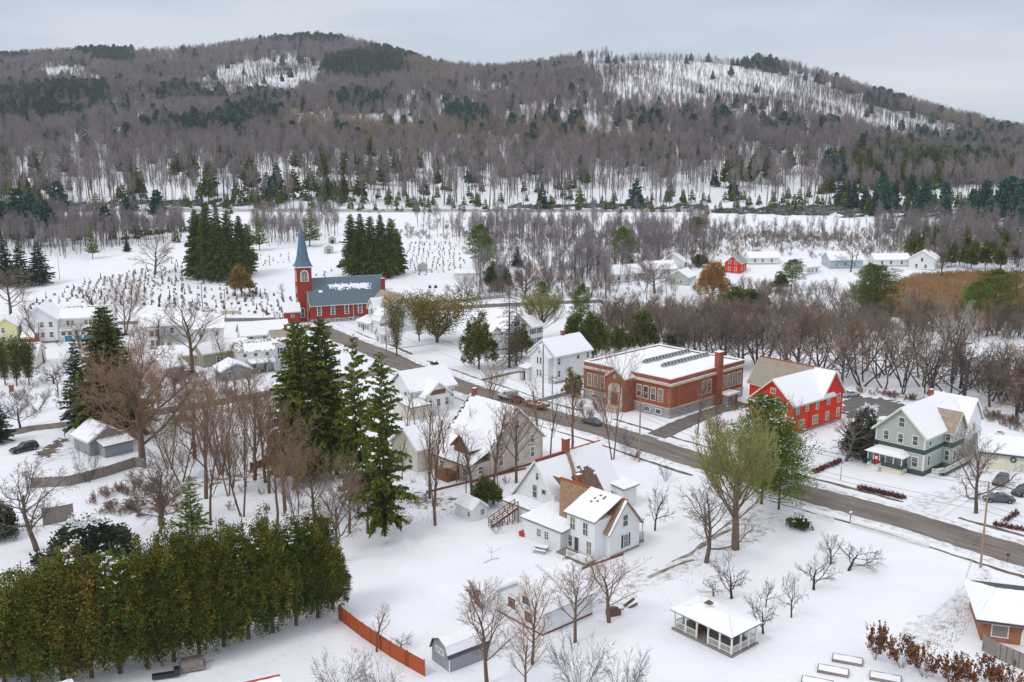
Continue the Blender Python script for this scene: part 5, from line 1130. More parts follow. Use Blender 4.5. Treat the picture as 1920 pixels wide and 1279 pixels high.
# snow caught on the round bush and the pine by the street
SNOWED = {}
def snow_on(kind, n, size, zmin=.3, seed=1):
    """clots of snow resting on the upper sprays of a kind of plant"""
    g = np.random.default_rng(seed); m = PROTO[kind][-1]; V = np.empty(len(m.vertices)*3); m.vertices.foreach_get('co', V); V = V.reshape(-1, 3); H_ = V[:, 2].max(); R_2 = np.hypot(V[:, 0], V[:, 1]); rm = R_2.max()
    ok_ = V[V[:, 2]/H_+.35*(R_2/rm) > zmin+.35]; q = ok_[g.choice(len(ok_), n)]; P = np.repeat(q, 5, 0)+g.normal(0, size*.45, (n*5, 3))*[1, 1, .3]+[0, 0, size*.25]
    D = g.normal(0, 1, P.shape)*[1, 1, .25]; Vc, Fc = cards(P, D, size, size*.8, g); SNOWED[kind] = mesh_np(kind+'_snow', Vc, Fc, 'roof_snow')
snow_on('ball_bush', 55, .26, .45); snow_on('hedge_bush', 26, .16, .5); snow_on('bush_dark', 90, .22, .6); snow_on('street_pine', 150, .24, .5); snow_on('thuja_c', 60, .2, .6); snow_on('thuja_d', 50, .2, .6); snow_on('red_bush', 40, .10, .5)
_ti = [0]
def tree(kind, px, py, top, label, wpx=None, name='tree', cat='tree', group=None, rz=None, zoff=0.0, pos=None, hh=None, lean=0):
    """plant PROTO[kind] where the photo shows its foot (px,py); top = row of its tip; wpx = crown width in pixels"""
    p = at(px, py) if pos is None else Vector((*pos, tz(*pos)))
    if hh is None:
        # height from the row of the tip
        hh = CH+p.y*slope(top)-p.z
    s = hh/TOPH[kind]; sx = s
    if wpx:
        fw = p.y*CT-(p.z-CH)*ST; sx = wpx/2*fw/F/WID[kind]
    _ti[0] += 1; rz = _ti[0]*2.1 if rz is None else rz
    o = tag(empty(name, (p.x, p.y, p.z+zoff), rz), label, cat, group); o.scale = (sx, sx, s)
    if lean: o.rotation_euler = (lean, 0, rz)
    m = PROTO[kind]
    if len(m) == 2: link('trunk', m[0], o)
    link('crown', m[1] if len(m) == 2 else m[0], o)
    if kind in SNOWED: tag(link('snow', SNOWED[kind], o), kind='stuff')
    return o
# ---- evergreens, one by one
T = tree
T('spruce_big2', 566, 905, 603, 'tall green spruce with the left of two joined tops in the village centre', 102, 'spruce_tree')
T('spruce_big2', 612, 895, 598, 'tall green spruce with the right of two joined tops in the village centre', 96, 'spruce_tree')
T('hemlock', 672, 962, 628, 'thin sparse hemlock between the big twin spruces and the right hemlock', 72, 'hemlock_tree')
T('hemlock2', 722, 1005, 660, 'tall open hemlock beside the brown gable house, dark green and see-through', 92, 'hemlock_tree')
T('spruce_big', 212, 822, 574, 'broad dark spruce standing behind the big bare tree at left', 120, 'spruce_tree')
T('spruce_blue', 150, 797, 635, 'narrow blue-green spruce with bare brown tip at left', 62, 'spruce_tree')
T('spruce_mid', 0, 830, 745, 'dark spruce cut by the left picture edge', 50, 'spruce_tree')
T('bush_dark', -10, 1010, 918, 'dark round evergreen cut by the left picture edge below the board fence', 80, 'evergreen_bush', 'bush')
for q, lb in (((10, 722, 640), 'first'), ((32, 724, 638), 'middle'), ((55, 722, 642), 'third')):
    T('edge_cedar', *q, lb+' of three thin cedars with bare trunks before the pale house', 34, 'cedar_tree', group='thin cedars in front of the pale house')
row = [(8, 1279, 1075, 74, 'thuja_d', 'rust brown thinning cedar at the left end of the big hedge row'), (62, 1279, 1048, 82, 'thuja_b', 'rust tinted cedar second from the left in the big hedge row'),
       (118, 1276, 1018, 80, 'thuja_b', 'cedar with orange brown top third from the left in the big row'), (172, 1270, 1004, 84, 'thuja_d', 'broad orange brown cedar beside the dark yew in the big row'),
       (226, 1262, 1010, 74, 'thuja_c', 'dark green cedar near the dark yew in the big row'), (276, 1250, 1000, 74, 'thuja_a', 'cedar with rusty crest left of the row centre'),
       (326, 1240, 972, 74, 'thuja_a', 'cedar with rusty crown right beneath the small pointed cedar'), (374, 1226, 970, 70, 'thuja_b', 'cedar with bright rust top in the middle of the big row'),
       (420, 1212, 966, 70, 'thuja_b', 'cedar with brownish crown right of the row centre'), (466, 1198, 958, 66, 'thuja_c', 'green cedar below the bare maples in the big row'),
       (512, 1186, 945, 64, 'thuja_a', 'green cedar with pointed top fourth from the right in the row'), (556, 1172, 948, 62, 'thuja_c', 'dense green cedar third from the right in the row'),
       (596, 1158, 940, 60, 'thuja_a', 'tall dark cedar near the right end of the big row'), (624, 1142, 1010, 44, 'thuja_c', 'lower open cedar ending the big row beside the rust fence')]
for a_ in row: T(a_[4], a_[0], a_[1], a_[2], a_[5], a_[3]*1.42, 'cedar_tree', group='cedars of the big hedge row')
row2 = [(60, 1240, 1075, 70), (250, 1224, 1020, 60), (440, 1180, 985, 56)]
for i, a_ in enumerate(row2): T(('thuja_c', 'cedar_dark')[i % 2], a_[0], a_[1], a_[2], 'dark inner cedar glimpsed through gaps of the big hedge row', a_[3], 'cedar_tree', group='inner cedars of the big hedge row')
T('bush_dark', 172, 1062, 962, 'wide dark yew with snow specks behind the big cedar row', 165, 'yew_bush', 'bush')
T('young_pine', 362, 1010, 893, 'small pointed green fir rising behind the big cedar row', 70, 'fir_tree')
T('thuja_green' if 0 else 'cedar_dark', 912, 948, 880, 'small leaning green cedar behind the little white shed', 52, 'cedar_tree')
cl = [(372, 522, 392, 46), (392, 526, 380, 44), (412, 528, 392, 42), (432, 524, 394, 40), (452, 520, 404, 40), (466, 514, 420, 34), (380, 512, 400, 40)]
for i, q in enumerate(cl): T(('spruce_big', 'spruce_big2')[i % 2], q[0], q[1], q[2], 'tall dark spruce of the dense clump left of the church steeple', q[3], 'spruce_tree', group='spruce clump left of the steeple')
cl = [(660, 518, 402, 38), (678, 521, 400, 38), (697, 522, 406, 36), (715, 522, 402, 38), (734, 518, 410, 36), (745, 514, 428, 32)]
for i, q in enumerate(cl): T(('spruce_big2', 'spruce_big')[i % 2], q[0], q[1], q[2], 'tall dark spruce of the dense clump behind the church roof', q[3], 'spruce_tree', group='spruce clump behind the church')
T('thuja_gold', 453, 556, 487, 'golden brown arborvitae alone among the graves', 46, 'arborvitae')
T('young_pine', 487, 470, 399, 'light green young pine left of the steeple tip', 34, 'pine_tree')
T('young_pine', 581, 462, 391, 'dark green pine just right of the steeple tip', 46, 'pine_tree')
T('young_pine', 174, 485, 420, 'thin green pine at the wood edge above the cemetery meadow', 26, 'pine_tree')
T('spruce_mid', 238, 472, 448, 'tiny dark spruce at the wood edge above the cemetery', 16, 'spruce_tree')
for q, lb in (((8, 536, 430, 56), 'dark spruce at the left picture edge above the white duplex'), ((42, 538, 446, 44), 'dark spruce in the middle of three at the upper left'), ((74, 534, 450, 50), 'spruce with wide skirts at the right of three, upper left')): T('spruce_mid', q[0], q[1], q[2], lb, q[3], 'spruce_tree')
T('pine', 898, 510, 424, 'bright green white-pine left of the brown oak above the cemetery shed', 52, 'pine_tree')
T('pine', 915, 515, 446, 'second smaller bright pine beside the cemetery shed', 40, 'pine_tree')
T('cedar_dark', 932, 545, 478, 'dark round hemlock beside the brown leaved oak', 48, 'hemlock_tree')
T('spruce_mid', 970, 500, 462, 'small dark spruce above the brown leaved oak', 26, 'spruce_tree')
T('pine', 1167, 505, 428, 'big green pine above the white cottage across the valley', 44, 'pine_tree'); T('spruce_mid', 1180, 504, 476, 'dark small spruce at the foot of the big green pine', 24, 'spruce_tree')
T('pine2', 1304, 452, 408, 'dark green pine standing alone just below the highway', 36, 'pine_tree')
T('willow', 1336, 565, 474, 'orange brown willow in front of the far houses', 56, 'willow_tree')
T('cedar_dark', 1312, 500, 470, 'dark cedar behind the orange willow', 30, 'cedar_tree')
T('pine', 1484, 545, 488, 'green pine topped above brown scrub across the valley', 46, 'pine_tree'); T('thuja_egg', 1462, 548, 505, 'olive arborvitae beside the green pine across the valley', 32, 'arborvitae')
T('thuja_rust' if 0 else 'cedar_dark', 1392, 580, 528, 'dark olive cedar clump below the small red house', 90, 'cedar_tree')
T('pine2', 1638, 612, 500, 'big olive green pine at the left end of the reed marsh', 82, 'pine_tree'); T('pine', 1626, 600, 498, 'bright crown pine leaning into the big olive pine', 50, 'pine_tree')
T('pine2', 1862, 615, 508, 'wide bright green pine in front of the reed marsh, upper half', 80, 'pine_tree'); T('pine', 1826, 620, 530, 'lower bright green pine left of the wide one at the marsh', 62, 'pine_tree')
T('cedar_dark', 1076, 672, 566, 'big dark cedar behind the tall white house, left one', 50, 'cedar_tree'); T('cedar_dark', 1112, 676, 562, 'big dark cedar behind the tall white house, right one', 52, 'cedar_tree')
T('pine', 1088, 640, 536, 'bright green pine crown above the big dark cedars', 42, 'pine_tree')
T('cedar_dark', 1202, 660, 562, 'dark rounded cedar behind the school roof', 56, 'cedar_tree'); T('cedar_dark', 1160, 662, 600, 'smaller dark cedar left of the rounded one behind the school', 36, 'cedar_tree')
T('cedar_dark', 1265, 655, 600, 'olive cedar at the right end behind the school', 40, 'cedar_tree')
T('vase_gold', 1012, 640, 540, 'olive budding round tree above the columned house', 88, 'bare_tree'); T('pine', 1018, 600, 530, 'dark pine tip poking over the olive round tree', 34, 'pine_tree')
T('thuja_egg', 898, 692, 574, 'egg shaped green and brown arborvitae with thick pale trunk', 64, 'arborvitae')
T('spruce_dead', 955, 690, 512, 'taller dying spruce with bare whorled branches before the columned house', 62, 'spruce_tree'); T('spruce_dead', 968, 686, 545, 'shorter dying spruce right beside the taller dying one', 50, 'spruce_tree')
T('thuja_egg', 978, 672, 600, 'dark arborvitae at the wall of the columned house', 40, 'arborvitae')
T('tuft_cedar', 820, 642, 548, 'wide many stemmed rusty cedar in the snowy yard', 118, 'cedar_tree'); T('tuft_thin', 744, 667, 562, 'thin rusty cedar beside the street near the white victorian', 60, 'cedar_tree')
T('tuft_thin', 786, 640, 560, 'thin rusty cedar behind the wide many stemmed one', 50, 'cedar_tree')
T('cone_bush', 1074, 745, 684, 'conical rusty bush at the corner of the brick school', 36, 'arborvitae')
T('street_pine', 1428, 945, 745, 'broad bright green pine by the street, upper part behind the olive maple', 128, 'pine_tree'); T('street_pine', 1460, 955, 815, 'lower bright green pine spreading over the street', 100, 'pine_tree')
T('bush_dark', 1622, 858, 758, 'big dark leaning evergreen bush left of the sage house', 84, 'evergreen_bush', 'bush')
T('ball_bush', 1497, 989, 957, 'round evergreen bush with snow on it beside the picket fence', 44, 'evergreen_bush', 'bush')
for i, x_ in enumerate((1210, 1228, 1246, 1262, 1278, 1292, 1180, 1196)): T('ball_bush', x_, 668+(i % 3), 655+(i % 3), 'bright green bush of the low hedge behind the school roof', 26, 'hedge_bush', 'bush', group='low hedge behind the school')
for x_, y_ in ((806, 540), (817, 540)): T('ball_bush', x_, y_, y_-7, 'tiny dark evergreen dot in the white cemetery field', 6, 'evergreen_bush', 'bush', group='two tiny bushes in the cemetery')
# ---- bare trees and bushes, one by one
big = [('broad_dense', 268, 873, 603, 'huge spreading bare tree with thick double trunk at left', 205), ('broad_dense', 225, 800, 640, 'bare brown tree tangled before the broad dark spruce', 160),
 ('vase0', 362, 698, 556, 'slim fan shaped bare tree before the white block house', 110), ('vase1', 234, 628, 512, 'bare tree behind the broad spruce top near the duplex', 110),
 ('slender0', 190, 620, 535, 'thin bare tree right of the white duplex', 70), ('broad0', 20, 592, 490, 'dark round bare tree below the three upper left spruces', 96), ('broad1', 290, 515, 438, 'lone spreading bare tree in the upper cemetery', 80),
 ('slender1', 82, 681, 576, 'thin twin stemmed bare tree before the white duplex', 58), ('broad1', 70, 1032, 846, 'wide bare tree near the left edge below the board fence', 170), ('dark_tree', 38, 803, 745, 'small spreading bare tree beside the lane at left', 70),
 ('vase0', 386, 935, 700, 'tall bare maple left of the central group', 110), ('vase1', 455, 968, 692, 'tall bare maple with double trunk in the central group', 130), ('slender0', 478, 900, 715, 'slender bare tree behind the central maples', 80),
 ('vase1', 415, 890, 700, 'bare maple in the back of the central group', 110), ('vase0', 535, 962, 740, 'bare tree left below the twin spruces', 100), ('slender1', 505, 925, 735, 'leaning bare tree in the central group', 70),
 ('vase1', 340, 905, 770, 'brown bare tree right of the huge left tree', 120), ('vase0', 590, 985, 830, 'fan shaped pale brown tree right under the twin spruces', 90), ('broad0', 630, 1060, 880, 'bare tree drooping over the right end of the cedar row', 130),
 ('broad1', 690, 1000, 885, 'low bare tree under the right hemlock', 90), ('slender0', 816, 985, 736, 'slender bare tree first before the rambling house', 66), ('slender1', 806, 935, 745, 'slender bare tree before the brown gable house', 60),
 ('slender0', 885, 930, 790, 'forked bare tree at the corner of the rambling house', 70), ('slender1', 925, 945, 735, 'slender bare tree before the rambling house front', 66), ('vase0', 968, 905, 740, 'dark leaning bare tree before the rambling house', 80),
 ('slender0', 1011, 862, 700, 'slender bare tree left of the farmhouse chimney', 46), ('slender1', 1032, 858, 730, 'thin bare tree just right of its slender neighbour', 38), ('slender0', 1072, 848, 692, 'bushy topped bare tree behind the red farmhouse ridge', 58), ('vase1', 1150, 862, 632, 'tall bare maple in front of the school portal', 100),
 ('shrub1', 1172, 852, 800, 'low bare shrub by the street pole', 40), ('vase1', 917, 757, 672, 'low fan shaped bare tree on the street edge before the truck', 84), ('vase0', 805, 740, 700, 'small bare tree behind the brown gable roof', 50),
 ('slender1', 1308, 816, 700, 'thin young bare tree on the lawn by the school driveway', 34), ('slender0', 1342, 845, 745, 'thin young bare tree left of the olive maple', 36), ('vase_gold', 1379, 1030, 778, 'large olive tinged maple with fan crown in front of the pine', 150),
 ('broad0', 1324, 1055, 893, 'wide dark bare tree left of the olive maple', 150), ('orchard1', 1228, 995, 908, 'twisted multi-limbed bare tree right of the farmhouse', 70), ('shrub0', 1248, 902, 868, 'small bare shrub on the lawn above the farmhouse', 28),
 ('vase1', 1472, 862, 725, 'reddish thin bare tree before the red house', 66), ('broad1', 1586, 865, 768, 'spreading bare tree on the lawn between red and sage house', 110), ('broad0', 1830, 962, 800, 'bare tree before the cream garage', 120),
 ('vase0', 1142, 1167, 1045, 'bare tree at the right corner of the white garage', 112), ('vase0', 1078, 1204, 1052, 'bare tree before the right wall of the white garage', 96), ('vase0', 998, 1246, 1085, 'bare tree before the gable of the white garage', 92),
 ('vase0', 913, 1285, 1105, 'bare tree before the grey gambrel shed', 116), ('vase0', 985, 1310, 1160, 'bare tree right of the gambrel shed at the bottom', 80), ('shrub1', 1085, 1300, 1175, 'reddish bare shrub mass in the middle of the bottom edge', 120), ('shrub0', 1175, 1320, 1215, 'bare shrub at the bottom edge left of the gazebo', 100),
 ('shrub0', 640, 1300, 1228, 'dense grey shrub left at the bottom edge near the rust fence', 110), ('shrub1', 715, 1310, 1235, 'dense grey shrub right at the bottom edge near the rust fence', 80), ('slender1', 706, 1222, 1130, 'thin sapling before the rust fence', 50), ('orchard0', 752, 1216, 1188, 'small twisted sapling behind the rust fence', 42),
 ('orchard0', 1371, 1122, 1048, 'orchard tree nearest behind the gazebo cupola', 84), ('orchard1', 1338, 1118, 1085, 'low orchard tree directly above the gazebo roof', 62), ('orchard1', 1436, 1138, 1084, 'smallest upright orchard tree right of the gazebo', 46), ('orchard0', 1430, 1188, 1116, 'orchard tree at the right corner of the gazebo', 66),
 ('orchard1', 1484, 1158, 1072, 'orchard tree standing highest right of the gazebo pair', 60), ('orchard0', 1526, 1106, 1038, 'orchard tree in the middle of the snowy lawn', 76), ('orchard1', 1557, 1058, 1000, 'orchard tree nearest to the picket fence', 60),
 ('slender0', 1140, 640, 545, 'thin bare tree behind the left dark cedar pair', 60), ('pale_tree', 1800, 688, 562, 'pale whitish bare tree in the brown thicket', 90), ('pale_tree', 1762, 612, 545, 'white birch at the marsh edge', 26), ('pale_tree', 1693, 600, 540, 'thin white birch left at the marsh', 24),
 ('broad0', 985, 560, 500, 'rusty brown leaved oak right of the dark hemlock', 80), ('broad1', 1228, 550, 478, 'dark forked bare tree before the far white houses', 90), ('dark_tree', 1905, 560, 480, 'dark bare tree at the right edge above the marsh', 60), ('dark_tree', 1765, 520, 470, 'dark bare tree before the far white gable house', 50), ('dark_tree', 1595, 510, 455, 'dark bare tree right of the pale blue far house', 50),
 ('orchard0', 100, 720, 690, 'low spreading fruit bush in the yard at left', 60), ('shrub1', 70, 770, 715, 'grey bush above the lane', 62), ('orchard1', 108, 735, 682, 'dark leaning bush in the left yard', 36), ('shrub0', 112, 648, 632, 'small brown topiary bush before the blue garage doors', 20),
 ('shrub0', 165, 905, 830, 'bare bush at the corner of the grey garage', 50), ('slender1', 420, 700, 610, 'thin bare tree between olive shed and porch house', 36), ('shrub0', 480, 716, 668, 'bare bush before the porch house', 60),
 ('shrub1', 930, 1000, 962, 'bare round bush beside the wooden stair', 34), ('vase0', 300, 985, 850, 'brown bare tree above the dark yew', 110), ('orchard1', 530, 560, 530, 'small dark bare tree at the cemetery gate', 22), ('shrub1', 1480, 800, 0, '', 0)]
for q in big:
    if q[5] == 0: continue
    k, x_, y_, t_, lb, wd = q; isb = k.startswith('shrub'); o = T(k, x_, y_, t_, lb, wd, 'shrub' if isb else 'bare_tree', 'bush' if isb else 'tree')
    if 'rusty brown leaved' in lb:
        for ch in o.children:
            if ch.name.startswith('crown'): ch.data = ch.data.copy(); ch.data.materials[0] = MAT['twig_red']
o = T('orchard0', 1592, 1070, 1012, 'orchard tree leaning far to the right', 88, 'bare_tree'); o.rotation_euler = (0, R_(28), .5)
T('red_bush', 906, 1143, 1082, 'dense round reddish bush left of the white garage', 60, 'red_bush', 'bush')
for x_, y_, t_, w_, lb in ((1640, 1236, 1168, 46, 'tallest rust leaved bush at the left end of the garden row'), (1690, 1252, 1196, 52, 'rust leaved bush second in the garden row'), (1733, 1270, 1212, 54, 'rust leaved bush third in the garden row'), (1782, 1286, 1228, 58, 'rust leaved bush fourth in the garden row'), (1838, 1296, 1236, 64, 'rust leaved bush fifth in the garden row beside the board fence'), (1895, 1304, 1250, 64, 'rust leaved bush last in the garden row beside the board fence')):
    o = T('shrub0', x_, y_, t_, lb, w_, 'leafy_bush', 'bush', 'rust leaved garden row')
    g_ = np.random.default_rng(x_); cr_ = [c for c in PROTO['shrub0'][1].vertices]; vv = np.empty(len(cr_)*3); PROTO['shrub0'][1].vertices.foreach_get('co', vv); vv = vv.reshape(-1, 3)
    vv = vv[g_.choice(len(vv), 1500)]; vv = vv[vv[:, 2] > .8]; V, Fc = cards(vv, g_.normal(0, 1, vv.shape), .2, .16, g_); link('foliage', mesh_np('rust_leaves', V, Fc, 'leaf_rust'), o)
def hedge_row(a, b, n, label, w_=20, m='hedge_bush'):
    for i in range(n):
        t = (i+.5)/n; x_ = a[0]+(b[0]-a[0])*t; y_ = a[1]+(b[1]-a[1])*t; T(m, x_, y_, y_-10, label, w_, 'hedge_bush', 'bush', group=label)
hedge_row((1525, 888), (1578, 866), 6, 'crimson clump of the short hedge left of the sage house walk', 15)
hedge_row((1610, 917), (1695, 936), 10, 'crimson clump of the clipped hedge before the sage house', 15)
hedge_row((1882, 982), (1908, 962), 4, 'crimson clump of the short hedge by the right utility pole', 13)
hedge_row((1862, 985), (1930, 998), 7, 'crimson clump of the low hedge along the right pavement', 12)
for q in ((1085, 768, 745, 26), (1100, 790, 760, 34), (1125, 775, 742, 30), (1190, 862, 840, 24), (1340, 815, 780, 40), (1365, 830, 800, 36)): T('red_bush', *q[:3], 'low reddish shrub beside the street by the school', q[3], 'red_shrub', 'bush', group='low reddish street shrubs')
for k_, x_, y_, t_, w_ in (('vase1', 318, 880, 730, 90), ('vase0', 365, 860, 705, 100), ('vase1', 430, 930, 725, 100), ('vase0', 498, 905, 715, 90), ('slender0', 520, 985, 790, 60), ('vase1', 560, 1000, 800, 90), ('slender1', 395, 985, 800, 60), ('broad1', 300, 1000, 870, 110), ('vase0', 655, 1000, 850, 80), ('vase1', 478, 850, 700, 80)):
    T(k_, x_, y_, t_, 'tall brown bare tree in the tangle left of the central conifers', w_, 'bare_tree', group='tangle of bare trees left of the central conifers')
# ---- the river thicket: bare trees behind the school, the red house and the sage house
tr = random.Random(5); TH_ = []
def thicket(n, poly, hmin, hmax, kinds, label, group, mind=4.0):
    c = 0; tries = 0; Pg = [gp(*p) for p in poly]; A_ = np.array(Pg)
    while c < n and tries < 6000:
        tries += 1; x_ = tr.uniform(A_[:, 0].min(), A_[:, 0].max()); y_ = tr.uniform(A_[:, 1].min(), A_[:, 1].max())
        if not in_poly(Pg, np.array([x_]), np.array([y_]))[0] or any((x_-u)**2+(y_-v)**2 < mind**2 for u, v in TH_): continue
        TH_.append((x_, y_)); c += 1; k = tr.choice(kinds); hh = tr.uniform(hmin, hmax)
        o = tree(k, 0, 0, 0, label, None, 'bare_tree', 'tree', group, rz=tr.random()*6.28, pos=(x_, y_), hh=hh)
        o.scale[0] = o.scale[1] = o.scale[2]*tr.uniform(.9, 1.2)
KB = ['thicket0', 'thicket1', 'thicket2', 'thicket3', 'dark_tree', 'broad1']
thicket(28, [(1290, 700), (1330, 672), (1600, 690), (1640, 735), (1500, 720), (1395, 700)], 13, 16.5, KB, 'leaning brown bare tree of the thicket behind the red house', 'thicket behind the red house', 4.4)
thicket(38, [(1600, 690), (1920, 735), (1990, 780), (1960, 800), (1860, 775), (1640, 735)], 12, 16, KB, 'leaning brown bare tree of the thicket behind the sage house', 'thicket behind the sage house', 4.8)
thicket(28, [(1120, 660), (1300, 668), (1330, 640), (1500, 650), (1500, 628), (1290, 610), (1130, 610)], 10, 13, ['thicket0', 'broad0', 'broad1', 'thicket1'], 'brown bare tree of the thicket rising behind the school', 'thicket behind the school', 4.0)
thicket(40, [(1500, 640), (1500, 612), (1640, 606), (1960, 608), (1990, 650), (1760, 640), (1600, 648)], 8, 12, KB+['vase0', 'broad1'], 'bare tree of the thicket between the white river flat and the marsh', 'thicket before the marsh', 5)
thicket(16, [(700, 880), (780, 800), (960, 870), (960, 950), (800, 950)], 7, 11, ['slender0', 'slender1'], 'thin young bare tree around the rambling house yard', 'saplings around the rambling house', 4)
thicket(20, [(280, 760), (420, 720), (520, 760), (520, 900), (350, 930), (300, 850)], 6, 11, ['slender0', 'vase1', 'slender1'], 'young bare tree in the brushy centre of the village', 'saplings in the brushy village centre', 4)
for x_, y_, t_, w_, k_ in ((150, 655, 600, 60, 'vase0'), (215, 665, 590, 70, 'slender1'), (300, 655, 585, 60, 'slender0'), (130, 700, 655, 40, 'shrub0'), (240, 690, 640, 60, 'broad1'), (440, 690, 640, 50, 'vase1'), (520, 700, 655, 40, 'shrub1'), (330, 740, 690, 70, 'broad0'), (400, 745, 700, 60, 'shrub0'), (470, 745, 690, 60, 'vase0'), (60, 620, 560, 50, 'slender0'), (180, 745, 700, 50, 'shrub1'), (255, 650, 590, 50, 'vase1'), (30, 780, 735, 60, 'shrub0')):
    T(k_, x_, y_, t_, 'small bare tree or bush among the houses left of the church', w_, 'bare_tree', group='bare trees among the houses at left')
# ---- the far woods: uncounted, one object each, instanced on the slopes
def merged(parts):
    Vs = []; Fs = []; Ms = []; k = 0
    for V, Fc, m in parts: Vs.append(V); Fs.append(Fc+k); Ms += [m]*len(Fc); k += len(V)
    return np.concatenate(Vs), np.concatenate(Fs), Ms
WOOD = bpy.data.collections.new('wood_kinds')
def wood_kind(name, parts, mats):
    V, Fc, mi = merged(parts); me = mesh_np(name, V, Fc, mats, mi); o = bpy.data.objects.new(name, me); WOOD.objects.link(o)
def wood_bare(name, seed, h, bark, twig, rt=.045, **k):
    th, tn = grow(seed, h, rt=rt, **k); V1, F1 = tubes(th, 3); V2, F2 = tubes(tn, 3); wood_kind(name, [(V1, F1, 0), (V2, F2, 1)], [bark, twig])
ww = dict(tf=.9, n=(17, 7, 4), ratio=(.33, .5, .5), ang=(42, 42, 42), up=(.2, .12, .08, .08), start=(.42, .25, .2, .1), wob=.09, r0=.2)
wood_bare('a0', 1, 18, 'bark_wood', 'twig_purple', **ww); wood_bare('a1', 2, 19, 'bark_wood', 'twig_ash', **ww); wood_bare('a2', 3, 17, 'bark_wood', 'twig_purple', **ww); wood_bare('a3', 4, 18, 'bark_wood', 'twig_ash', **ww)
w3 = dict(ww); w3.update(n=(12, 7, 4), start=(.6, .25, .2, .1), tf=.95, ratio=(.26, .5, .5), r0=.26); wood_bare('g0', 11, 20, 'bark_wood', 'twig_purple', **w3); wood_bare('g1', 12, 21, 'bark_wood', 'twig_ash', **w3)
wood_bare('a4', 9, 17, 'bark_grey', 'twig_tan', **ww)
w2 = dict(ww); w2.update(n=(10, 4), start=(.5, .3, .2, .1), r0=.2); wood_bare('b0', 5, 15, 'bark_dark', 'twig_purple', **w2); wood_bare('b1', 6, 14, 'bark_dark', 'twig_dark', **w2)   # sparse
wb = dict(tf=.6, n=(6, 5, 3), ratio=(.5, .5, .5), ang=(40, 42, 40), up=(.1, .05, .02, 0), start=(.2, .2, .2, .1), wob=.15, stems=4, lean=.7, r0=.06); wood_bare('c0', 7, 4, 'bark_dark', 'twig_tan', rt=.03, **wb); wood_bare('c2', 18, 5, 'bark_wood', 'twig_ash', rt=.03, **wb); wood_bare('c1', 8, 4.5, 'bark_grey', 'twig_red', rt=.03, **wb)  # brush
def wood_con(name, seed, h, rad, mt, **k):
    conifer(name, seed, h, rad, mt, **k); ms = PROTO.pop(name); parts = []
    for i, m in enumerate(ms):
        V = np.empty(len(m.vertices)*3); m.vertices.foreach_get('co', V); Fc = np.empty(len(m.polygons)*4, int); m.polygons.foreach_get('vertices', Fc); parts.append((V.reshape(-1, 3), Fc.reshape(-1, 4), i)); bpy.data.meshes.remove(m)
    wood_kind(name, parts, ['bark_dark', mt])
wood_con('d0', 21, 18, 4.4, 'needle_teal', whorls=12, per=7, dens=5, card=(1.3, .9), low=.12, droop=.1, prof=.75)
wood_con('d1', 22, 20, 4.6, 'needle_teal', whorls=11, per=7, dens=5, card=(1.5, 1.0), low=.3, droop=.0, prof=.5, upa=.2, gap=.15)
wood_con('d2', 23, 16, 3.4, 'needle_blue', whorls=12, per=7, dens=5, card=(1.3, .9), low=.1, prof=.85)
wood_con('d3', 26, 18, 4.2, 'needle_green', whorls=12, per=7, dens=5, card=(1.3, .8), low=.25, droop=.05, prof=.6, upa=.2, gap=.15)
wood_con('e0', 24, 9, 2.4, 'needle_green', whorls=9, per=6, dens=4, card=(1.1, .6), low=.1, prof=.85)
for i in range(2):
    k_ = dict(tf=.6, n=(8, 6, 5), ratio=(.6, .5, .5), ang=(38, 42, 42), up=(.2, .12, .06, .0), start=(.3, .2, .15, .1), wob=.2, stems=3, lean=.5, r0=.2); wood_bare('f%d' % i, 30+i, 11, 'bark_dark', ('twig_grey', 'twig_tan')[i], rt=.024, **k_)
wood_con('e1', 25, 10, 2.6, 'needle_bright', whorls=8, per=6, dens=4, card=(1.2, .7), low=.2, prof=.8, gap=.1)
KI = {o.name: i for i, o in enumerate(sorted(WOOD.objects, key=lambda o: o.name))}
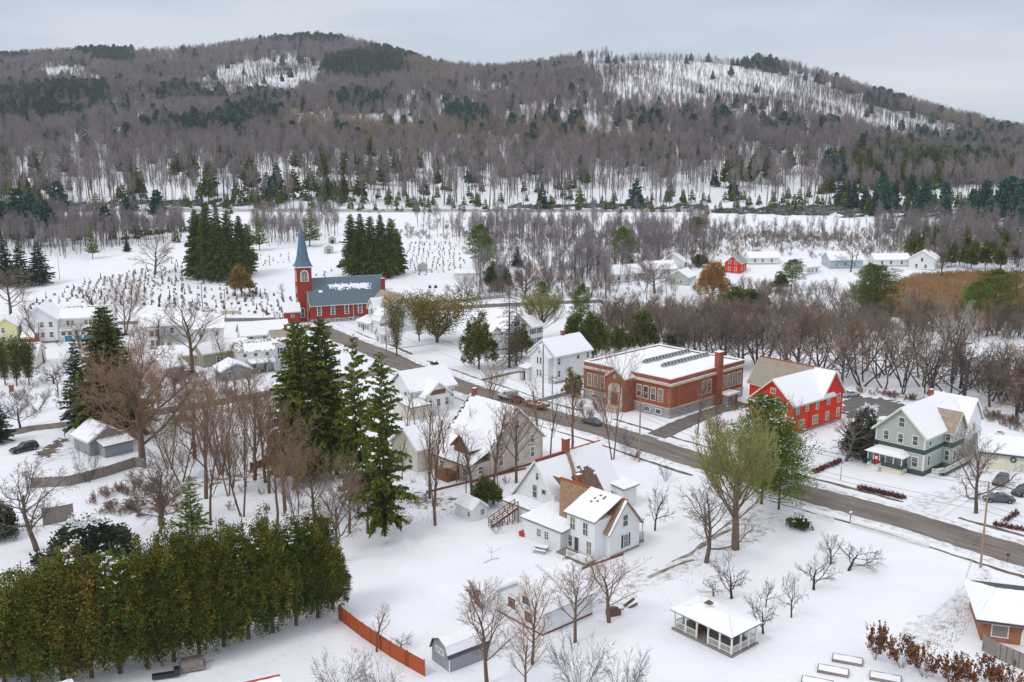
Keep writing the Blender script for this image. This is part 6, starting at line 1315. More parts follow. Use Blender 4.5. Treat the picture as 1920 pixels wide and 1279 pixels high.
def instancer(name, label, pts, kinds, scl, rot, hz=None):
    """one object: its vertices carry the trees of a far wood"""
    me = bpy.data.meshes.new(name); me.vertices.add(len(pts)); me.vertices.foreach_set('co', np.asarray(pts, np.float32).ravel())
    for nm, ty, dat in (('kind', 'INT', kinds), ('scl', 'FLOAT', scl), ('rot', 'FLOAT', rot), ('scz', 'FLOAT', scl if hz is None else hz)):
        at_ = me.attributes.new(nm, ty, 'POINT'); at_.data.foreach_set('value', np.asarray(dat, np.int32 if ty == 'INT' else np.float32))
    o = link(name, me); tag(o, label=label, kind='stuff')
    ng = bpy.data.node_groups.get('plant_wood')
    if not ng:
        ng = bpy.data.node_groups.new('plant_wood', 'GeometryNodeTree'); ng.interface.new_socket('Geometry', in_out='INPUT', socket_type='NodeSocketGeometry'); ng.interface.new_socket('Geometry', in_out='OUTPUT', socket_type='NodeSocketGeometry')
        n = ng.nodes; l = ng.links; gi = n.new('NodeGroupInput'); go = n.new('NodeGroupOutput'); ip = n.new('GeometryNodeInstanceOnPoints'); ci = n.new('GeometryNodeCollectionInfo')
        ci.inputs['Collection'].default_value = WOOD; ci.inputs['Separate Children'].default_value = True; ci.inputs['Reset Children'].default_value = True
        ip.inputs['Pick Instance'].default_value = True; l.new(gi.outputs[0], ip.inputs['Points']); l.new(ci.outputs[0], ip.inputs['Instance'])
        def attr(nm, ty):
            a = n.new('GeometryNodeInputNamedAttribute'); a.data_type = ty; a.inputs[0].default_value = nm; return a.outputs[0]
        l.new(attr('kind', 'INT'), ip.inputs['Instance Index'])
        cx = n.new('ShaderNodeCombineXYZ'); s_ = attr('scl', 'FLOAT'); l.new(s_, cx.inputs[0]); l.new(s_, cx.inputs[1]); l.new(attr('scz', 'FLOAT'), cx.inputs[2]); l.new(cx.outputs[0], ip.inputs['Scale'])
        cr2 = n.new('ShaderNodeCombineXYZ'); l.new(attr('rot', 'FLOAT'), cr2.inputs[2]); l.new(cr2.outputs[0], ip.inputs['Rotation']); l.new(ip.outputs[0], go.inputs[0])
    md = o.modifiers.new('plant', 'NODES'); md.node_group = ng; return o
g = np.random.default_rng(77)
# where things stand on the slopes, in picture coordinates of their feet: ellipses (x, y, rx, ry, amount)
CON = [(195, 112, 55, 12, .8), (215, 128, 38, 10, .8), (680, 140, 80, 22, .95), (750, 110, 60, 16, .5), (640, 145, 45, 14, .9), (90, 200, 95, 16, .55), (150, 190, 60, 14, .6), (60, 235, 110, 14, .4), (20, 205, 60, 24, .4), (340, 190, 45, 10, .35), (420, 205, 130, 14, .25),
       (400, 262, 75, 16, .45), (300, 258, 40, 8, .4), (470, 235, 60, 14, .4), (670, 208, 50, 12, .35), (880, 240, 45, 14, .55), (850, 232, 26, 10, .4), (230, 282, 18, 7, .5), (1700, 330, 130, 34, .38), (1600, 345, 60, 20, .3), (1850, 320, 80, 30, .35), (1500, 262, 80, 12, .2), (1800, 270, 100, 16, .2), (1210, 245, 14, 8, .5), (1350, 250, 14, 9, .6), (1290, 240, 12, 8, .7), (1230, 243, 10, 8, .7), (1050, 245, 60, 7, .3), (500, 370, 60, 14, .35), (610, 372, 40, 12, .5), (250, 372, 30, 10, .3), (65, 378, 24, 10, .6), (0, 360, 20, 14, .5), (640, 275, 12, 5, .5), (350, 270, 20, 7, .4), (990, 300, 18, 12, .3), (90, 95, 50, 10, .4), (560, 88, 90, 7, .35), (1080, 110, 110, 5, .4), (1250, 100, 140, 6, .25), (1700, 200, 130, 10, .25), (1450, 130, 90, 8, .4), (20, 120, 40, 6, .3), (440, 90, 30, 6, .25)]
SNOWP = [(500, 156, 95, 30), (420, 172, 60, 18), (565, 145, 45, 26), (115, 142, 60, 18)]
def ell(px, py, e): return ((px-e[0])/e[2])**2+((py-e[1])/e[3])**2
def snowslope(px, py):
    edge = np.interp(px, [1120, 1200, 1300, 1400, 1500, 1600, 1700, 1800, 1870], [118, 106, 110, 122, 148, 185, 217, 243, 262])
    bot = np.interp(px, [1120, 1200, 1300, 1400, 1500, 1600, 1700, 1800, 1870], [188, 208, 225, 240, 254, 268, 277, 283, 285])+4*np.sin(px*.05)
    r = np.clip((py-edge)/8, 0, 1)*np.clip((bot-py)/35, 0, 1)*np.clip((px-1050)/110, 0, 1)*(px < 1880)
    for e in SNOWP: r = np.maximum(r, np.clip((1.15-ell(px, py, e))*2.2, 0, 1))
    return r
NP = 88000
Dd = np.sqrt(g.uniform(588**2, 2050**2, NP)); aa = g.uniform(-.60, .60, NP); X = aa*Dd; Y = Dd
Z = terrain(X, Y); PX, PY = proj(X, Y, Z); Dr = ridge_d(PX); ok = (Y < Dr+40)
X, Y, Z, PX, PY = X[ok], Y[ok], Z[ok], PX[ok], PY[ok]; n = len(X); u = g.random(n)
sn = snowslope(PX, PY)
# clumpy density
cl_ = np.sin(X*.021+1.3*np.sin(Y*.013))+np.sin(Y*.017+1.1*np.sin(X*.011))+.6*np.sin(X*.07+Y*.05)
dens = np.clip(.60+.17*cl_, .25, 1.0)
dens = dens*(1+.25*sn)
low = np.clip((PY-345)/25, 0, 1)
dens = dens*(1-.35*low)*(1-.15*np.clip((PY-300)/20, 0, 1))
con = np.zeros(n)
for e in CON: con = np.maximum(con, min(.95, e[4]*1.45)*np.clip((1.25-ell(PX, PY, e))*2, 0, 1))
con = np.maximum(con*(1-sn), .03*(1-.9*sn))
iscon = g.random(n) < con
keep = (u < dens) | iscon
kinds = np.array([KI['a0'], KI['a1'], KI['a2'], KI['a3']])[np.clip((g.random(n)*3.2+.45*cl_).astype(int), 0, 3)]
tan_ = np.sin(X*.008+2)+np.sin(Y*.009+X*.004) > 1.15; kinds = np.where(tan_ & (g.random(n) < .7), KI['a4'], kinds)
kinds = np.where((PY > 305+6*np.sin(X*.03)) & (g.random(n) < .85), np.where(g.random(n) < .5, KI['g0'], KI['g1']), kinds)
kinds = np.where(sn > .35, np.where(g.random(n) < .5, KI['b0'], KI['b1']), kinds)
ck = np.array([KI['d0'], KI['d1'], KI['d2'], KI['d0']])[g.integers(0, 4, n)]; ck = np.where((PY > 296) & (g.random(n) < .8), KI['d3'], ck)
ck = np.where((PY > 355) & (g.random(n) < .75), np.where(g.random(n) < .5, KI['e0'], KI['e1']), ck)
kinds = np.where(iscon, ck, kinds)
scl = g.uniform(.8, 1.2, n)*np.where(Y > 1100, 1.05, 1.0); scl = np.where(sn > .35, scl*.75, scl)
P3 = np.stack([X, Y, Z-.2], -1)
instancer('far_woods', 'bare purple-brown hardwood forest with dark conifer patches covering both hills', P3[keep], kinds[keep], scl[keep], g.random(keep.sum())*6.28)
# woods and brush between the cemetery, the highway and the foot of the hill
def grove(n, poly, dens_, ks, smin, smax):
    Pg = [tuple(at(*p)[:2]) for p in poly]; A_ = np.array(Pg); q = g.uniform(A_.min(0), A_.max(0), (n*4, 2)); q = q[in_poly(Pg, q[:, 0], q[:, 1])][:n]
    f = np.sin(q[:, 0]*.05+np.sin(q[:, 1]*.04)*2)+np.sin(q[:, 1]*.07); q = q[g.random(len(q)) < dens_*(.8+.25*f)]
    k = np.array([KI[s] for s in ks])[g.integers(0, len(ks), len(q))]; return np.column_stack([q, terrain(q[:, 0], q[:, 1])-.1]), k, g.uniform(smin, smax, len(q))
G = [grove(900, [(-120, 470), (60, 480), (100, 490), (240, 462), (345, 455), (345, 412), (-120, 412)], .9, ['a0', 'a1', 'a2', 'a3', 'b0'], .55, .8),
     grove(240, [(470, 466), (560, 462), (640, 440), (640, 412), (470, 412)], .8, ['a0', 'b0', 'b1', 'a1'], .5, .75),
     grove(130, [(-120, 470), (345, 455), (345, 408), (-120, 408)], .7, ['e0', 'e1', 'd1'], .7, 1.1),
     grove(560, [(880, 470), (950, 500), (1130, 535), (1230, 500), (1330, 480), (1330, 415), (820, 412), (760, 420)], .9, ['a0', 'a1', 'a3', 'b0', 'c0'], .5, .75),
     grove(1700, [(740, 450), (880, 450), (1000, 520), (1330, 480), (1700, 480), (1950, 490), (1950, 425), (1300, 420), (740, 418)], .7, ['c0', 'c2', 'c2', 'c2', 'c1'], .5, 1.0),
     grove(420, [(1200, 470), (1700, 480), (1950, 500), (1950, 425), (1350, 430)], .8, ['a1', 'b1', 'b0', 'a3'], .35, .6),
     grove(500, [(1640, 480), (1950, 512), (1950, 410), (1640, 420)], .8, ['a0', 'a3', 'c0', 'a1'], .5, .8),
     grove(150, [(1640, 430), (1950, 460), (1950, 385), (1560, 385)], .7, ['d1', 'd2', 'e1'], .8, 1.1),
     grove(500, [(-120, 402), (1950, 402), (1950, 384), (-120, 384)], .5, ['e0', 'e1', 'c0', 'c0'], .35, .8),
     grove(300, [(400, 376), (1950, 376), (1950, 388), (400, 388)], .6, ['e0', 'e1'], .5, .9),
     grove(260, [(740, 560), (900, 560), (1130, 572), (1200, 590), (1330, 600), (1330, 585), (1150, 545), (960, 545)], .25, ['c0', 'c1'], .5, .9)]
G += [grove(300, [(1130, 645), (1300, 650), (1480, 650), (1600, 640), (1960, 640), (1990, 608), (1640, 604), (1380, 600), (1130, 600)], 1, ['f0', 'f1', 'f1', 'c0'], .6, 1.1),
     grove(200, [(1340, 604), (1640, 604), (1640, 560), (1380, 540), (1330, 575)], 1, ['f0', 'f1', 'c0'], .5, .9),
     grove(160, [(860, 560), (1140, 566), (1250, 590), (1330, 590), (1300, 560), (1140, 535), (1020, 515), (920, 515)], .9, ['f0', 'f1', 'a1', 'c1'], .6, .95),
     grove(120, [(1800, 720), (2050, 700), (2050, 840), (1960, 800)], 1, ['f0', 'c0', 'f1'], .6, 1),
     grove(900, [(1130, 560), (1340, 500), (1700, 490), (1950, 505), (1950, 470), (1330, 430), (1100, 500)], .8, ['c0', 'f1', 'c0'], .4, .75),
     grove(120, [(150, 950), (240, 900), (330, 900), (350, 960), (220, 975)], 1, ['c0', 'c1'], .35, .7),
     grove(110, [(240, 690), (300, 690), (440, 720), (460, 745), (250, 765)], 1, ['c0', 'c1'], .4, .8),
     grove(260, [(1600, 735), (1640, 735), (1860, 775), (1960, 800), (1960, 830), (1800, 770)], 1, ['c0', 'c0', 'c1'], .3, .6)]
G += [grove(150, [(290, 740), (640, 740), (640, 960), (420, 960), (300, 880)], .8, ['c0', 'c2', 'c0', 'c1'], .3, .7),
     grove(110, [(760, 780), (860, 860), (1000, 860), (980, 940), (860, 960), (740, 960)], .8, ['c0', 'c2'], .25, .6),
     grove(60, [(0, 700), (130, 690), (140, 780), (0, 790)], .8, ['c0', 'c2'], .25, .6),
     grove(90, [(180, 640), (440, 660), (430, 720), (200, 740)], .8, ['c0', 'c1'], .3, .7),
     grove(60, [(700, 560), (860, 550), (960, 590), (760, 600)], .8, ['c0', 'f0'], .3, .5)]
G += [grove(420, [(920, 505), (1130, 545), (1340, 505), (1340, 440), (880, 445)], .9, ['a1', 'a3', 'f0', 'f1', 'g1'], .5, .72),
     grove(130, [(1700, 500), (1950, 515), (1950, 470), (1700, 470)], .9, ['a0', 'f1', 'd3'], .45, .7)]
P3 = np.concatenate([q[0] for q in G]); k3 = np.concatenate([q[1] for q in G]); s3 = np.concatenate([q[2] for q in G])
instancer('valley_woods', 'bare woods and brush on snow between cemetery and hillside', P3, k3, s3, g.random(len(P3))*6.28)

# ---- air: closed box of thin even haze round the village and both hills
mb = MB(); mb.box(-4700, 4700, -300, 3300, -9, 420); hz_ = mb.build('haze', 'snow'); hz_.data.materials.clear()
hm = bpy.data.materials.new('haze'); hm.use_nodes = True; hn = hm.node_tree.nodes; hl = hm.node_tree.links; hn.remove(hn['Principled BSDF'])
pv = hn.new('ShaderNodeVolumePrincipled'); pv.inputs['Density'].default_value = .00011; pv.inputs['Color'].default_value = (.86, .93, 1, 1); pv.inputs['Anisotropy'].default_value = .2; hl.new(pv.outputs[0], hn['Material Output'].inputs['Volume'])
hz_.data.materials.append(hm); tag(hz_, kind='stuff')
# ================================================================ SMALL THINGS
# ---- headstones
def stone_mesh(kind, g):
    mb = MB(); mb.box(-.5, .5, -.25, .25, -.1, .18)
    if kind == 0: mb.box(-.38, .38, -.12, .12, .18, 1.0); mb.prism([(.38*math.cos(t*math.pi/6), -.12, 1.0+.2*math.sin(t*math.pi/6)) for t in range(7)], [(.38*math.cos(t*math.pi/6), .12, 1.0+.2*math.sin(t*math.pi/6)) for t in range(7)])
    elif kind == 1: mb.box(-.36, .36, -.36, .36, .181, .8); mb.cone((0, 0, .8), (0, 0, 2.6), .3, .17, 4); mb.cone((0, 0, 2.6), (0, 0, 2.9), .24, .02, 4)
    elif kind == 2: mb.box(-.55, .55, -.18, .18, .181, .85); mb.box(-.6, .6, -.22, .22, .851, .93)
    elif kind == 3: mb.box(-.3, .3, -.3, .3, .181, .6); mb.box(-.1, .1, -.08, .08, .6, 2.1); mb.box(-.4, .4, -.07, .07, 1.5, 1.7)
    else: mb.box(-.42, .42, -.11, .11, .181, .75)
    return mb
SM = []
for i, m in enumerate(('headstone', 'headstone_dark', 'headstone', 'headstone_dark', 'headstone')):
    o = stone_mesh(i, rng).build('headstone', m); SM.append(o.data); bpy.data.objects.remove(o)
SMP = [d.copy() for d in SM]
for d in SMP: d.materials[0] = MAT['headstone_pale']
LBL = ['rounded grey headstone standing in the snow', 'dark obelisk gravestone standing in the snow', 'wide grey gravestone standing in the snow', 'cross topped gravestone standing in the snow', 'small grey grave marker in the snow']
cem = []
def rows(poly, dx, dy, jit, drop, ang, sc_):
    Pg = [tuple(at(*p)[:2]) for p in poly]; A_ = np.array(Pg); c = A_.mean(0); ca, sa = math.cos(ang), math.sin(ang)
    for i in range(-60, 60):
        for j in range(-60, 60):
            x_ = c[0]+i*dx*ca-j*dy*sa+rng.normal(0, jit); y_ = c[1]+i*dx*sa+j*dy*ca+rng.normal(0, jit*.6)
            if in_poly(Pg, np.array([x_]), np.array([y_]))[0] and rng.random() > drop+.2*math.sin(x_*.09+y_*.05): cem.append((x_, y_, sc_))
rows([(45, 600), (60, 560), (150, 532), (270, 505), (345, 498), (345, 520), (480, 545), (550, 560), (550, 592), (430, 590), (260, 575), (120, 570)], 2.6, 4.2, .35, .25, R_(18), 1.1)
rows([(200, 520), (330, 490), (345, 500), (345, 545), (200, 545)], 2.4, 4.0, .4, .35, R_(18), .85)
rows([(478, 478), (548, 474), (560, 492), (480, 500)], 2.8, 4.2, .6, .35, R_(14), .7)
rows([(585, 515), (640, 500), (640, 545), (585, 545)], 4, 5, 1.0, .5, R_(14), .9)
rows([(765, 455), (850, 453), (875, 500), (862, 508), (775, 520), (752, 480)], 2.3, 4.4, .35, .15, R_(3), .8)
cem.sort(key=lambda p: math.hypot(p[0], p[1]))
far_st = MB()
for i, (x_, y_, s_) in enumerate(cem):
    k = int(rng.choice(5, p=[.34, .16, .2, .08, .22])); s2 = s_*rng.uniform(.6, .95); z_ = tz(x_, y_)
    if i < 290:
        pale = rng.random() < .25; d = (SMP if pale else SM)[k]; o = link('headstone', d, loc=(x_, y_, z_), rz=R_(18)+rng.normal(0, .15)); o.scale = (s2, s2, s2*(1.0 if k != 1 else rng.uniform(.8, 1.3)))
        tag(o, ('pale ' if pale else '')+LBL[k]+' of the village cemetery', 'headstone', ('pale ' if pale else '')+LBL[k])
    else:
        b0 = len(far_st.v); m_ = stone_mesh(k, rng)
        far_st.v += [(x_+a*s2, y_+b*s2, z_+c*s2) for a, b, c in m_.v]; far_st.f += [tuple(q+b0 for q in f_) for f_ in m_.f]; far_st.m += m_.m
if far_st.f: tag(far_st.build('headstones', 'headstone'), 'small distant gravestones in the upper cemetery', kind='stuff')
# ---- fences and walls
def draped(p): return Vector((p[0], p[1], tz(*p[:2])))
def fence(name, label, pts, h, m, board=.0, post=2.4, th=.05, cat='fence', rails=False):
    root = tag(empty(name, draped(pts[0])), label, cat); O = root.location; pn = MB(); ps = MB()
    c = resample([np.array(p) for p in pts], 1.2)
    for a_, b_ in zip(c[:-1], c[1:]):
        za, zb = tz(*a_), tz(*b_); d = unit(np.array([b_[0]-a_[0], b_[1]-a_[1]])); nn = np.array([-d[1], d[0]])*th/2
        if not rails: pn.prism([(*(a_-nn-O[:2]), za-O.z-.05), (*(b_-nn-O[:2]), zb-O.z-.05), (*(b_+nn-O[:2]), zb-O.z-.05), (*(a_+nn-O[:2]), za-O.z-.05)], [(*(a_-nn-O[:2]), za-O.z+h), (*(b_-nn-O[:2]), zb-O.z+h), (*(b_+nn-O[:2]), zb-O.z+h), (*(a_+nn-O[:2]), za-O.z+h)])
        else:
            for zz in (h*.35, h*.75): pn.beam((*(a_-O[:2]), za-O.z+zz), (*(b_-O[:2]), zb-O.z+zz), .05, .1)
            n_ = max(1, int(np.linalg.norm(b_-a_)/.22))
            for i in range(n_): q = a_+(b_-a_)*i/n_; pn.box(q[0]-O.x-.04, q[0]-O.x+.04, q[1]-O.y-.04, q[1]-O.y+.04, tz(*q)-O.z-.03, tz(*q)-O.z+h)
    pn.build('fence_panel', m, root); c = resample([np.array(p) for p in pts], post)
    for q in c:
        ps = MB(); z_ = tz(*q); ps.box(q[0]-O.x-.07, q[0]-O.x+.07, q[1]-O.y-.07, q[1]-O.y+.07, z_-O.z-.1, z_-O.z+h+.1); ps.build('post', m, root)
    return root
fence('board_fence', 'tall rust stained board fence dropping toward the gambrel shed', P_((636, 1162), (680, 1196), (740, 1236), (796, 1267)), 1.85, 'wood_red')
fence('board_fence', 'weathered brown board fence curving below the grey garage', P_((60, 916), (130, 912), (200, 893), (256, 874), (272, 878)), 1.75, 'wood_grey')
fence('board_fence', 'weathered grey picket privacy fence by the orange brick house', P_((1842, 1222), (1856, 1232), (1925, 1262)), 1.9, 'wood_grey')
fence('wooden_screen', 'brown wooden screen wall left of the dark yew', P_((82, 985), (138, 975)), 2.6, 'wood_grey')
fence('picket_fence', 'short white picket fence section beside the round bush', P_((1532, 972), (1562, 980)), .95, 'trim', rails=True)
fence('picket_fence', 'long white picket fence along the street right of the mailbox', P_((1596, 988), (1660, 1006), (1740, 1030)), .95, 'trim', rails=True)
fence('stone_wall', 'long low stone wall along the lower cemetery road', P_((735, 577), (800, 572), (880, 566), (945, 561)), 1.1, 'stone_grey', th=.5, post=30, cat='wall')
fence('stone_wall', 'short pale stone gate wall at the cemetery corner', P_((416, 590), (450, 589)), 1.1, 'limestone', th=.4, post=30, cat='wall')
fence('garden_wall', 'low brown timber wall behind the rambling house', P_((800, 925), (905, 900), (985, 882)), .35, 'wood_brown', cat='wall')
fence('garden_wall', 'brown wooden edge before the white farmhouse corner', P_((1092, 1066), (1120, 1056), (1168, 1040)), .3, 'wood_brown', cat='wall')
fence('timber_shed_wall', 'dark timber wall panel below the brushy village centre', P_((470, 880), (500, 872), (540, 866)), 1.4, 'wood_brown', cat='wall')
# ---- guard rails of the highway
for off, lb in ((-5.2, 'near guard rail along the snowy highway'), (4.9, 'far guard rail along the snowy highway')):
    mb = MB(); c = resample([np.array(p)+[0, off] for p in hw], 6)
    for a_, b_ in zip(c[:-1], c[1:]): mb.beam((*a_, tz(*a_)+.85), (*b_, tz(*b_)+.85), .1, .35); mb.box(a_[0]-.1, a_[0]+.1, a_[1]-.1, a_[1]+.1, tz(*a_)-.1, tz(*a_)+.85)
    tag(mb.build('guard_rail', 'wood_pole_dark'), lb, 'guard rail')
# ---- rock ledges above the highway
def rocks(px0, px1, py0, py1, n, label):
    mb = MB()
    for i in range(n):
        p = at(rng.uniform(px0, px1), rng.uniform(py0, py1)); lx = rng.uniform(1.5, 6); tl = rng.uniform(.2, .45); dx, dz = math.cos(tl)*lx, math.sin(tl)*lx; t_ = rng.uniform(.6, 1.7)
        mb.prism([(p.x-dx, p.y-.6, p.z-dz*.5-.2), (p.x+dx, p.y-.6, p.z+dz*.5-.2), (p.x+dx*.9, p.y+1.5, p.z+dz*.5), (p.x-dx*.8, p.y+1.5, p.z-dz*.5)], [(p.x-dx*.9, p.y-.4, p.z-dz*.5+t_), (p.x+dx, p.y-.5, p.z+dz*.5+t_*.8), (p.x+dx*.9, p.y+1.5, p.z+dz*.5+t_+.2), (p.x-dx*.8, p.y+1.5, p.z-dz*.5+t_+.1)])
    tag(mb.build('rock_ledge', 'rock'), label, kind='stuff')
rocks(1440, 1560, 388, 404, 110, 'dark slanted rock ledges in the snow bank above the highway')
rocks(1340, 1440, 392, 402, 30, 'dark slanted rock ledges in the snow bank above the highway')
rocks(1560, 1760, 390, 408, 70, 'dark slanted rock ledges in the snow bank above the highway')
rocks(960, 1320, 386, 393, 60, 'dark slanted rock ledges in the snow bank above the highway')
rocks(60, 460, 378, 388, 70, 'dark slanted rock ledges in the snow bank above the highway')
# ---- utility poles and wires
def pole(px, py, hh, label, m='wood_pole', arm=True, r=.16, transformer=False, lamp=False, arms=1, ang=R_(43)):
    p = draped(gp(px, py)) if py > 540 else at(px, py); root = tag(empty('utility_pole', p, ang), label, 'utility pole')
    mb = MB(); mb.cone((0, 0, -.2), (0, 0, hh), r, r*.68, 8); mb.build('pole', m, root, smooth=False)
    for k in range(arms if arm else 0):
        mb = MB(); z_ = hh-.4-k*1.1; mb.box(-1.2, 1.2, -.18, -.06, z_-.08, z_+.06)
        a_ = mb.build('crossarm', m, root); ins = MB()
        for x_ in (-1.1, -.6, .6, 1.1): ins.cone((x_, -.12, z_+.06), (x_, -.12, z_+.26), .05, .04, 6)
        ins.build('insulator', 'metal_grey', a_)
    if transformer: mb = MB(); mb.cone((.1, -.5, hh-3.0), (.1, -.5, hh-1.9), .3, .3, 10); mb.build('transformer', 'metal_grey', root)
    if lamp:
        mb = MB(); mb.beam((0, 0, hh-3.2), (1.6, 0, hh-2.7), .07, .07); l_ = mb.build('lamp_arm', 'metal_grey', root); mb = MB(); mb.cone((1.4, 0, hh-2.72), (2.1, 0, hh-2.72), .14, .1, 8); mb.build('lamp_head', 'metal_grey', l_)
    return p, hh
PL = [pole(1838, 1066, 12.0, 'tall pale wooden utility pole at the right, near the street', arms=0, transformer=False),
      pole(1198, 868, 12.6, 'utility pole with grey transformer and street lamp before the school', 'wood_pole', transformer=True, lamp=True),
      pole(1035, 792, 9.5, 'pale utility pole behind the truck with single crossarm', 'metal_grey'),
      pole(725, 672, 11.0, 'thin utility pole by the street near the white victorian', 'wood_pole', arm=True),
      pole(578, 615, 9.5, 'thin utility pole before the church wall', 'wood_pole', arm=False)]
pole(1018, 745, 12.0, 'tall dark reddish service pole at the corner of the tall white house', 'wood_pole_dark', arm=False)
pole(424, 604, 10.5, 'orange utility pole with wide crossarm at the cemetery corner', 'wood_pole', ang=.2); pole(380, 580, 9, 'dark utility pole with crossarm at the lower cemetery', 'wood_pole_dark', ang=.2)
pole(122, 822, 3.0, 'short dark lamp post beside the lane', 'wood_pole_dark', arm=False, r=.07); pole(402, 700, 11, 'thin pale pole among the brown brush', 'metal_grey', arm=False, r=.08)
pole(1576, 898, 2.4, 'thin brown signpost on the lawn by the crimson hedge', 'wood_pole_dark', arm=False, r=.06); pole(112, 525, 9, 'thin pole above the duplex roof', 'wood_pole_dark', arm=False, r=.1)
tag(empty('utility_marker', draped(gp(1811, 1086))), 'leaning marker pole with yellow tip near the tall pale pole', 'marker pole'); mk = bpy.data.objects['utility_marker']
mb = MB(); mb.beam((0, 0, 0), (.5, 0, 2.3), .05, .05); mb.build('pole', 'wood_pole', mk); mb = MB(); mb.beam((.46, 0, 2.15), (.55, 0, 2.5), .16, .05); mb.build('tip', 'yellow', mk)
def wires(a, ha, b, hb, offs, label, sag=.8):
    mb = MB()
    for o_, dz in offs:
        for k in range(12):
            t0, t1 = k/12, (k+1)/12; P0 = Vector(a).lerp(Vector(b), t0); P1 = Vector(a).lerp(Vector(b), t1)
            z0 = ha+(hb-ha)*t0-sag*4*t0*(1-t0)+dz; z1 = ha+(hb-ha)*t1-sag*4*t1*(1-t1)+dz; oo = Vector((*(dR*o_), 0))
            mb.cone(P0+oo+Vector((0, 0, z0)), P1+oo+Vector((0, 0, z1)), .022, .022, 3, caps=False)
    tag(mb.build('power_line', 'wire'), label, 'power line')
ofs = [(0, 0), (-.9, -.35), (.9, -.35), (0, -3.2), (0, -4.0)]
OUT = Vector((*(np.array(PL[0][0][:2])-dL*55), 0)); wires(OUT, 12, PL[0][0], 12, ofs, 'power lines leaving the picture at the right', 1.0)
wires(PL[0][0], 12, PL[1][0], 12.4, ofs, 'power lines between the tall pale pole and the transformer pole', 1.6)
for i, lb in ((1, 'power lines between the transformer pole and the pole behind the truck'), (2, 'power lines above the street from the truck to the victorian'), (3, 'power lines from the street to the church')): wires(PL[i][0], PL[i][1]-.2, PL[i+1][0], PL[i+1][1]-.2, ofs[:4], lb, .7)
# ---- vehicles
def car(name, label, px, py, ang, paint, L_=4.6, W_=1.85, H_=1.5, suv=False, snowy=False, cat='car', pos=None):
    p = draped(gp(px, py) if pos is None else pos); root = tag(empty(name, p, ang), label, cat)
    l2, w2 = L_/2, W_/2; zb = .32; zh = .92 if not suv else 1.02
    st_ = [(-l2, .45, .62, .82), (-l2+.12, .3, zh-.06, .95), (-l2*.55, .28, zh, 1), (0, .28, zh+.03, 1), (l2*.42, .28, zh-.02, 1), (l2*.85, .3, zh-.16, .96), (l2, .42, .68, .8)]
    mb = MB(); ring = []
    for x_, z0, z1, f in st_:
        w_ = w2*f; k = len(mb.v); zm = z0+(z1-z0)*.55; mb.v += [(x_, -w_*.92, z0), (x_, -w_, zm), (x_, -w_*.9, z1), (x_, w_*.9, z1), (x_, w_, zm), (x_, w_*.92, z0)]; ring.append(k)
    for a_, b_ in zip(ring[:-1], ring[1:]):
        for i in range(6): mb.f.append((a_+i, a_+(i+1) % 6, b_+(i+1) % 6, b_+i)); mb.m.append(0)
    mb.f.append(tuple(ring[0]+i for i in range(6))); mb.f.append(tuple(ring[-1]+5-i for i in range(6))); mb.m += [0, 0]
    body = mb.build('body', paint, root, smooth=False)
    b_ = body.modifiers.new('b', 'BEVEL'); b_.width = .06; b_.segments = 2
    cb = MB(); xr, xf = (-l2+.15, l2*.30) if suv else (-l2*.72, l2*.34); tr_, tf_ = (-l2+.45, l2*.02) if suv else (-l2*.34, l2*.02); hz = H_ if suv else H_-.02
    cb.prism([(xr, -w2*.86, zh-.04), (xf, -w2*.86, zh-.04), (xf, w2*.86, zh-.04), (xr, w2*.86, zh-.04)], [(tr_, -w2*.68, hz-.08), (tf_, -w2*.68, hz-.08), (tf_, w2*.68, hz-.08), (tr_, w2*.68, hz-.08)])
    gl = cb.build('window_glass', 'glass', root)
    rf = MB(); rf.box(tr_-.05, tf_+.05, -w2*.7, w2*.7, hz-.08, hz); rp2 = rf.build('roof', 'roof_snow' if snowy else paint, root); bb = rp2.modifiers.new('b', 'BEVEL'); bb.width = .03
    pm = MB()
    for sg in (-1, 1):
        pm.beam((xr, sg*w2*.87, zh-.03), (tr_, sg*w2*.69, hz-.05), .07, .09); pm.beam((xf, sg*w2*.87, zh-.03), (tf_, sg*w2*.69, hz-.05), .07, .09); xm = (tr_+tf_)/2; pm.beam((xm, sg*w2*.875, zh-.03), (xm, sg*w2*.69, hz-.05), .08, .05)
    pm.build('pillar', paint, root)
    for sx in (-l2*.62, l2*.64):
        for sg in (-1, 1):
            m = MB(); m.cone((sx, sg*(w2-.2), .33), (sx, sg*(w2+.02), .33), .34, .34, 14); wh = m.build('wheel', 'rubber', root); m = MB(); m.cone((sx, sg*(w2-.02), .33), (sx, sg*(w2+.035), .33), .2, .17, 10); m.build('rim', 'metal_grey', wh)
    for sg in (-1, 1):
        m = MB(); m.box(l2-.16, l2-.02, sg*w2*.55-.2, sg*w2*.55+.2, .58, .74); m.build('headlight', 'lamp_glass', root); m = MB(); m.box(-l2-.02, -l2+.1, sg*w2*.6-.16, sg*w2*.6+.16, .6, .8); m.build('tail_light', 'paint_red', root)
    return root
AL = math.atan2(dL[1], dL[0])
car('parked_car', 'black wagon parked on snow beside the lane at left', 46, 848, R_(230), 'paint_black', 4.9, 1.9, 1.62, True)
car('parked_car', 'dark grey sedan parked on the street edge before the school', 1110, 797, AL, 'paint_grey', 4.7, 1.8, 1.42)
car('parked_car', 'dark brown hatchback close to the cream garage', 1876, 906, R_(230), 'paint_brown', 4.4, 1.8, 1.5, True)
car('parked_car', 'dull grey car behind the tall pale pole, nearest the street', 1872, 940, R_(170), 'paint_grey', 4.6, 1.8, 1.42)
car('parked_car', 'navy car cut by the right picture edge', 1917, 926, R_(215), 'paint_navy', 4.5, 1.8, 1.45, True)
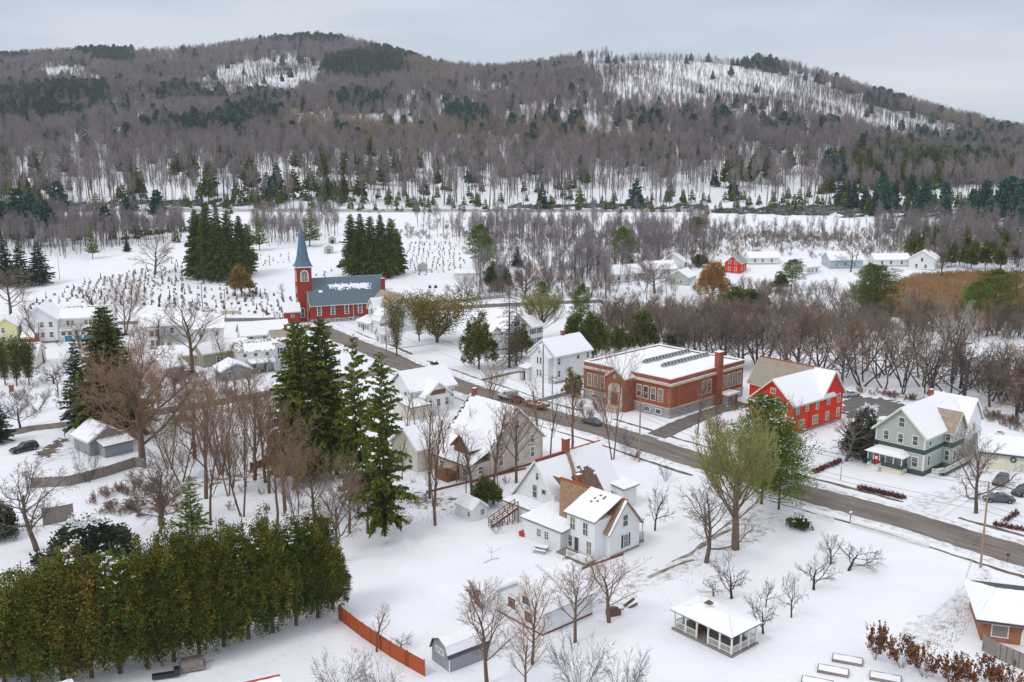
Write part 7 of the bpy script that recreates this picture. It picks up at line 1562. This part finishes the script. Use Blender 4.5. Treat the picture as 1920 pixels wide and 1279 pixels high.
car('parked_car', 'snow topped silver blue car in the lot behind the red house', 1595, 744, R_(20), 'paint_silver', 4.2, 1.75, 1.45, snowy=True)
car('parked_car', 'dark car under snow near the purple grey garage', 347, 789, R_(10), 'paint_grey', 4.4, 1.8, 1.45, snowy=True)
car('parked_car', 'snow covered car by the white hut', 352, 703, R_(20), 'paint_black', 4.2, 1.8, 1.45, snowy=True)
car('parked_car', 'white snowy car behind the white block house near the graves', 390, 584, R_(10), 'paint_white', 4.4, 1.8, 1.45, snowy=True)
# pickup with red machinery and trailer
p = draped(np.array(gp(958, 752))); root = tag(empty('work_truck', p, AL), 'white work truck with red equipment on its bed beside the street', 'truck')
mb = MB(); mb.box(-3.4, 3.2, -1, 1, .55, .85); mb.build('chassis', 'paint_black', root)
mb = MB(); mb.prism([(1.9, -.98, .86), (3.3, -.95, .86), (3.3, .95, .86), (1.9, .98, .86)], [(1.9, -.95, 1.45), (3.2, -.9, 1.35), (3.2, .9, 1.35), (1.9, .95, 1.45)]); mb.build('hood', 'paint_white', root)
mb = MB(); mb.prism([(.2, -1, .86), (1.88, -1, .86), (1.88, 1, .86), (.2, 1, .86)], [(.3, -.85, 2.2), (1.35, -.85, 2.2), (1.35, .85, 2.2), (.3, .85, 2.2)]); cab = mb.build('cab', 'paint_white', root)
mb = MB(); mb.box(.5, 1.4, -.99, .99, 1.45, 2.0); mb.build('window_glass', 'glass', cab)
mb = MB(); mb.box(-1.2, .15, -1.05, 1.05, .86, 2.2); mb.build('box', 'metal_grey', root)
mb = MB(); mb.box(-3.4, -1.25, -1.05, 1.05, .86, 1.0)
for k in range(7): x_ = -3.2+k*.3; mb.beam((x_, -.7+.2*(k % 3), 1.0), (x_+.2, .5-.2*(k % 2), 1.9-.1*k), .16, .16)
mb.build('machinery', 'machine_red', root)
for x_ in (-2.4, 2.4):
    for sg in (-1, 1): m = MB(); m.cone((x_, sg*.72, .45), (x_, sg*1.02, .45), .45, .45, 14); wh = m.build('wheel', 'rubber', root); m = MB(); m.cone((x_, sg*.98, .45), (x_, sg*1.04, .45), .24, .2, 10); m.build('rim', 'metal_grey', wh)
p = draped(np.array(gp(1004, 765))); root = tag(empty('flatbed_trailer', p, AL), 'flatbed trailer carrying red and white stuff behind the work truck', 'trailer')
mb = MB(); mb.box(-3.3, 3.2, -1.15, 1.15, .7, .95); mb.beam((3.2, 0, .75), (4.6, 0, .7), .15, .15); mb.build('bed', 'wood_brown', root)
mb = MB(); mb.box(-3.3, -3.2, -1.15, 1.15, .95, 1.4); mb.beam((-3.3, -1.12, 1.3), (3.2, -1.12, 1.3), .06, .08); mb.beam((-3.3, 1.12, 1.3), (3.2, 1.12, 1.3), .06, .08)
for k in range(6): mb.box(-3.2+k*1.26, -3.1+k*1.26, -1.15, -1.08, .95, 1.3); mb.box(-3.2+k*1.26, -3.1+k*1.26, 1.08, 1.15, .95, 1.3)
mb.build('side_rail', 'machine_yellow', root)
mb = MB()
for k in range(12): x_ = rng.uniform(-2.8, 2.6); y_ = rng.uniform(-.8, .6); mb.box(x_, x_+rng.uniform(.2, .6), y_, y_+.35, .95, .95+rng.uniform(.15, .6))
mb.build('load', 'machine_red', root)
mb = MB(); mb.box(-1.5, 1.4, -.9, .9, .952, 1.06); mb.build('snow_cover', 'roof_snow', root)
for x_ in (-1.1, -.2):
    for sg in (-1, 1): m = MB(); m.cone((x_, sg*.85, .36), (x_, sg*1.12, .36), .36, .36, 12); m.build('wheel', 'rubber', root)
# ---- gazebo
G0 = gp(1371, 1230); h = House('gazebo', 'white rectangular gazebo with arched bays, snowy hip roof and cupola', G0, 40, 'gazebo')
GX, GY = 4.4, 8.2
mb = MB(); mb.box(-.25, GX+.25, -.25, GY+.25, .02, .28); h.part('deck', mb, 'wood_grey')
mb = MB(); ys = [0, GY*.2, GY*.4, GY*.6, GY*.8, GY]; xs = [0, GX*.36, GX*.68, GX]
for y_ in ys:
    for x_ in (0, GX): mb = MB(); mb.box(x_-.08, x_+.08, y_-.08, y_+.08, .28, 2.5); h.part('post', mb, 'trim')
for x_ in xs[1:-1]:
    for y_ in (0, GY): mb = MB(); mb.box(x_-.08, x_+.08, y_-.08, y_+.08, .28, 2.5); h.part('post', mb, 'trim')
mb = MB()
def arch(mb, a_, b_):
    a_, b_ = Vector(a_), Vector(b_); d = b_-a_; L2 = d.length/2; c = (a_+b_)/2; u = d.normalized(); nn = u.cross(Vector((0, 0, 1)))*.04
    for k in range(8):
        t0, t1 = math.pi*k/8, math.pi*(k+1)/8; R1 = L2-.08
        q = [c+u*(R1*math.cos(t))+Vector((0, 0, 1.85+.55*math.sin(t))) for t in (t0, t1)]; top = [Vector((q[1].x, q[1].y, 2.5)), Vector((q[0].x, q[0].y, 2.5))]
        pts = q+top; mb.prism([p-nn for p in pts], [p+nn for p in pts])
for x_ in (0, GX):
    for a_, b_ in zip(ys[:-1], ys[1:]): arch(mb, (x_, a_, 0), (x_, b_, 0))
for y_ in (0, GY):
    for a_, b_ in zip(xs[:-1], xs[1:]): arch(mb, (a_, y_, 0), (b_, y_, 0))
h.part('arch', mb, 'trim')
for i, (a_, b_) in enumerate(zip(ys[:-1], ys[1:])):
    if i != 2: h.rail([(0, a_), (0, b_)], .28, .85, posts=False)
h.rail([(GX, 0), (GX, GY)], .28, .85, posts=False); h.rail([(0, 0), (GX, 0)], .28, .85, posts=False); h.rail([(0, GY), (GX, GY)], .28, .85, posts=False)
e_ = .45; zr_ = 3.35; A_, B_, C_, D_ = (-e_, -e_, 2.55), (GX+e_, -e_, 2.55), (GX+e_, GY+e_, 2.55), (-e_, GY+e_, 2.55); R1, R2 = (GX/2, GX/2, zr_), (GX/2, GY-GX/2, zr_)
h.roofq([[D_, A_, R1, R2], [B_, C_, R2, R1]], 'shingle_dark', t=.1, st=.16, drop=[edge_drop(.02, .02, 1), edge_drop(.02, .02, 2)])
mb = MB(); ms = MB()
for q in ((A_, B_, R1), (C_, D_, R2)): mb.quad(*q); ms.quad(*[(a, b, c+.14) for a, b, c in q])
h.part('roof_end', mb, 'shingle_dark'); h.part('snow_cover', ms, 'roof_snow')
mb = MB(); mb.box(GX/2-.35, GX/2+.35, GY*.62-.35, GY*.62+.35, 3.3, 3.85); cu = h.part('cupola', mb, 'trim'); mb = MB(); mb.cone((GX/2, GY*.62, 3.85), (GX/2, GY*.62, 4.2), .62, .12, 4); h.part('cupola_roof', mb, 'wood_pole_dark', cu)
mb = MB(); mb.box(1.2, 3.0, 5.2, 6.6, .9, .98); mb.box(1.4, 1.5, 5.4, 6.4, .28, .9); mb.box(2.7, 2.8, 5.4, 6.4, .28, .9); mb.box(.6, 1.0, 5.2, 6.6, .6, .66); mb.box(3.2, 3.6, 5.2, 6.6, .6, .66); mb.box(.7, 3.5, 5.6, 5.7, .5, .58)
o = mb.build('picnic_table', 'wood_brown', loc=(h.o.location.x, h.o.location.y, h.o.location.z), rz=R_(40)); tag(o, 'brown picnic table standing inside the gazebo', 'picnic table')
# ---- picnic tables
def picnic(px, py, ang, label, red=False):
    root = tag(empty('picnic_table', draped(gp(px, py)), ang), label, 'picnic table'); mb = MB(); mb.box(-1, 1, -.4, .4, .7, .76); mb.build('tabletop', 'wood_grey', root)
    for sg in (-1, 1): mb = MB(); mb.box(-1, 1, sg*.75-.14, sg*.75+.14, .42, .47); b_ = mb.build('bench', 'wood_grey', root); mb = MB(); mb.box(-.98, .98, sg*.75-.13, sg*.75+.13, .472, .56); mb.build('snow_cover', 'roof_snow', b_)
    mb = MB(); mb.box(-.98, .98, -.38, .38, .762, .88); mb.build('snow_cover', 'roof_snow', root); mb = MB()
    for x_ in (-.75, .75): mb.beam((x_, -.85, 0), (x_, .1, .7), .07, .1); mb.beam((x_, .85, 0), (x_, -.1, .7), .07, .1); mb.beam((x_, -.8, .4), (x_, .8, .4), .06, .09)
    mb.build('leg', 'wood_grey', root)
    if red: mb = MB(); mb.box(-.5, .2, -.2, .2, .88, 1.1); mb.box(.2, .6, -.1, .3, .88, 1.0); tag(mb.build('toy', 'paint_red', loc=(root.location.x, root.location.y, root.location.z)), 'red plastic toy on the snowy picnic table behind the sage house', 'toy')
picnic(1015, 1033, R_(155), 'snow covered picnic table at the back wall of the white farmhouse'); picnic(1874, 820, R_(20), 'snowy picnic table on the lawn behind the sage house', True)
# ---- raised garden beds
def bed(px, py, ang, label):
    root = tag(empty('garden_bed', draped(gp(px, py)), ang), label, 'garden bed'); mb = MB(); mb.box(-1.6, 1.6, -.75, -.66, 0, .32); mb.box(-1.6, 1.6, .66, .75, 0, .32); mb.box(-1.6, -1.51, -.659, .659, 0, .32); mb.box(1.51, 1.6, -.659, .659, 0, .32); mb.build('frame', 'wood_grey', root)
    mb = MB(); sheet(mb, [(-1.5, -.65, .2), (1.5, -.65, .2), (1.5, .65, .2), (-1.5, .65, .2)], .1, 0); mb.build('snow_cover', 'roof_snow', root)
for q in ((1589, 1240, 'raised garden bed highest in the group of beds'), (1562, 1260, 'raised garden bed in the middle of the left file'), (1532, 1282, 'raised garden bed at the bottom edge, left'), (1660, 1274, 'raised garden bed right of the others under the rust bushes')): bed(q[0], q[1], R_(-22), q[2])
# ---- odds and ends
def single(name, label, cat, px, py, mb, m, rz=0): return tag(mb.build(name, m, loc=draped(gp(px, py)), rz=rz), label, cat)
mb = MB(); mb.cone((0, 0, 0), (0, 0, 1.9), .03, .03, 6)
for k in range(3): a_ = k*2.1; mb.beam((0, 0, 1.0), (math.cos(a_)*1.3, math.sin(a_)*1.3, 1.7), .04, .04)
mb.beam((0, 0, .05), (-1.0, -1.2, .05), .05, .05); mb.beam((0, 0, .05), (1.0, .3, .05), .05, .05); single('clothes_dryer', 'thin folding clothes dryer frame alone on the snowy lawn', 'clothes dryer', 922, 1048, mb, 'metal_grey')
for q, lb in (((1833, 934), 'pale blue wheeled bin by the bare tree'), ((1856, 932), 'navy wheeled bin by the tall pale pole'), ((1820, 806), 'bright blue bin at the rear corner of the sage house')):
    root = tag(empty('wheeled_bin', draped(gp(*q))), lb, 'bin'); mt_ = 'paint_silver' if 'pale' in lb else ('paint_navy' if 'navy' in lb else 'plastic_blue')
    mb = MB(); mb.prism([(-.25, -.25, .05), (.25, -.25, .05), (.25, .25, .05), (-.25, .25, .05)], [(-.32, -.32, 1.0), (.32, -.32, 1.0), (.32, .32, 1.0), (-.32, .32, 1.0)]); mb.build('body', mt_, root); mb = MB(); mb.box(-.35, .35, -.36, .36, 1.0, 1.08); mb.build('lid', mt_, root)
root = tag(empty('mailbox', draped(gp(1594, 978)), R_(43)), 'snow capped mailbox on a post at the gap of the picket fence', 'mailbox'); mb = MB(); mb.box(-.05, .05, -.05, .05, 0, 1.1); mb.build('post', 'wood_pole_dark', root); mb = MB(); mb.box(-.28, .28, -.16, .16, 1.1, 1.42); mb.build('box', 'metal_grey', root); mb = MB(); mb.box(-.27, .27, -.15, .15, 1.422, 1.56); mb.build('snow_cap', 'roof_snow', root)
root = tag(empty('mailbox', draped(gp(1889, 1056)), R_(43)), 'dark round mailbox on post near the orange brick house', 'mailbox'); mb = MB(); mb.box(-.04, .04, -.04, .04, 0, 1.0); mb.build('post', 'wood_pole_dark', root); mb = MB(); mb.cone((-.25, 0, 1.15), (.25, 0, 1.15), .17, .17, 10); mb.build('box', 'paint_black', root)
root = tag(empty('stop_sign', draped(gp(494, 597)), 0), 'red octagonal stop sign at the church crossing', 'road sign'); mb = MB(); mb.box(-.04, .04, -.03, .03, 0, 2.4); mb.build('post', 'metal_grey', root); mb = MB(); mb.cone((0, -.04, 2.5), (0, -.07, 2.5), .6, .6, 8); sp_ = mb.build('sign_panel', 'paint_red', root)
tx_ = bpy.data.curves.new('lettering', 'FONT'); tx_.body = 'STOP'; tx_.size = .42; tx_.align_x = 'CENTER'; tx_.align_y = 'CENTER'; tx_.extrude = .004; to_ = bpy.data.objects.new('lettering_curve', tx_); tm_ = bpy.data.meshes.new_from_object(to_); tm_.materials.clear(); tm_.materials.append(MAT['trim']); bpy.data.objects.remove(to_); to_ = bpy.data.objects.new('lettering', tm_); C.objects.link(to_); to_.parent = sp_; to_.location = (0, -.08, 2.5); to_.rotation_euler = (math.pi/2, 0, 0)
root = tag(empty('street_sign', draped(gp(505, 598)), 0), 'small green sign right of the stop sign', 'road sign'); mb = MB(); mb.box(-.03, .03, -.03, .03, 0, 1.8); mb.build('post', 'metal_grey', root); mb = MB(); mb.box(-.5, .5, -.05, -.03, 1.5, 1.9); mb.build('sign_panel', 'plastic_green', root)
root = tag(empty('notice_board', draped(gp(520, 602)), 0), 'dark framed white notice board left of the church porch', 'sign'); mb = MB(); mb.box(-1.0, -.8, -.1, .1, 0, 2.6); mb.box(.8, 1.0, -.1, .1, 0, 2.6); mb.build('post', 'wood_pole_dark', root); mb = MB(); mb.box(-.7, .7, -.06, .06, .8, 2.2); mb.build('sign_panel', 'trim', root)
root = tag(empty('notice_box', draped(gp(978, 712)), R_(43)), 'pinkish post with small dark lantern window before the tall white house', 'sign'); mb = MB(); mb.box(-.35, .35, -.35, .35, 0, 2.6); mb.build('post', 'clap_beige', root); mb = MB(); mb.box(-.36, -.34, -.2, .2, 1.9, 2.4); mb.box(-.2, .2, -.36, -.34, 1.9, 2.4); mb.build('lantern', 'wood_brown', root)
mb = MB(); mb.box(-.9, .9, -.5, .5, .15, .5); mb.box(-.8, -.6, -.4, .4, .5, .9); mb.cone((.5, 0, .2), (.6, 0, .9), .2, .1, 6); single('bench', 'dark snowy bench thing in the white yard by the street', 'bench', 815, 684, mb, 'paint_black', .5)
mb = MB(); mb.beam((0, 0, 0), (0, 0, .75), .25, .3); single('hydrant', 'small dark hydrant left of the snowy bench', 'hydrant', 807, 683, mb, 'paint_black')
mb = MB(); mb.box(-.4, .4, -.35, .35, 0, 1.3); mb.box(-.5, .5, -.45, .45, 1.3, 1.42); single('brick_pillar', 'short brick grill pillar with snow in the left yard', 'pillar', 22, 734, mb, 'brick_red')
mb = MB(); mb.box(-1.3, 1.3, -.9, .9, .2, .5); mb.box(-1.2, 1.1, -.8, .8, .5, 1.1); mb.beam((1.3, 0, .5), (2.2, 0, .6), .1, .1); single('utility_cart', 'tarp covered cart on the snow below the cedar row', 'cart', 362, 1256, mb, 'wood_grey', .35)
mb = MB(); mb.box(-1.4, 1.2, -.3, .3, .2, .6); mb.box(.8, 1.4, -.4, .4, .3, 1.0); single('wood_splitter', 'dark machine half under snow at the bottom below the cedar row', 'machine', 312, 1274, mb, 'paint_black', .3)
mb = MB(); mb.box(-.8, .8, -.5, .5, 0, .7); mb.box(-.6, .3, -.3, .3, .7, 1.0); mb.beam((.8, 0, .5), (1.7, .5, .2), .12, .12); single('log_pile', 'dark heap of stumps right of the white garage', 'log pile', 1150, 1150, mb, 'wood_pole_dark', .4)
mb = MB(); mb.beam((-.8, 0, .1), (.5, .3, 1.0), .2, .3); mb.beam((-.2, -.3, 0), (.9, .4, .3), .2, .2); single('log_pile', 'broken dark boards next to the heap of stumps', 'log pile', 1182, 1136, mb, 'wood_pole_dark')
mb = MB(); mb.box(-.7, .7, -.5, .5, 0, .5); mb.box(-.8, .8, -.6, .6, .5, .6); single('doghouse', 'bright red box beside the farmhouse stair', 'box', 984, 1003, mb, 'paint_red', .8)
mb = MB(); mb.cone((0, 0, .05), (0, 0, .95), .45, .4, 12); single('rain_barrel', 'blue barrel under the tall spruces', 'barrel', 632, 888, mb, 'plastic_blue')
mb = MB(); mb.cone((0, 0, .35), (0, 0, .5), 1.6, 1.6, 18); mb.box(-1.2, 1.2, -1.2, 1.2, 0, .35); single('blue_pool', 'blue covered tub seen between far trees', 'pool', 1081, 542, mb, 'plastic_blue')
